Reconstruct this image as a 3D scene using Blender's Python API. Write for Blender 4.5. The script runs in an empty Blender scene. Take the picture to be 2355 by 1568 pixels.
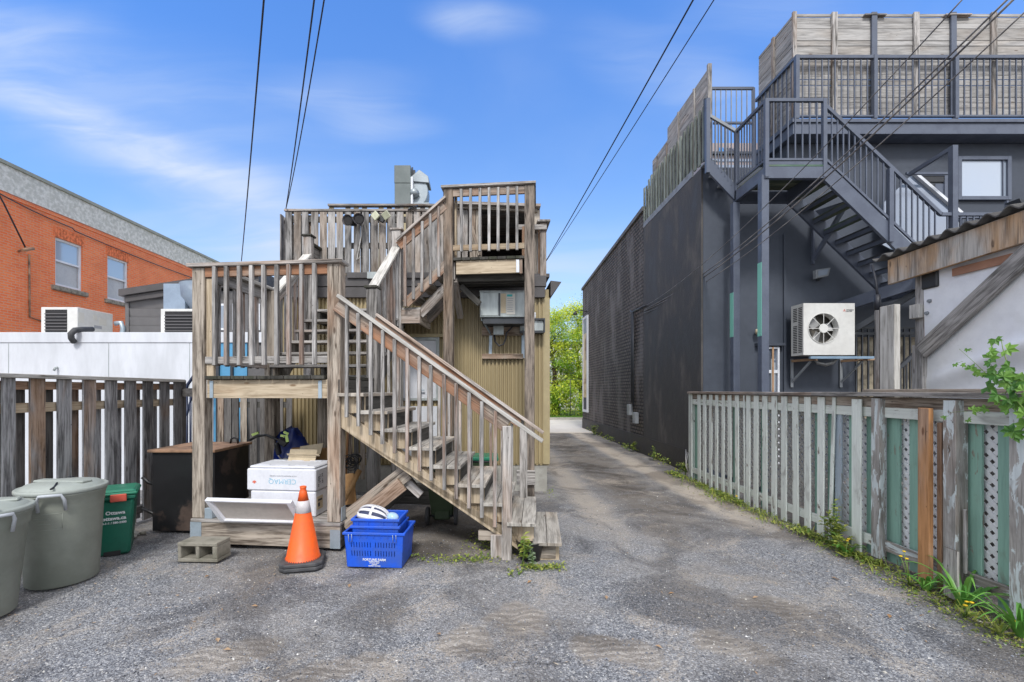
import bpy, math, random
from mathutils import Vector, Matrix
import numpy as np
random.seed(7); np.random.seed(7)
R = math.radians
# ------------------------------------------------------------------ camera, sky, sun
F0 = 1046.0; HU = 1125.0; HV = 897.0; CZ = 1.65
S = bpy.context.scene; COL = S.collection
cam = bpy.data.cameras.new('camera'); co = bpy.data.objects.new('camera', cam); COL.objects.link(co)
co.location = (0, 0, CZ); co.rotation_euler = (R(90), 0, 0)
cam.sensor_width = 36; cam.lens = 36 * F0 / 2354; cam.shift_x = 52 / 2354; cam.shift_y = 113 / 2354
cam.clip_start = 0.05; cam.clip_end = 2000
S.camera = co
S.view_settings.view_transform = 'Standard'; S.view_settings.look = 'None'
S.view_settings.exposure = 0.93; S.view_settings.gamma = 1
SUN_DIR = Vector((-0.02, -0.74, 0.80)).normalized()      # towards the sun
sun = bpy.data.lights.new('sun', 'SUN'); so = bpy.data.objects.new('sun', sun); COL.objects.link(so)
sun.energy = 1.5; sun.angle = R(12); sun.color = (1, .97, .93)
so.rotation_euler = (-SUN_DIR).to_track_quat('-Z', 'Y').to_euler(); so.location = (2, -4, 12)
W = bpy.data.worlds.new('World'); S.world = W; W.use_nodes = True

def U(u, Y): return (u - HU) * Y / F0
def Z(v, Y): return CZ + (HV - v) * Y / F0
def P(u, v, Y): return Vector((U(u, Y), Y, Z(v, Y)))
def YX(u, X): return X * F0 / (u - HU)                # depth of pixel column u on the plane x = X

class NT:
    def __init__(s, tree): s.t = tree; s.n = tree.nodes; s.l = tree.links
    def add(s, typ, **kw):
        n = s.n.new(typ)
        for k, v in kw.items():
            if k.startswith('i_'): n.inputs[k[2:]].default_value = v
            else: setattr(n, k, v)
        return n
    def link(s, a, b): s.l.new(a, b)
    def math(s, op, a, b=None, clamp=False):
        n = s.n.new('ShaderNodeMath'); n.operation = op; n.use_clamp = clamp
        for i, x in enumerate([a, b]):
            if x is None: continue
            if isinstance(x, (int, float)): n.inputs[i].default_value = x
            else: s.l.new(x, n.inputs[i])
        return n.outputs[0]
    def vmath(s, op, a, b=None):
        n = s.n.new('ShaderNodeVectorMath'); n.operation = op
        for i, x in enumerate([a, b]):
            if x is None: continue
            if isinstance(x, (tuple, list)): n.inputs[i].default_value = x
            else: s.l.new(x, n.inputs[i])
        return n
    def noise(s, vec, scale, detail=4, rough=.55, dist=0):
        n = s.n.new('ShaderNodeTexNoise'); n.inputs['Scale'].default_value = scale
        n.inputs['Detail'].default_value = detail; n.inputs['Roughness'].default_value = rough
        n.inputs['Distortion'].default_value = dist
        if vec is not None: s.l.new(vec, n.inputs['Vector'])
        return n.outputs['Fac']
    def ramp(s, fac, stops):
        n = s.n.new('ShaderNodeValToRGB'); e = n.color_ramp.elements
        while len(e) < len(stops): e.new(.5)
        for i, (p, c) in enumerate(stops):
            e[i].position = p; e[i].color = (c, c, c, 1) if isinstance(c, (int, float)) else (*c[:3], 1)
        s.l.new(fac, n.inputs[0]); return n.outputs[0]
    def mix(s, fac, a, b, bt='MIX'):
        n = s.n.new('ShaderNodeMix'); n.data_type = 'RGBA'; n.blend_type = bt
        for k, x in ((0, fac), (6, a), (7, b)):
            if isinstance(x, (int, float)): n.inputs[k].default_value = x
            elif isinstance(x, tuple): n.inputs[k].default_value = (*x[:3], 1)
            else: s.l.new(x, n.inputs[k])
        return n.outputs[2]
    def maprange(s, x, a, b, c=0, d=1, smooth=True):
        n = s.n.new('ShaderNodeMapRange'); n.interpolation_type = 'SMOOTHSTEP' if smooth else 'LINEAR'
        s.l.new(x, n.inputs[0])
        for i, q in enumerate((a, b, c, d)): n.inputs[i + 1].default_value = q
        return n.outputs[0]

def make_world():
    w = NT(W.node_tree); w.n.clear()
    sky = w.add('ShaderNodeTexSky'); sky.sky_type = 'NISHITA'; sky.sun_disc = False
    sky.sun_elevation = math.asin(SUN_DIR.z); sky.sun_rotation = math.atan2(SUN_DIR.x, SUN_DIR.y)
    sky.air_density = 1.2; sky.dust_density = 1.2; sky.ozone_density = 2.4
    tc = w.add('ShaderNodeTexCoord'); sep = w.add('ShaderNodeSeparateXYZ'); w.link(tc.outputs['Generated'], sep.inputs[0])
    y = w.math('MAXIMUM', sep.outputs[1], .08)
    px = w.math('DIVIDE', sep.outputs[0], y); pz = w.math('DIVIDE', sep.outputs[2], y)
    cb = w.add('ShaderNodeCombineXYZ'); w.link(px, cb.inputs[0]); w.link(pz, cb.inputs[1])
    warp = w.add('ShaderNodeTexNoise'); warp.inputs['Scale'].default_value = 2.2; warp.inputs['Detail'].default_value = 3
    w.link(cb.outputs[0], warp.inputs['Vector'])
    wv = w.vmath('SUBTRACT', warp.outputs['Color'], (.5, .5, .5)); wv2 = w.vmath('MULTIPLY', wv.outputs[0], (.22, .10, 0))
    base = w.vmath('ADD', cb.outputs[0], wv2.outputs[0]).outputs[0]
    total = None
    # wisps of cloud: direction (right, up), tilt, half sizes, strength
    wisps = [(-.03, .815, -5, .15, .05, .5), (-.35, .66, 0, .2, .065, .42), (-.24, .585, -4, .15, .05, .4),
             (-.88, .58, -21, .50, .055, .55), (-.52, .42, -20, .55, .075, .5), (-1.05, .77, -6, .28, .09, .34),
             (-.82, .62, -18, .7, .2, .3), (-.45, .30, -12, .5, .09, .36), (.42, .68, -24, .3, .10, .3),
             (.62, .86, 10, .3, .12, .2), (.14, .27, 0, .35, .09, .35), (-.35, .30, 0, .3, .07, .45), (.1, .1, 0, 1.8, .30, .36)]
    fine = w.add('ShaderNodeMapping'); fine.inputs['Scale'].default_value = (1.5, 9, 1); fine.inputs['Rotation'].default_value = (0, 0, R(16))
    w.link(base, fine.inputs[0]); fn = w.noise(fine.outputs[0], 1.6, 7, .55, .6)
    fn = w.maprange(fn, .30, .70, .45, 1.12)
    for (cx, cz, rot, sx, sz, st) in wisps:
        d = w.vmath('SUBTRACT', base, (cx, cz, 0)).outputs[0]
        m = w.add('ShaderNodeMapping'); m.inputs['Rotation'].default_value = (0, 0, -R(rot)); w.link(d, m.inputs[0])
        sc = w.vmath('MULTIPLY', m.outputs[0], (1 / sx, 1 / sz, 0)); ln = w.vmath('LENGTH', sc.outputs[0])
        g = w.maprange(ln.outputs['Value'], 0, 1.25, st, 0)
        total = g if total is None else w.math('ADD', total, g)
    cl = w.math('MULTIPLY', total, fn, True)
    gen = w.noise(base, 2.0, 5, .5); cl = w.math('ADD', cl, w.maprange(gen, .45, .75, 0, .10), True)
    front = w.maprange(sep.outputs[1], .05, .2); cl = w.math('MULTIPLY', cl, front)
    tint = w.mix(w.maprange(pz, .15, .95), (.96, 1.12, 1.34), (.72, 1.20, 1.86))
    skc = w.mix(1, sky.outputs[0], tint, 'MULTIPLY')
    col = w.mix(cl, skc, (4.2, 4.9, 6.2))
    # bright cloud added out of view, behind and overhead, as neutral fill light
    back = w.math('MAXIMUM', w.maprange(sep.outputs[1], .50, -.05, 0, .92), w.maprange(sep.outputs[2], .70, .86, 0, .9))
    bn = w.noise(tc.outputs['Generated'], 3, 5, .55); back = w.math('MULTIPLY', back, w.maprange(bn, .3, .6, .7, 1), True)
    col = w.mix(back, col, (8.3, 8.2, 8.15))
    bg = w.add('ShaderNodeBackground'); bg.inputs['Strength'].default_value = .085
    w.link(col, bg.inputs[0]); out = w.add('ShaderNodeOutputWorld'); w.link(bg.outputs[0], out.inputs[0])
make_world()

# ------------------------------------------------------------------ mesh helpers
OFF = {}
class MB:
    def __init__(s, M=None): s.v = []; s.f = []; s.uv = []; s.r = []; s.M = M; s.sm = []
    def vert(s, p):
        p = Vector(p); p = s.M @ p if s.M is not None else p
        s.v.append(p); return len(s.v) - 1
    def face(s, idx, uv=None, r=(0, .5, .5), sm=False):
        s.f.append(idx); s.uv.append(uv or [(0, 0)] * len(idx)); s.r.append(r); s.sm.append(sm)
    def obox(s, c, ax, ay, az, hx, hy, hz, r=None, taper=1.0):
        """box with axes; x is the long direction for grain"""
        if r is None: r = (random.random(), random.random(), random.random())
        c = Vector(c); ids = []
        for k in (-1, 1):
            for j in (-1, 1):
                for i in (-1, 1):
                    t = taper if k > 0 else 1
                    ids.append(s.vert(c + ax * hx * i * t + ay * hy * j * t + az * hz * k))
        L, Wd, H = 2 * hx, 2 * hy, 2 * hz
        q = [((0, 2, 3, 1), 'xy', L, Wd), ((4, 5, 7, 6), 'xy', L, Wd), ((0, 1, 5, 4), 'xz', L, H), ((2, 6, 7, 3), 'xz', L, H),
             ((0, 4, 6, 2), 'yz', Wd, H), ((1, 3, 7, 5), 'yz', Wd, H)]
        o = random.random() * 10; n = 0
        for idx, pl, a, b in q:
            n += 1
            uvs = []
            for i in idx:
                x = (i & 1) * L; y = ((i >> 1) & 1) * Wd; z = ((i >> 2) & 1) * H
                if pl == 'xy': uvs.append((x + o, y + n))
                elif pl == 'xz': uvs.append((x + o, z + n))
                else: uvs.append((y * .35 + o, z * .35 + n))
            s.face([ids[i] for i in idx], uvs, r)
        return s
    def box(s, x0, x1, y0, y1, z0, z1, grain='auto', r=None):
        c = Vector(((x0 + x1) / 2, (y0 + y1) / 2, (z0 + z1) / 2)); d = [abs(x1 - x0) / 2, abs(y1 - y0) / 2, abs(z1 - z0) / 2]
        ax = [Vector((1, 0, 0)), Vector((0, 1, 0)), Vector((0, 0, 1))]
        g = d.index(max(d)) if grain == 'auto' else 'xyz'.index(grain)
        o = {0: (0, 1, 2), 1: (1, 2, 0), 2: (2, 0, 1)}[g]
        return s.obox(c, ax[o[0]], ax[o[1]], ax[o[2]], d[o[0]], d[o[1]], d[o[2]], r)
    def bar(s, p0, p1, w, t, up=(0, 0, 1), r=None):
        """board from p0 to p1, w wide across, t thick along 'up'"""
        p0 = Vector(p0); p1 = Vector(p1); ax = (p1 - p0); L = ax.length; ax.normalize(); up = Vector(up)
        ay = up.cross(ax)
        if ay.length < 1e-4: ay = Vector((1, 0, 0)).cross(ax)
        ay.normalize(); az = ax.cross(ay)
        return s.obox((p0 + p1) / 2, ax, ay, az, L / 2, w / 2, t / 2, r)
    def tube(s, pts, rad, seg=8, cap=True, r=None):
        if r is None: r = (random.random(), random.random(), random.random())
        pts = [Vector(p) for p in pts]; rings = []; d = 0
        rads = rad if isinstance(rad, (list, tuple)) else [rad] * len(pts)
        prev = None
        for i, p in enumerate(pts):
            t = (pts[min(i + 1, len(pts) - 1)] - pts[max(i - 1, 0)]).normalized()
            if prev is None:
                a = t.cross(Vector((0, 0, 1)));
                if a.length < .05: a = t.cross(Vector((1, 0, 0)))
            else: a = prev - t * prev.dot(t)
            a.normalize(); prev = a; b = t.cross(a)
            rings.append([s.vert(p + (a * math.cos(k * 2 * math.pi / seg) + b * math.sin(k * 2 * math.pi / seg)) * rads[i]) for k in range(seg)])
        for i in range(len(rings) - 1):
            L = (pts[i + 1] - pts[i]).length
            for k in range(seg):
                k2 = (k + 1) % seg
                s.face([rings[i][k], rings[i][k2], rings[i + 1][k2], rings[i + 1][k]], [(d, k * .02), (d, k * .02 + .02), (d + L, k * .02 + .02), (d + L, k * .02)], r, True)
            d += L
        if cap: s.face(rings[0][::-1], None, r); s.face(rings[-1], None, r)
        return s
    def lathe(s, prof, c=(0, 0, 0), seg=32, sx=1, sy=1, ang=None, sm=True):
        c = Vector(c); rings = []
        for (rr, z) in prof: rings.append([s.vert(c + Vector((math.cos(k * 2 * math.pi / seg) * rr * sx, math.sin(k * 2 * math.pi / seg) * rr * sy, z))) for k in range(seg)])
        for i in range(len(rings) - 1):
            for k in range(seg):
                k2 = (k + 1) % seg; s.face([rings[i][k], rings[i][k2], rings[i + 1][k2], rings[i + 1][k]], None, (0, .5, .5), sm)
        if prof[0][0] > 1e-3: s.face(rings[0][::-1])
        if prof[-1][0] > 1e-3: s.face(rings[-1])
        return s
    def prism(s, poly, off, r=None):
        """extrude a 3D polygon by vector off"""
        if r is None: r = (random.random(), random.random(), random.random())
        off = Vector(off); poly = [Vector(p) for p in poly]; n = len(poly)
        ax = (poly[1] - poly[0]).normalized(); nn = off.normalized(); ay = nn.cross(ax)
        a = [s.vert(p) for p in poly]; b = [s.vert(p + off) for p in poly]
        uvp = [((p - poly[0]).dot(ax), (p - poly[0]).dot(ay)) for p in poly]
        s.face(a[::-1], uvp[::-1], r); s.face(b, uvp, r)
        for i in range(n):
            j = (i + 1) % n; L = (poly[j] - poly[i]).length
            s.face([a[i], a[j], b[j], b[i]], [(0, 0), (L, 0), (L, off.length), (0, off.length)], r)
        return s
    def quad(s, a, b, c, d, r=(0, .5, .5), uv=None):
        s.face([s.vert(p) for p in (a, b, c, d)], uv or [(0, 0), (1, 0), (1, 1), (0, 1)], r); return s
    def leaf(s, p, d, n, L, w, r):
        d = d.normalized(); sd = d.cross(n)
        if sd.length < .01: sd = Vector((1, 0, 0))
        sd.normalize(); up = sd.cross(d) * (w * .25)
        a = s.vert(p); b = s.vert(p + d * L * .5 + sd * w / 2 + up); c = s.vert(p + d * L); e = s.vert(p + d * L * .5 - sd * w / 2 + up)
        s.face([a, b, c], None, r); s.face([a, c, e], None, r)
    def blade(s, pts, w, r, n=None):
        """grass/strap leaf along points"""
        pts = [Vector(p) for p in pts]; L = []
        for i, p in enumerate(pts):
            t = (pts[min(i + 1, len(pts) - 1)] - pts[max(i - 1, 0)]).normalized(); sd = t.cross(Vector((0, 0, 1)))
            if sd.length < .05: sd = Vector((1, 0, 0))
            sd.normalize(); k = i / (len(pts) - 1); ww = w * (1 - k ** 2) * .5 + .0008
            L.append((s.vert(p - sd * ww), s.vert(p + Vector((0, 0, -ww * .5))), s.vert(p + sd * ww)))
        for i in range(len(L) - 1):
            s.face([L[i][0], L[i][1], L[i + 1][1], L[i + 1][0]], None, r, True); s.face([L[i][1], L[i][2], L[i + 1][2], L[i + 1][1]], None, r, True)
    def build(s, name, mat, parent=None, bevel=0, origin=None, smooth=None, calc=True):
        off = OFF.get(parent.name, Vector((0, 0, 0))) if parent else Vector((0, 0, 0))
        if parent is None:
            if origin is None:
                zs = min(v.z for v in s.v); origin = Vector((sum(v.x for v in s.v) / len(s.v), sum(v.y for v in s.v) / len(s.v), zs))
            off = Vector(origin)
        me = bpy.data.meshes.new(name); me.from_pydata([tuple(v - off) for v in s.v], [], s.f)
        ul = me.uv_layers.new(name='UVMap'); buf = []
        for u in s.uv:
            for q in u: buf += [q[0], q[1]]
        ul.data.foreach_set('uv', buf)
        at = me.attributes.new('rnd', 'FLOAT_VECTOR', 'FACE'); b2 = []
        for r in s.r: b2 += list(r)
        at.data.foreach_set('vector', b2)
        me.polygons.foreach_set('use_smooth', [True] * len(s.f) if smooth else s.sm)
        if calc:
            import bmesh
            bm = bmesh.new(); bm.from_mesh(me); bmesh.ops.recalc_face_normals(bm, faces=bm.faces); bm.to_mesh(me); bm.free()
        o = bpy.data.objects.new(name, me); COL.objects.link(o); me.materials.append(mat)
        if parent: o.parent = parent
        else: o.location = off
        OFF[o.name] = off
        if bevel:
            m = o.modifiers.new('bevel', 'BEVEL'); m.width = bevel; m.segments = 1; m.limit_method = 'ANGLE'; m.angle_limit = R(40)
        return o

def thing(name, label, cat, loc, group=None):
    o = bpy.data.objects.new(name, None); COL.objects.link(o); o.location = loc; o.empty_display_size = .1
    o['label'] = label; o['category'] = cat
    if group: o['group'] = group
    OFF[o.name] = Vector(loc); return o
def tag(o, label=None, cat=None, group=None, kind=None):
    if label: o['label'] = label
    if cat: o['category'] = cat
    if group: o['group'] = group
    if kind: o['kind'] = kind
    return o
def lab(o, l): o['label'] = l; return o
def text(name, body, size, loc, ex, ey, mat, parent, ext=.0012, bold=0, align='CENTER'):
    cu = bpy.data.curves.new('t', 'FONT'); cu.body = body; cu.size = size; cu.extrude = ext; cu.align_x = align; cu.align_y = 'CENTER'
    cu.offset = bold; cu.resolution_u = 3
    to = bpy.data.objects.new('t', cu); COL.objects.link(to); dg = bpy.context.evaluated_depsgraph_get(); dg.update()
    me = bpy.data.meshes.new_from_object(to.evaluated_get(dg)); bpy.data.objects.remove(to); bpy.data.curves.remove(cu)
    ex = Vector(ex).normalized(); ey = Vector(ey).normalized(); ez = ex.cross(ey)
    off = OFF[parent.name]; M = Matrix.Translation(Vector(loc) - off) @ Matrix((ex, ey, ez)).transposed().to_4x4()
    me.transform(M); me.materials.clear(); me.materials.append(mat)
    o = bpy.data.objects.new(name, me); COL.objects.link(o); o.parent = parent; OFF[o.name] = off; return o

# ------------------------------------------------------------------ materials
def new_mat(name):
    m = bpy.data.materials.new(name); m.use_nodes = True; t = NT(m.node_tree); t.n.clear()
    b = t.add('ShaderNodeBsdfPrincipled'); o = t.add('ShaderNodeOutputMaterial'); t.link(b.outputs[0], o.inputs[0]); return m, t, b
def dirty(name, col, col2=None, scale=3, rough=.6, bump=.1, bscale=60, metal=0, mixlo=.4, mixhi=.65, stretch=None, coat=0, spec=None, trans=0):
    m, t, b = new_mat(name)
    tc = t.add('ShaderNodeTexCoord').outputs['Object']
    if stretch:
        mp = t.add('ShaderNodeMapping'); mp.inputs['Scale'].default_value = stretch; t.link(tc, mp.inputs[0]); tc = mp.outputs[0]
    if col2 is None: col2 = tuple(c * .78 for c in col)
    n = t.noise(tc, scale, 6, .6); c = t.mix(t.maprange(n, mixlo, mixhi), col, col2)
    n2 = t.noise(tc, scale * 9, 4, .6); c = t.mix(t.maprange(n2, .3, .8, 0, .35), c, tuple(x * .7 for x in col))
    t.link(c, b.inputs['Base Color']); b.inputs['Roughness'].default_value = rough; b.inputs['Metallic'].default_value = metal
    rr = t.maprange(n, .3, .7, max(rough - .1, .02), min(rough + .12, 1)); t.link(rr, b.inputs['Roughness'])
    if bump:
        bp = t.add('ShaderNodeBump'); bp.inputs['Strength'].default_value = bump; bp.inputs['Distance'].default_value = .01
        t.link(t.noise(tc, bscale, 5, .6), bp.inputs['Height']); t.link(bp.outputs[0], b.inputs['Normal'])
    if coat: b.inputs['Coat Weight'].default_value = coat
    if trans: b.inputs['Transmission Weight'].default_value = trans
    return m
def wood(name, dark, light, warm=None, warm_amt=0, tone=.5, moss=0, peel=None, peel_amt=.5, cross_dark=0):
    m, t, b = new_mat(name)
    uv = t.add('ShaderNodeUVMap'); uv.uv_map = 'UVMap'
    at = t.add('ShaderNodeAttribute'); at.attribute_type = 'GEOMETRY'; at.attribute_name = 'rnd'
    sp = t.add('ShaderNodeSeparateXYZ'); t.link(at.outputs['Vector'], sp.inputs[0])
    ofs = t.vmath('SCALE', at.outputs['Vector']); ofs.inputs['Scale'].default_value = 53.0
    vec = t.vmath('ADD', uv.outputs[0], ofs.outputs[0]).outputs[0]
    def mp(sx, sy):
        k = t.add('ShaderNodeMapping'); k.inputs['Scale'].default_value = (sx, sy, 1); t.link(vec, k.inputs[0]); return k.outputs[0]
    big = t.noise(mp(1.3, 9), 1, 5, .6, 1.2); fine = t.noise(mp(5, 120), 1, 6, .65, .4); mid = t.noise(mp(2.2, 34), 1, 5, .6, .8)
    g = t.math('ADD', t.math('MULTIPLY', fine, .35), t.math('ADD', t.math('MULTIPLY', mid, .35), t.math('MULTIPLY', big, .45)))
    c = t.mix(t.maprange(g, .43, .68), dark, light)
    if warm:
        pw = t.noise(mp(.9, 2.5), 1, 4, .55, .5)
        amt = t.math('MULTIPLY', t.maprange(t.math('ADD', pw, t.math('MULTIPLY', sp.outputs[2], .28)), .62, .86), warm_amt)
        c = t.mix(amt, c, t.mix(t.maprange(g, .4, .7), tuple(x * .55 for x in warm), warm))
    # cracks
    cr = t.noise(mp(1.1, 45), 1, 3, .5, .3); c = t.mix(t.maprange(cr, .29, .36, .75, 0), c, tuple(x * .25 for x in dark))
    # knots
    vo = t.add('ShaderNodeTexVoronoi'); vo.inputs['Scale'].default_value = 1; t.link(mp(2.6, 8), vo.inputs['Vector'])
    kn = t.maprange(vo.outputs['Distance'], .05, .13, .8, 0); c = t.mix(kn, c, (dark[0] * .6, dark[1] * .45, dark[2] * .35))
    if peel:
        pn = t.noise(mp(3.2, 14), 1, 7, .65, .6); pa = t.maprange(t.math('ADD', pn, t.math('MULTIPLY', sp.outputs[0], .06)), peel_amt, peel_amt + .035, 0, 1)
        pc = t.mix(t.maprange(mid, .3, .75), peel, tuple(x * .8 for x in peel)); c = t.mix(pa, pc, c)
    if moss:
        mn = t.noise(mp(4, 10), 1, 4, .6); c = t.mix(t.maprange(mn, .45, .6, 0, moss), c, (.035, .04, .02))
    vn_ = t.add('ShaderNodeTexVoronoi'); vn_.inputs['Scale'].default_value = 1; vn_.inputs['Randomness'].default_value = .85; t.link(mp(5.5, 16), vn_.inputs['Vector'])
    c = t.mix(t.maprange(vn_.outputs['Distance'], .035, .07, .85, 0), c, (.02, .018, .016))
    blot = t.noise(mp(2.0, 4.5), 1, 4, .6, .6); c = t.mix(t.maprange(blot, .54, .72, 0, .55), c, tuple(x * 1.15 for x in dark))
    tn = t.maprange(sp.outputs[1], 0, 1, 1 - tone * .5, 1 + tone * .5, False)
    hs = t.vmath('SCALE', c); t.link(tn, hs.inputs['Scale']); t.link(hs.outputs[0], b.inputs['Base Color'])
    b.inputs['Roughness'].default_value = .85; b.inputs['Specular IOR Level'].default_value = .3
    bp = t.add('ShaderNodeBump'); bp.inputs['Strength'].default_value = .5; bp.inputs['Distance'].default_value = .004
    t.link(g, bp.inputs['Height']); t.link(bp.outputs[0], b.inputs['Normal'])
    return m
def bricks(name, c1, c2, mortar, w=.215, h=.075, ms=.011, noise_amt=.5, bump=.6, plane='yz', stain=None):
    m, t, b = new_mat(name)
    tc = t.add('ShaderNodeTexCoord').outputs['Object']; sp = t.add('ShaderNodeSeparateXYZ'); t.link(tc, sp.inputs[0])
    cb = t.add('ShaderNodeCombineXYZ'); t.link(sp.outputs[1 if plane == 'yz' else 0], cb.inputs[0]); t.link(sp.outputs[2], cb.inputs[1])
    bt = t.add('ShaderNodeTexBrick'); bt.offset = .5; bt.inputs['Color1'].default_value = (*c1, 1); bt.inputs['Color2'].default_value = (*c2, 1)
    bt.inputs['Mortar'].default_value = (*mortar, 1); bt.inputs['Scale'].default_value = 1; bt.inputs['Mortar Size'].default_value = ms
    bt.inputs['Brick Width'].default_value = w; bt.inputs['Row Height'].default_value = h; bt.inputs['Mortar Smooth'].default_value = .3
    wn = t.noise(tc, 6, 3); wv = t.vmath('ADD', cb.outputs[0], None); wo = t.add('ShaderNodeCombineXYZ'); t.link(t.math('MULTIPLY', t.math('SUBTRACT', wn, .5), .02), wo.inputs[0]); t.link(t.math('MULTIPLY', t.math('SUBTRACT', wn, .5), .012), wo.inputs[1])
    t.link(wo.outputs[0], wv.inputs[1]); t.link(wv.outputs[0], bt.inputs['Vector'])
    n = t.noise(tc, 1.1, 6, .6); n2 = t.noise(tc, 14, 5, .6)
    c = t.mix(t.maprange(n, .35, .7, 0, noise_amt), bt.outputs['Color'], tuple(x * .6 for x in c1))
    c = t.mix(t.maprange(n2, .4, .75, 0, .35), c, tuple(min(x * 1.35, .9) for x in c2))
    if stain:
        mp = t.add('ShaderNodeMapping'); mp.inputs['Scale'].default_value = (1, 1.2, .45); t.link(tc, mp.inputs[0])
        c = t.mix(t.maprange(t.noise(mp.outputs[0], 1.3, 5, .6), .45, .7, 0, .75), c, stain)
    t.link(c, b.inputs['Base Color']); b.inputs['Roughness'].default_value = .8
    bp = t.add('ShaderNodeBump'); bp.inputs['Strength'].default_value = bump; bp.inputs['Distance'].default_value = .01
    hgt = t.math('SUBTRACT', t.math('MULTIPLY', n2, .3), bt.outputs['Fac']); t.link(hgt, bp.inputs['Height']); t.link(bp.outputs[0], b.inputs['Normal'])
    return m
def leafmat(name, c1, c2, rough=.5, trans=.3):
    m, t, b = new_mat(name)
    at = t.add('ShaderNodeAttribute'); at.attribute_type = 'GEOMETRY'; at.attribute_name = 'rnd'
    sp = t.add('ShaderNodeSeparateXYZ'); t.link(at.outputs['Vector'], sp.inputs[0])
    c = t.mix(sp.outputs[0], c1, c2); t.link(c, b.inputs['Base Color']); b.inputs['Roughness'].default_value = rough
    tr = t.add('ShaderNodeBsdfTranslucent'); t.link(c, tr.inputs[0]); mx = t.add('ShaderNodeMixShader'); mx.inputs[0].default_value = trans
    t.link(b.outputs[0], mx.inputs[1]); t.link(tr.outputs[0], mx.inputs[2])
    o = [n for n in t.n if n.type == 'OUTPUT_MATERIAL'][0]; t.link(mx.outputs[0], o.inputs[0]); return m
def flat(name, col, rough=.5, metal=0, emit=0):
    m, t, b = new_mat(name); b.inputs['Base Color'].default_value = (*col, 1); b.inputs['Roughness'].default_value = rough; b.inputs['Metallic'].default_value = metal; return m
def glass(name, col, rough=.05):
    m, t, b = new_mat(name); b.inputs['Base Color'].default_value = (*col, 1); b.inputs['Roughness'].default_value = rough; b.inputs['Metallic'].default_value = .0
    b.inputs['Specular IOR Level'].default_value = .5; b.inputs['Coat Weight'].default_value = 1; b.inputs['IOR'].default_value = 2.0; b.inputs['Coat IOR'].default_value = 2.2; b.inputs['Coat Roughness'].default_value = .02; return m

wg = wood('weathered_wood', (.085, .078, .07), (.46, .435, .41), (.38, .22, .12), .4, .55)
wstain = wood('stained_post_wood', (.03, .025, .021), (.27, .225, .185), (.38, .22, .11), .3, .3)
wbal = wood('baluster_wood', (.08, .075, .07), (.46, .44, .42), (.34, .16, .075), .5, .5)
wpost = wood('post_wood', (.085, .066, .05), (.47, .41, .34), (.36, .19, .10), .5, .3)
wpale = wood('pale_pine', (.27, .205, .135), (.52, .43, .31), (.4, .2, .08), .45, .25)
wrail = wood('rail_wood', (.13, .10, .08), (.42, .36, .30), (.38, .16, .07), .8, .3)
wcap = wood('bleached_cap_wood', (.24, .225, .20), (.56, .54, .50), None, 0, .3)
wtread = wood('tread_wood', (.20, .185, .165), (.50, .47, .42), (.4, .28, .17), .4, .35)
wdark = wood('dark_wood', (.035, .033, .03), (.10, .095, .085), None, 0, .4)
wmoss = wood('mossy_board_ends', (.03, .028, .024), (.085, .08, .07), None, 0, .4, moss=.6)
wfen = wood('fence_wood', (.07, .068, .07), (.42, .415, .42), (.46, .25, .11), .6, .6)
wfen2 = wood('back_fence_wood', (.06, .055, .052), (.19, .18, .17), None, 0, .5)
wscr = wood('screen_wood', (.22, .21, .20), (.44, .425, .405), (.42, .34, .26), .3, .25)
wroof = wood('rooftop_fence_wood', (.06, .057, .055), (.40, .385, .37), (.36, .23, .12), .35, .6)
wwhite = wood('pale_painted_wood', (.16, .14, .12), (.33, .29, .25), None, 0, .2, peel=(.76, .80, .74), peel_amt=.64)
wmint = wood('green_painted_wood', (.16, .15, .12), (.3, .28, .23), None, 0, .3, peel=(.28, .47, .385), peel_amt=.65)
wpeel = wood('peeling_painted_post', (.15, .14, .125), (.42, .40, .375), (.3, .2, .13), .4, .25, peel=(.66, .72, .72), peel_amt=.47)
worange = wood('new_brown_board', (.22, .13, .085), (.47, .31, .21), (.55, .25, .08), .7, .25)
wblue = wood('bluish_board', (.2, .2, .19), (.4, .4, .38), None, 0, .2, peel=(.42, .49, .55), peel_amt=.6)
wbeam = wood('shed_beam_wood', (.17, .155, .14), (.52, .49, .44), (.54, .30, .12), .75, .1)

galv = dirty('galvanised_steel', (.42, .50, .56), (.33, .40, .45), 8, .45, .05, metal=.35)
steelz = dirty('dull_galvanised', (.46, .50, .49), (.30, .33, .33), 5, .5, .08, metal=.3, stretch=(1, 1, .2))
tan = dirty('tan_metal_siding', (.37, .295, .16), (.31, .245, .13), 1.2, .5, .03, stretch=(1, 1, .25))
tand = dirty('tan_trim', (.40, .33, .185), (.35, .285, .16), 2, .5, .03)
fascia = dirty('dark_fascia', (.085, .078, .078), (.07, .065, .064), 3, .55, .02)
conc = dirty('concrete', (.42, .41, .37), (.30, .29, .26), 4, .9, .5, 40)
cinder = dirty('cinder_block', (.30, .28, .23), (.19, .18, .14), 7, .95, 1.2, 90)
whitewall = dirty('white_panel', (.68, .70, .74), (.56, .58, .61), 1.3, .5, .03, 20, stretch=(1, 1, .3))
bluep = dirty('blue_panel', (.10, .33, .55), (.08, .28, .48), 2, .5, .03)
brick = bricks('orange_brick', (.82, .16, .045), (.88, .23, .075), (.66, .34, .22), ms=.011, noise_amt=.35)
archb = dirty('brick_arch', (.85, .22, .08), (.45, .12, .05), 12, .8, .3, 30)
stucco = dirty('rough_white_stucco', (.74, .73, .69), (.50, .50, .46), 9, .9, 3.0, 9, mixlo=.35, mixhi=.62)
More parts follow.
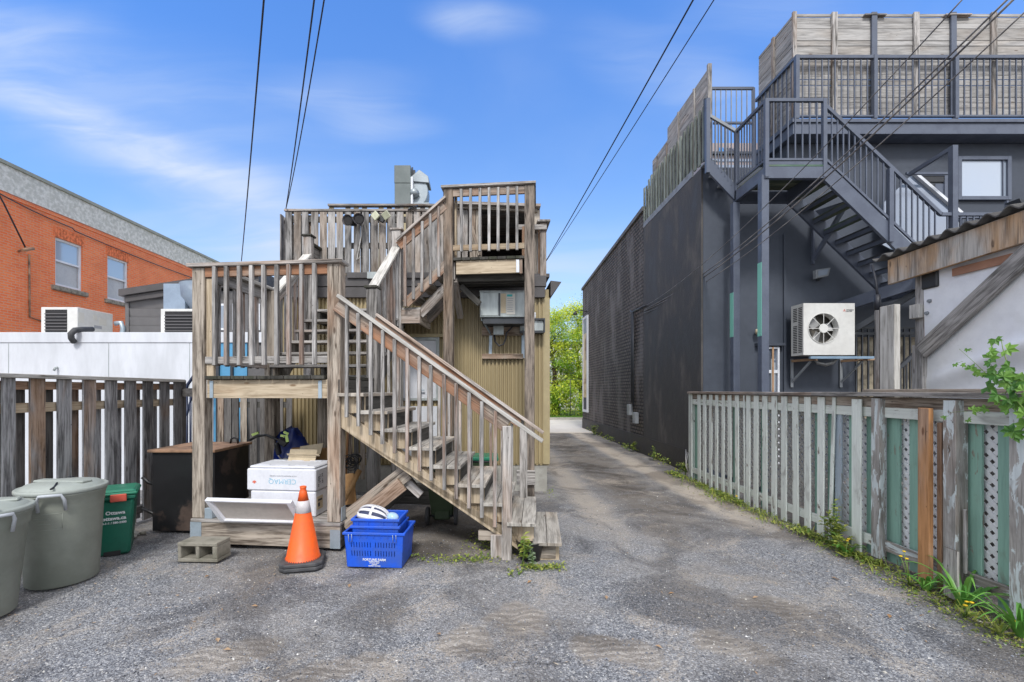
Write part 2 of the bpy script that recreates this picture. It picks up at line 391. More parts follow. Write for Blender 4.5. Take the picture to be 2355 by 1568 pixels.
dbrick = bricks('dark_painted_brick', (.092, .076, .064), (.15, .125, .105), (.014, .012, .010), w=.21, h=.095, ms=.022, noise_amt=.4, bump=2.2, stain=(.21, .19, .175))
dside = dirty('dark_stucco', (.062, .058, .056), (.15, .135, .122), 1.8, .75, .6, 30, stretch=(1, 1.3, .55), mixlo=.44, mixhi=.78)
dfound = dirty('dark_foundation', (.05, .045, .043), (.085, .075, .068), 2.5, .7, .5, 25)
dback = dirty('slate_painted_wall', (.048, .058, .078), (.064, .076, .10), .9, .6, .12, 60)
steel = dirty('slate_steel', (.105, .123, .165), (.085, .10, .14), 4, .45, .05)
steeld = dirty('dark_steel', (.045, .05, .06), (.035, .04, .045), 4, .5, .05)
stonew = dirty('stone_wall', (.38, .33, .24), (.14, .12, .09), 5, .9, 1, 14)
offwhite = dirty('offwhite_metal', (.66, .655, .62), (.60, .59, .555), 1.5, .4, .02)
darkhole = dirty('dark_interior', (.02, .02, .022), (.03, .028, .028), 2, .8, 0)
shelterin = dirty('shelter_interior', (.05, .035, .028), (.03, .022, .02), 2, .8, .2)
winglass = glass('window_glass', (.34, .40, .48)); darkglass = glass('dark_glass', (.10, .13, .18))
curtain = dirty('net_curtain', (.50, .51, .52), (.44, .45, .47), 2, .6, .0)
frame_w = dirty('white_frame', (.74, .76, .80), (.66, .68, .72), 3, .45, .02)
stonesill = dirty('stone_sill', (.30, .27, .22), (.16, .14, .11), 10, .9, 1.5, 30)
siding = dirty('grey_siding', (.135, .13, .13), (.115, .112, .112), 1, .6, .05)
cangreen = dirty('grey_green_plastic', (.30, .32, .275), (.225, .245, .205), 1.7, .5, .06, 120)
canlid = dirty('grey_lid_plastic', (.34, .37, .34), (.29, .32, .29), 3, .5, .06, 120)
handlem = dirty('pale_handle_plastic', (.50, .53, .56), (.42, .45, .48), 6, .5, .03)
bingreen = dirty('green_bin_plastic', (.012, .135, .085), (.01, .11, .07), 3, .4, .04, 100)
binlid = dirty('green_lid_plastic', (.02, .19, .11), (.018, .16, .095), 3, .38, .04, 100)
cartgreen = dirty('dark_green_cart', (.045, .075, .035), (.035, .06, .028), 3, .5, .05)
redp = dirty('red_latch', (.62, .10, .06), (.5, .08, .05), 6, .45, .02)
whitep = flat('white_print', (.75, .77, .78), .6)
rubber = dirty('black_rubber', (.05, .052, .056), (.085, .085, .088), 9, .7, .2, 80)
orange = dirty('orange_cone_plastic', (.86, .12, .014), (.66, .10, .02), 6, .45, .05, 40)
reflect = dirty('pale_reflective_band', (.62, .58, .58), (.52, .49, .49), 12, .35, .05)
foam = dirty('white_foam', (.72, .73, .77), (.66, .67, .71), 4, .75, .15, 160)
foamin = dirty('foam_inside', (.50, .46, .42), (.44, .40, .36), 3, .8, .1, 120)
printblue = flat('pale_blue_print', (.22, .48, .62), .7); printred = flat('red_print', (.68, .16, .10), .7); printdark = flat('dark_print', (.05, .05, .06), .7)
cardb = dirty('cardboard', (.42, .24, .10), (.34, .19, .08), 4, .8, .1); cardl = dirty('light_card', (.58, .48, .33), (.5, .41, .28), 5, .8, .1)
crateb = dirty('blue_crate_plastic', (.016, .105, .66), (.035, .10, .44), 5, .4, .05, 60)
bag = dirty('blue_bag', (.012, .03, .19), (.008, .02, .12), 3, .35, .6, 9)
blackp = dirty('black_plastic', (.022, .022, .024), (.035, .035, .035), 5, .4, .05)
blacksteel = dirty('black_steel_box', (.012, .012, .013), (.085, .06, .048), 1.5, .42, .1, 30, mixlo=.52, mixhi=.58)
rust = dirty('rusty_lid', (.34, .20, .12), (.10, .065, .045), 4, .7, .3, 40)
cable = dirty('cable_black', (.02, .022, .03), None, 5, .5, 0)
cablew = dirty('cable_pale', (.5, .48, .45), None, 5, .5, 0)
tarp = dirty('white_tarp', (.86, .87, .88), (.79, .80, .84), 1.2, .35, .02, 20)
corr = dirty('corrugated_roofing', (.075, .07, .066), (.12, .115, .105), 6, .8, .3, 40)
copper = dirty('brown_batten', (.40, .21, .13), (.33, .17, .11), 4, .7, .1)
mintp = flat('mint_paint', (.22, .56, .44), .5)
rpaint = flat('sticker_paper', (.60, .58, .52), .7); teal = flat('teal_print', (.05, .42, .42), .6); greyprint = flat('grey_print', (.32, .33, .35), .7)
barkm = dirty('bark', (.12, .09, .065), (.06, .045, .035), 6, .9, .8, 20)
leafy = leafmat('tree_leaves', (.16, .38, .04), (.85, .85, .09), .5, .35)
weedm = leafmat('weed_leaves', (.10, .20, .03), (.42, .44, .09), .5, .3)
lilym = leafmat('lily_leaves', (.08, .26, .04), (.20, .42, .08), .4, .3)
vinem = leafmat('vine_leaves', (.07, .20, .035), (.20, .38, .06), .4, .3)
petal = flat('yellow_petals', (.75, .50, .02), .5)
stemm = dirty('plant_stem', (.18, .28, .06), (.14, .22, .05), 8, .6, 0)
pipem = dirty('copper_rusty_bar', (.42, .26, .15), (.33, .2, .12), 8, .6, .1)
bracketb = dirty('pale_blue_bracket', (.22, .32, .42), (.18, .27, .36), 4, .45, .03)
pavem = dirty('pale_concrete_road', (.62, .58, .52), (.55, .51, .46), .6, .9, .2)  # pale concrete in its own colour, for sidewalk and road
grassm = leafmat('grass', (.06, .15, .02), (.16, .28, .04), .7, .2)

# ------------------------------------------------------------------ ground
def ground_material():
    m, t, b = new_mat('gravel_ground'); tc = t.add('ShaderNodeTexCoord').outputs['Object']
    sp = t.add('ShaderNodeSeparateXYZ'); t.link(tc, sp.inputs[0])
    v1 = t.add('ShaderNodeTexVoronoi'); v1.inputs['Scale'].default_value = 130; t.link(tc, v1.inputs['Vector'])
    v2 = t.add('ShaderNodeTexVoronoi'); v2.inputs['Scale'].default_value = 62; t.link(tc, v2.inputs['Vector'])
    s1 = t.add('ShaderNodeSeparateColor'); t.link(v1.outputs['Color'], s1.inputs[0]); s2 = t.add('ShaderNodeSeparateColor'); t.link(v2.outputs['Color'], s2.inputs[0])
    g = t.ramp(s1.outputs[0], [(0, (.03, .032, .038)), (.3, (.12, .128, .146)), (.65, (.25, .262, .288)), (.9, (.43, .44, .46)), (1, (.78, .77, .75))])
    g2 = t.ramp(s2.outputs[1], [(0, (.06, .064, .072)), (.5, (.19, .20, .22)), (.9, (.33, .34, .36)), (1, (.70, .68, .65))])
    grav = t.mix(.4, g, g2)
    big = t.noise(tc, .55, 5, .6); med = t.noise(tc, 2.6, 6, .65, .8); fin = t.noise(tc, 30, 4, .6)
    dirt = t.mix(fin, (.065, .055, .046), (.21, .18, .15)); dust = t.mix(fin, (.36, .31, .255), (.54, .475, .395))
    # wheel tracks up the lane, and scrubbed patches of dust
    def stripe(x0, wd, slope=0.0):
        xx = t.math('ADD', sp.outputs[0], t.math('MULTIPLY', t.math('SUBTRACT', big, .5), .3)); d = t.math('ABSOLUTE', t.math('SUBTRACT', xx, x0))
        return t.maprange(d, wd * .25, wd, 1, 0)
    jit = t.math('MULTIPLY', t.math('SUBTRACT', s1.outputs[1], .5), .16)
    far = t.maprange(sp.outputs[1], 4.3, 6.6)
    tr = t.math('MULTIPLY', t.math('MULTIPLY', t.math('MAXIMUM', stripe(3.28, .36), t.math('MULTIPLY', stripe(1.45, .34), .6)), far), t.maprange(t.math('ADD', med, jit), .30, .55, .6, 1))
    # soil where the traffic does not wash the stone: mid lane, under stairs
    mid = t.math('MULTIPLY', stripe(2.35, .85), t.maprange(sp.outputs[1], 4.2, 6.5))
    under = t.math('MULTIPLY', t.maprange(t.math('ABSOLUTE', t.math('SUBTRACT', sp.outputs[0], -.45)), .5, 1.2, 1, 0), t.maprange(t.math('ABSOLUTE', t.math('SUBTRACT', sp.outputs[1], 5.4)), .7, 1.3, 1, 0))
    edge = t.maprange(sp.outputs[0], 3.25, 3.6)
    soil = t.math('MAXIMUM', t.math('MAXIMUM', t.math('MULTIPLY', mid, .95), under), t.math('MULTIPLY', edge, .7))
    soil = t.math('MAXIMUM', soil, t.maprange(big, .5, .68, 0, .55))
    soil = t.math('MULTIPLY', soil, t.maprange(t.math('ADD', med, jit), .3, .58, .5, 1))
    dark = t.mix(t.maprange(t.noise(tc, .9, 6, .65, .8), .46, .60, 0, .75), (1, 1, 1), (.48, .47, .47))
    packed = t.math('MULTIPLY', t.maprange(sp.outputs[1], 3.4, 7.5, .12, .62), t.maprange(t.math('ADD', med, jit), .30, .60, .45, 1))
    grav = t.mix(packed, grav, t.mix(fin, (.17, .165, .165), (.33, .32, .315)))
    c = t.mix(t.math('MULTIPLY', soil, .92), grav, dirt)
    pat = t.maprange(t.math('ADD', t.noise(tc, 1.5, 6, .7, 1.0), jit), .52, .66, 0, .62)
    wv_ = t.add('ShaderNodeTexWave'); wv_.wave_type = 'RINGS'; wv_.inputs['Scale'].default_value = 2.6; wv_.inputs['Distortion'].default_value = 5; wv_.inputs['Detail'].default_value = 2; wv_.inputs['Detail Scale'].default_value = .8; t.link(tc, wv_.inputs['Vector'])
    wv_.inputs['Scale'].default_value = 4.6; wv_.inputs['Distortion'].default_value = 11; wv_.inputs['Detail'].default_value = 3; wv_.inputs['Detail Scale'].default_value = .9; near = 1.0; trd = None
    for (mx, my, rx, ry, ro) in ((-1.65, 2.80, .34, .20, 25), (.22, 3.28, .28, .26, -30), (-.12, 3.0, .22, .2, 10), (.85, 2.9, .3, .18, -20), (1.55, 2.92, .3, .16, -15), (2.2, 3.5, .3, .22, -40), (-.9, 2.7, .3, .14, 30)):
        dd = t.vmath('SUBTRACT', tc, (mx, my, 0)).outputs[0]; mm = t.add('ShaderNodeMapping'); mm.inputs['Rotation'].default_value = (0, 0, -R(ro)); mm.inputs['Scale'].default_value = (1, 1, 0); t.link(dd, mm.inputs[0])
        ll = t.vmath('LENGTH', t.vmath('MULTIPLY', mm.outputs[0], (1 / rx, 1 / ry, 0)).outputs[0]).outputs['Value']
        ll = t.math('ADD', ll, t.math('MULTIPLY', t.math('SUBTRACT', med, .5), 2.8)); q_ = t.maprange(t.math('ADD', ll, jit), .6, 1.1, 1, 0); trd = q_ if trd is None else t.math('MAXIMUM', trd, q_)
    tread = t.math('MULTIPLY', t.math('MULTIPLY', trd, near), t.maprange(wv_.outputs['Fac'], .3, .6))
    c = t.mix(pat, c, dust); c = t.mix(t.math('MULTIPLY', t.math('MULTIPLY', trd, near), .5), c, dust); c = t.mix(t.math('MULTIPLY', tread, .5), c, (.15, .135, .12)); c = t.mix(t.math('MULTIPLY', t.maprange(t.noise(tc, .8, 4, .6, .4), .42, .62, 0, .35), 1), c, (.30, .275, .245)); c = t.mix(tr, c, dust); c = t.mix(1, c, dark, 'MULTIPLY')
    t.link(c, b.inputs['Base Color']); b.inputs['Roughness'].default_value = .95; b.inputs['Specular IOR Level'].default_value = .2
    h = t.math('ADD', t.math('MULTIPLY', v1.outputs['Distance'], -.6), t.math('MULTIPLY', v2.outputs['Distance'], -.8))
    bp = t.add('ShaderNodeBump'); bp.inputs['Strength'].default_value = .75; bp.inputs['Distance'].default_value = .012
    t.link(h, bp.inputs['Height']); t.link(bp.outputs[0], b.inputs['Normal']); return m
gmat = ground_material()
def gh(x, y):
    h = .012 * math.sin(x * 1.7 + .6 * y) * math.sin(y * 1.3 + 1) + .006 * math.sin(x * 5.1 + 2) * math.sin(y * 4.3 + x) + .004 * math.sin(x * 11 + y * 7)
    h += -.018 * (math.exp(-((x - 3.25) / .22) ** 2) + math.exp(-((x - 1.45) / .22) ** 2)) * max(0, min(1, (y - 5) / 2))
    f = max(0, min(1, (16.5 - y) / 1.5)) * max(0, min(1, (y + 4) / 2)) * max(0, min(1, (9 - abs(x)) / 2))
    return h * f - .01 * f
def make_ground():
    def axis(lo, hi, step, ext): return [-ext, -ext / 4, lo - 6] + list(np.arange(lo, hi + 1e-6, step)) + [hi + 6, ext / 4, ext]
    xs = axis(-6, 5, .07, 600); ys = axis(1, 17.4, .07, 600); n = len(xs)
    vs = [(x, y, gh(x, y)) for y in ys for x in xs]
    fs = [(j * n + i, j * n + i + 1, (j + 1) * n + i + 1, (j + 1) * n + i) for j in range(len(ys) - 1) for i in range(n - 1)]
    me = bpy.data.meshes.new('ground'); me.from_pydata(vs, [], fs); me.materials.append(gmat); me.polygons.foreach_set('use_smooth', [True] * len(fs))
    o = bpy.data.objects.new('ground', me); COL.objects.link(o); o['kind'] = 'structure'
make_ground()
def struct(name, mb, m, **k): o = mb.build(name, m, **k); o['kind'] = 'structure'; return o
struct('sidewalk', MB().box(-60, 60, 17.5, 19.6, -.1, .03), pavem)
struct('road', MB().box(-60, 60, 19.62, 25.2, -.1, .012), pavem)
struct('kerb', MB().box(-60, 60, 25.22, 25.4, -.1, .13), conc)
struct('verge', MB().box(-60, 60, 25.42, 34, -.1, .10), grassm)

def pebbles():
    N = 34000; mb_v = []; mb_f = []; rn = []
    base = np.array([(1, 0, 0), (-1, 0, 0), (0, 1, 0), (0, -1, 0), (0, 0, 1), (0, 0, -.6)], float)
    tri = [(0, 2, 4), (2, 1, 4), (1, 3, 4), (3, 0, 4), (2, 0, 5), (1, 2, 5), (3, 1, 5), (0, 3, 5)]
    for i in range(N):
        y = 2.3 + 5.2 * random.random() ** 1.5; x = (-1.12 + random.random() * 2.3) * y
        if x < -4.2 or x > 3.7: continue
        k = random.random(); s = .0028 + .0055 * k ** 4 + (.006 if random.random() < .012 else 0)
        r3 = np.random.normal(1, .28, (6, 1)); a = random.random() * 6.3; c, sn = math.cos(a), math.sin(a)
        p = base * r3 * s * np.array([1, random.uniform(.6, 1), random.uniform(.5, .9)]); p = np.stack([p[:, 0] * c - p[:, 1] * sn, p[:, 0] * sn + p[:, 1] * c, p[:, 2]], 1)
        b = len(mb_v); z = gh(x, y) + s * .25
        mb_v += [(q[0] + x, q[1] + y, q[2] + z) for q in p]; mb_f += [tuple(b + q for q in t) for t in tri]
        rr = random.random(); rn += [(rr, 0, 0)] * 8
    me = bpy.data.meshes.new('gravel'); me.from_pydata(mb_v, [], mb_f); at = me.attributes.new('rnd', 'FLOAT_VECTOR', 'FACE'); at.data.foreach_set('vector', [q for r in rn for q in r])
    m, t, b = new_mat('gravel_stones'); a = t.add('ShaderNodeAttribute'); a.attribute_name = 'rnd'; s = t.add('ShaderNodeSeparateXYZ'); t.link(a.outputs['Vector'], s.inputs[0])
    t.link(t.ramp(s.outputs[0], [(0, (.03, .033, .042)), (.35, (.12, .13, .155)), (.8, (.29, .305, .34)), (.93, (.42, .40, .35)), (1, (.78, .77, .75))]), b.inputs['Base Color']); b.inputs['Roughness'].default_value = .85
    me.materials.append(m); o = bpy.data.objects.new('gravel', me); COL.objects.link(o); o['kind'] = 'stuff'; o['label'] = 'loose grey gravel scattered over the yard'; o['category'] = 'gravel'
pebbles()
def litter():
    mb = MB()
    for i in range(420):
        if random.random() < .6: x = random.uniform(-3.6, -1.8) if random.random() < .6 else random.uniform(2.6, 3.6); y = random.uniform(3.0, 4.6)
        else: y = 2.5 + 4 * random.random(); x = random.uniform(-1.1, 1.1) * y
        if x > 3.65 or x < -4.1: continue
        a = random.random() * 6.3; d = Vector((math.cos(a), math.sin(a), random.uniform(-.05, .15)))
        mb.leaf(Vector((x, y, gh(x, y) + .008)), d, Vector((0, 0, 1)), random.uniform(.012, .045), random.uniform(.004, .012), (random.random(), 0, 0))
    for i in range(900):
        x = 3.66 - abs(random.gauss(0, .16)); y = random.uniform(2.8, 8.4); a = random.random() * 6.3; d = Vector((math.cos(a), math.sin(a), random.uniform(-.05, .2)))
        mb.leaf(Vector((x, y, gh(x, y) + .008)), d, Vector((0, 0, 1)), random.uniform(.01, .035), random.uniform(.004, .012), (random.random() * .8, 0, 0))
    for i in range(14):
        x = random.uniform(-3.5, 3.2); y = random.uniform(2.7, 4.4); a = random.random() * 6.3
        mb.leaf(Vector((x, y, gh(x, y) + .008)), Vector((math.cos(a), math.sin(a), .2)), Vector((.2, 0, 1)), .05, .03, (random.random() * .3, 0, 0))
    tag(mb.build('leaf_litter', leafmat('dry_litter', (.30, .16, .06), (.62, .56, .45), .8, .1), calc=False), 'dry wood chips and leaf bits lying on the gravel', 'litter', kind='stuff')
litter()

# ------------------------------------------------------------------ tan building with the corrugated wall
WY = 7.45; TX0, TX1 = -3.45, .976
def corrugated(x0, x1, z0, z1, y, pitch=.063, dep=.03, n_at=None):
    mb = MB(); x = x0; prof = []
    while x < x1:
        prof += [(x, 0), (x + pitch * .38, 0), (x + pitch * .5, 1), (x + pitch * .88, 1)]; x += pitch
    prof.append((x1, 0)); prof = [(min(a, x1), b) for a, b in prof]
    a = [mb.vert((px, y - dep * k, z0)) for px, k in prof]; b = [mb.vert((px, y - dep * k, z1)) for px, k in prof]
    for i in range(len(prof) - 1): mb.face([a[i], a[i + 1], b[i + 1], b[i]])
    return mb
tb = thing('tan_building', 'low building with a tan corrugated metal rear wall behind the wooden stairs', 'building', (-1.2, WY, 0))
MB().box(TX0, TX1 - .002, WY + .002, 17.0, .42, 3.3).build('wall', tan, tb)
lab(corrugated(TX0, TX1 - .09, .45, 3.16, WY - .001).build('corrugated_siding', tan, tb, calc=False), 'tan corrugated metal sheet')
MB().box(TX1 - .09, TX1 + .012, WY - .02, WY + .1, .44, 3.16).build('corner_trim', tand, tb, .003)
MB().box(TX0, TX1 - .03, WY + .01, 16.9, -.05, .419).build('foundation', conc, tb)
mb = MB(); mb.box(TX0, .90, WY - .10, WY - .004, 3.15, 3.32); mb.box(TX0, .92, WY - .115, WY - .006, 3.325, 3.50); mb.build('fascia', fascia, tb, .004)
mb = MB(); mb.prism([(TX1 + .014, WY - .1, 3.17), (TX1 + .16, WY - .1, 3.36), (TX1 + .19, WY - .1, 3.4), (TX1 + .014, WY - .1, 3.42)], (0, 9.2, 0)); mb.build('eave', fascia, tb)
MB().box(TX0, TX1 + .01, WY, 17, 3.502, 3.56).build('roof', fascia, tb)
# low freezer style door, frame and panel under it
fr = MB(); x0, x1, z0, z1 = U(905, 7.4), U(1010, 7.4), Z(921, 7.4), Z(776, 7.4)
fr.box(x0, x0 + .05, 7.37, 7.435, z0, z1); fr.box(x1 - .05, x1, 7.37, 7.435, z0, z1); fr.box(x0 + .052, x1 - .052, 7.37, 7.435, z1 - .05, z1); fr.box(x0 + .052, x1 - .052, 7.37, 7.435, z0, z0 + .04)
dfr = fr.build('door_frame', steelz, tb, .003)
dl = MB().box(x0 + .052, x1 - .052, 7.385, 7.43, z0 + .042, z1 - .052).build('door', whitewall, tb)
mb = MB(); hx = U(967, 7.38); mb.box(hx - .015, hx + .015, 7.35, 7.383, Z(908, 7.4), Z(890, 7.4)); mb.box(hx - .01, hx + .07, 7.33, 7.348, Z(897, 7.4) - .008, Z(897, 7.4) + .008); mb.build('handle', galv, dl)
mb = MB(); mb.box(U(925, 7.4), U(1005, 7.4), 7.39, 7.434, .5, Z(934, 7.4)); mb.build('lower_panel', whitewall, tb)
MB().box(U(900, 7.4), U(1030, 7.4), 7.36, 7.434, Z(776, 7.4) + .003, Z(768, 7.4)).build('drip_edge', tand, tb)
# wall box light to the right of the post
wv = thing('wall_box', 'small grey hooded metal box on the tan wall right of the tall post', 'wall box', (U(1236, 7.3), WY - .02, Z(765, 7.3)))
x0, x1 = U(1195, 7.3), U(1249, 7.3)
mb = MB(); mb.box(x0, x1, 7.27, 7.43, Z(761, 7.3), Z(737, 7.3)); mb.build('body', steelz, wv, .005)
mb = MB(); mb.box(x0, x1 + .02, 7.23, 7.43, Z(737, 7.3) + .002, Z(733, 7.3)); mb.box(x1 + .002, x1 + .02, 7.23, 7.43, Z(765, 7.3), Z(737, 7.3)); mb.box(x0, x1, 7.24, 7.43, Z(766, 7.3), Z(762, 7.3)); mb.build('hood', steeld, wv)
mb = MB(); mb.lathe([(.0, 0), (.02, 0), (.014, .03), (.022, .05), (.014, .08), (.02, .1), (0, .11)], (U(1230, 7.3), 7.36, Z(732, 7.3)), 10); tag(mb.build('insulator', frame_w), 'small white ceramic insulator above the grey wall box', 'insulator')

# metal cabinet with papers, on its bracket
wu = thing('wall_cabinet', 'metal ventilation cabinet with paper notices bracketed on the tan wall', 'metal cabinet', (U(1160, 7), 7.4, Z(820, 7)))
YC = 6.98; x0, x1, z0, z1 = U(1103, YC), U(1207, YC), Z(729, YC), Z(671, YC)
MB().box(x0, x1, YC, 7.40, z0, z1).build('body', steelz, wu, .006)
MB().box(x0 + .01, U(1145, YC), YC - .012, YC - .001, z0 + .02, z1 - .02).build('front_panel', steelz, wu, .003)
mb = MB(); mb.box(x0 - .006, x1, YC - .016, 7.40, z1 + .001, z1 + .014); mb.build('lid', steelz, wu)
mb = MB(); mb.box(U(1146, YC), U(1150, YC), YC - .013, YC - .001, z0 + .02, z1 - .02); mb.build('gap_strip', steeld, wu)
lab(MB().box(U(1151, YC), U(1163, YC), YC - .005, YC - .001, Z(720, YC), Z(675, YC)).build('notice', cardl, wu), 'yellowed paper notice')
pn = lab(MB().box(U(1164, YC), U(1184, YC), YC - .005, YC - .001, Z(723, YC), Z(675, YC)).build('notice', rpaint, wu), 'white paper notice with teal heading')
mb = MB(); mb.box(U(1165.5, YC), U(1178, YC), YC - .008, YC - .006, Z(682, YC), Z(677, YC)); lab(mb.build('heading', teal, pn), 'teal heading bar')
mb = MB()
for i in range(7): mb.box(U(1166, YC), U(1180 - (i % 3), YC), YC - .008, YC - .006, Z(687 + i * 5, YC), Z(685.8 + i * 5, YC))
mb.build('print_lines', greyprint, pn)
mb = MB(); zb = z0 - .005
mb.bar((x0 + .03, YC + .04, zb - .02), (x0 + .17, 7.36, Z(765, 7.2)), .05, .01, (1, 0, 0)); mb.bar((x0 + .17, 7.37, Z(762, 7.2)), (x0 + .16, 7.39, Z(822, 7.3)), .05, .012, (0, 1, 0))
mb.build('bracket_arm', galv, wu)
mb = MB(); mb.bar((x1 - .0, YC + .04, zb - .02), (x1 + .0, 7.36, Z(765, 7.2)), .05, .01, (1, 0, 0)); mb.bar((x1, 7.37, Z(762, 7.2)), (x1, 7.39, Z(822, 7.3)), .05, .012, (0, 1, 0)); mb.build('bracket_arm', galv, wu)
MB().box(x0 + .05, x1, YC + .03, 7.40, zb - .09, zb).build('under_tray', steeld, wu)
MB().box(U(1108, 7.35), U(1203, 7.35), 7.36, 7.43, Z(771, 7.35), Z(751, 7.35)).build('backing_board', wpost, wu, .003)
MB().box(U(1108, 7.35), U(1203, 7.35), 7.36, 7.43, Z(825, 7.35), Z(813, 7.35)).build('backing_board', wpost, wu, .003)
MB().box(U(1134, 7.3), U(1158, 7.3), 7.27, 7.358, Z(770, 7.3), Z(742, 7.3)).build('junction_box', steelz, wu, .004)
mb = MB(); q = [P(1136, 770, 7.3), P(1138, 785, 7.28), P(1147, 795, 7.27), P(1157, 792, 7.27), P(1163, 778, 7.28), P(1164, 766, 7.28), P(1172, 757, 7.26), P(1188, 742, 7.22)]; mb.tube(q, .013, 7); mb.build('cable', cable, wu)

# ---- fence on the roof deck
rf = thing('rooftop_fence', 'grey weathered board fence round the roof deck above the dark fascia', 'fence', (U(840, WY), WY - .05, 3.5))
zt = Z(487, 7.36); zb_ = 3.52; x = U(658, 7.36); i = 0
xe = U(1024, 7.36)
while x < xe:
    w = random.uniform(.102, .118); dz = random.uniform(-.03, .03); tl = random.uniform(-.006, .006); yb = 7.36 if i % 2 == 0 else 7.39
    if not (U(1030, 7.36) < x < U(1210, 7.36)):
        MB().bar((x + w / 2, 7.345, zb_ + dz), (x + w / 2 + tl, 7.345, zt - .005), w, .02, (0, 1, 0)).build('picket', wroof, rf, .002)
    x += .138 + random.uniform(-.008, .008); i += 1
x = U(658, 7.5) + .03; i = 0
while x < xe:
    zk = zt - .03 if (x < U(712, 7.36) or x > U(800, 7.36)) else 3.98
    if i % 4 != 3: MB().bar((x + .07, 7.43, zb_), (x + .07, 7.43, zk), .10, .02, (0, 1, 0)).build('back_picket', wfen2 if i % 2 else wpost, rf, .002)
    x += .15; i += 1
MB().box(U(655, 7.36), U(1026, 7.36), 7.32, 7.46, zt, zt + .035).build('cap_rail', wg, rf, .003)
for (ua, ub, za, zb0) in ((658, 1024, zt - .16, zt - .07), (800, 1024, 3.95, 4.04), (660, 798, 3.75, 3.84)): MB().box(U(ua, 7.4), U(ub, 7.36), 7.375, 7.41, za, zb0).build('rail', wfen2, rf)
y = 7.5; i = 0
while y < 9.6:
    MB().bar((TX0 + .03, y, zb_), (TX0 + .03, y, zt), .1, .02, (1, 0, 0)).build('picket', wroof, rf); y += .14
MB().box(U(800, 7.36), U(1010, 7.36), 7.30, 7.345, Z(640, 7.33), Z(627, 7.33)).build('skirt_board', fascia, rf, .003)
lab(MB().box(U(845, 7.3), U(870, 7.3), 7.27, 7.298, Z(641, 7.3), Z(626, 7.3)).build('skirt_patch', steelz, rf), 'pale metal patch')
# second fence further in and a shed roof edge
rs = thing('inner_screen', 'board screen standing further back on the roof deck behind the fence', 'fence', (U(990, 9.3), 9.3, 3.5))
x = U(755, 9.3); i = 0
MB().box(U(755, 9.3), U(1030, 9.3), 9.25, 9.37, Z(474.5, 9.3), Z(470.5, 9.3)).build('cap_rail', wg, rs)
while x < U(1030, 9.3):
    if i % 4 != 1 or x > U(900, 9.3): MB().box(x, x + .1, 9.32, 9.34, 3.55, Z(476, 9.3)).build('picket', wfen2 if i % 3 else tand, rs)
    x += .17; i += 1

# ---- open shelter on the roof deck, right
sh = thing('rooftop_shelter', 'open wooden roof shelter with a dark inside behind the top landing', 'shelter', (U(1150, 8.6), 8.6, 3.56))
zr = Z(470, 7.9)
mb = MB(); mb.prism([(U(1020, 7.8), 7.8, Z(470, 7.8) + .02), (U(1243, 7.8), 7.8, Z(474, 7.8)), (U(1243, 7.8), 7.8, Z(468, 7.8)), (U(1020, 7.8), 7.8, Z(461, 7.8))], (0, 2.4, 0)); mb.build('roof', wg, sh)
mb = MB(); mb.prism([(U(1030, 7.9), 7.88, Z(485, 7.9) + .05), (U(1235, 7.9), 7.88, Z(488, 7.9)), (U(1235, 7.9), 7.88, Z(475, 7.9)), (U(1030, 7.9), 7.88, Z(471, 7.9))], (0, .05, 0)); mb.build('front_beam', wpost, sh)
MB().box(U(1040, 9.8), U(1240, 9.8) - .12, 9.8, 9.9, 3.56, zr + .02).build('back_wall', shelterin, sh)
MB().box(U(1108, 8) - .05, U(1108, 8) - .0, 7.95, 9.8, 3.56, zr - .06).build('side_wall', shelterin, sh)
for uu in (1046, 1062, 1080, 1094, 1228): MB().box(U(uu, 7.95), U(uu, 7.95) + .10, 7.93, 7.99, 3.56, zr - .08).build('post', wpost if uu > 1070 else wg, sh, .003)
MB().box(U(1236, 7.95), U(1240, 7.95), 7.95, 9.8, 3.9, zr - .05).build('side_wall', wroof, sh)
lab(MB().box(U(1125, 8.3), U(1180, 8.3), 8.3, 8.32, 3.56, 3.98).build('low_panel', dirty('green_board', (.10, .16, .04), None, 3, .6), sh), 'green low panel')
lab(corrugated(U(1170, 8), U(1212, 8), 3.56, 3.92, 8.0).build('low_panel', tan, sh, calc=False), 'tan corrugated low panel')
mb = MB(); mb.bar((U(1085, 7.92), 7.92, 4.5), (U(1102, 7.92), 7.92, 4.0), .05, .03, (0, 1, 0)); mb.build('brace', wpost, sh)
# balustrade at the right edge of roof deck
rr = thing('roof_edge_railing', 'wooden balustrade along the right edge of the roof deck', 'railing', (U(1245, 7.6), 7.5, 3.5))
for (uu, yy) in ((1236, 7.42), (1232, 8.6), (1228, 9.8)):
    xx = .93; MB().box(xx - .1, xx, yy, yy + .1, 3.51, Z(512, 7.42)).build('post', wg, rr, .004)
MB().box(.78, .99, 7.38, 10, Z(511, 7.42), Z(506, 7.42)).build('cap_rail', wg, rr, .003)
mb = MB(); mb.box(.86, .89, 7.5, 10, 3.64, 3.72); mb.build('rail', wg, rr); MB().box(.86, .89, 7.5, 10, 4.26, 4.35).build('rail', wg, rr)
for k in range(12): MB().box(.82, .858, 7.6 + k * .19, 7.638 + k * .19, 3.6, 4.36).build('baluster', worange if k == 0 else wg, rr)
MB().box(.62, .66, 7.36, 7.40, 3.6, 4.3).build('baluster', wg, rr); MB().box(.45, .93, 7.38, 7.41, 4.26, 4.34).build('rail', wg, rr); MB().box(.53, .57, 7.36, 7.40, 3.6, 4.3).build('baluster', worange, rr)

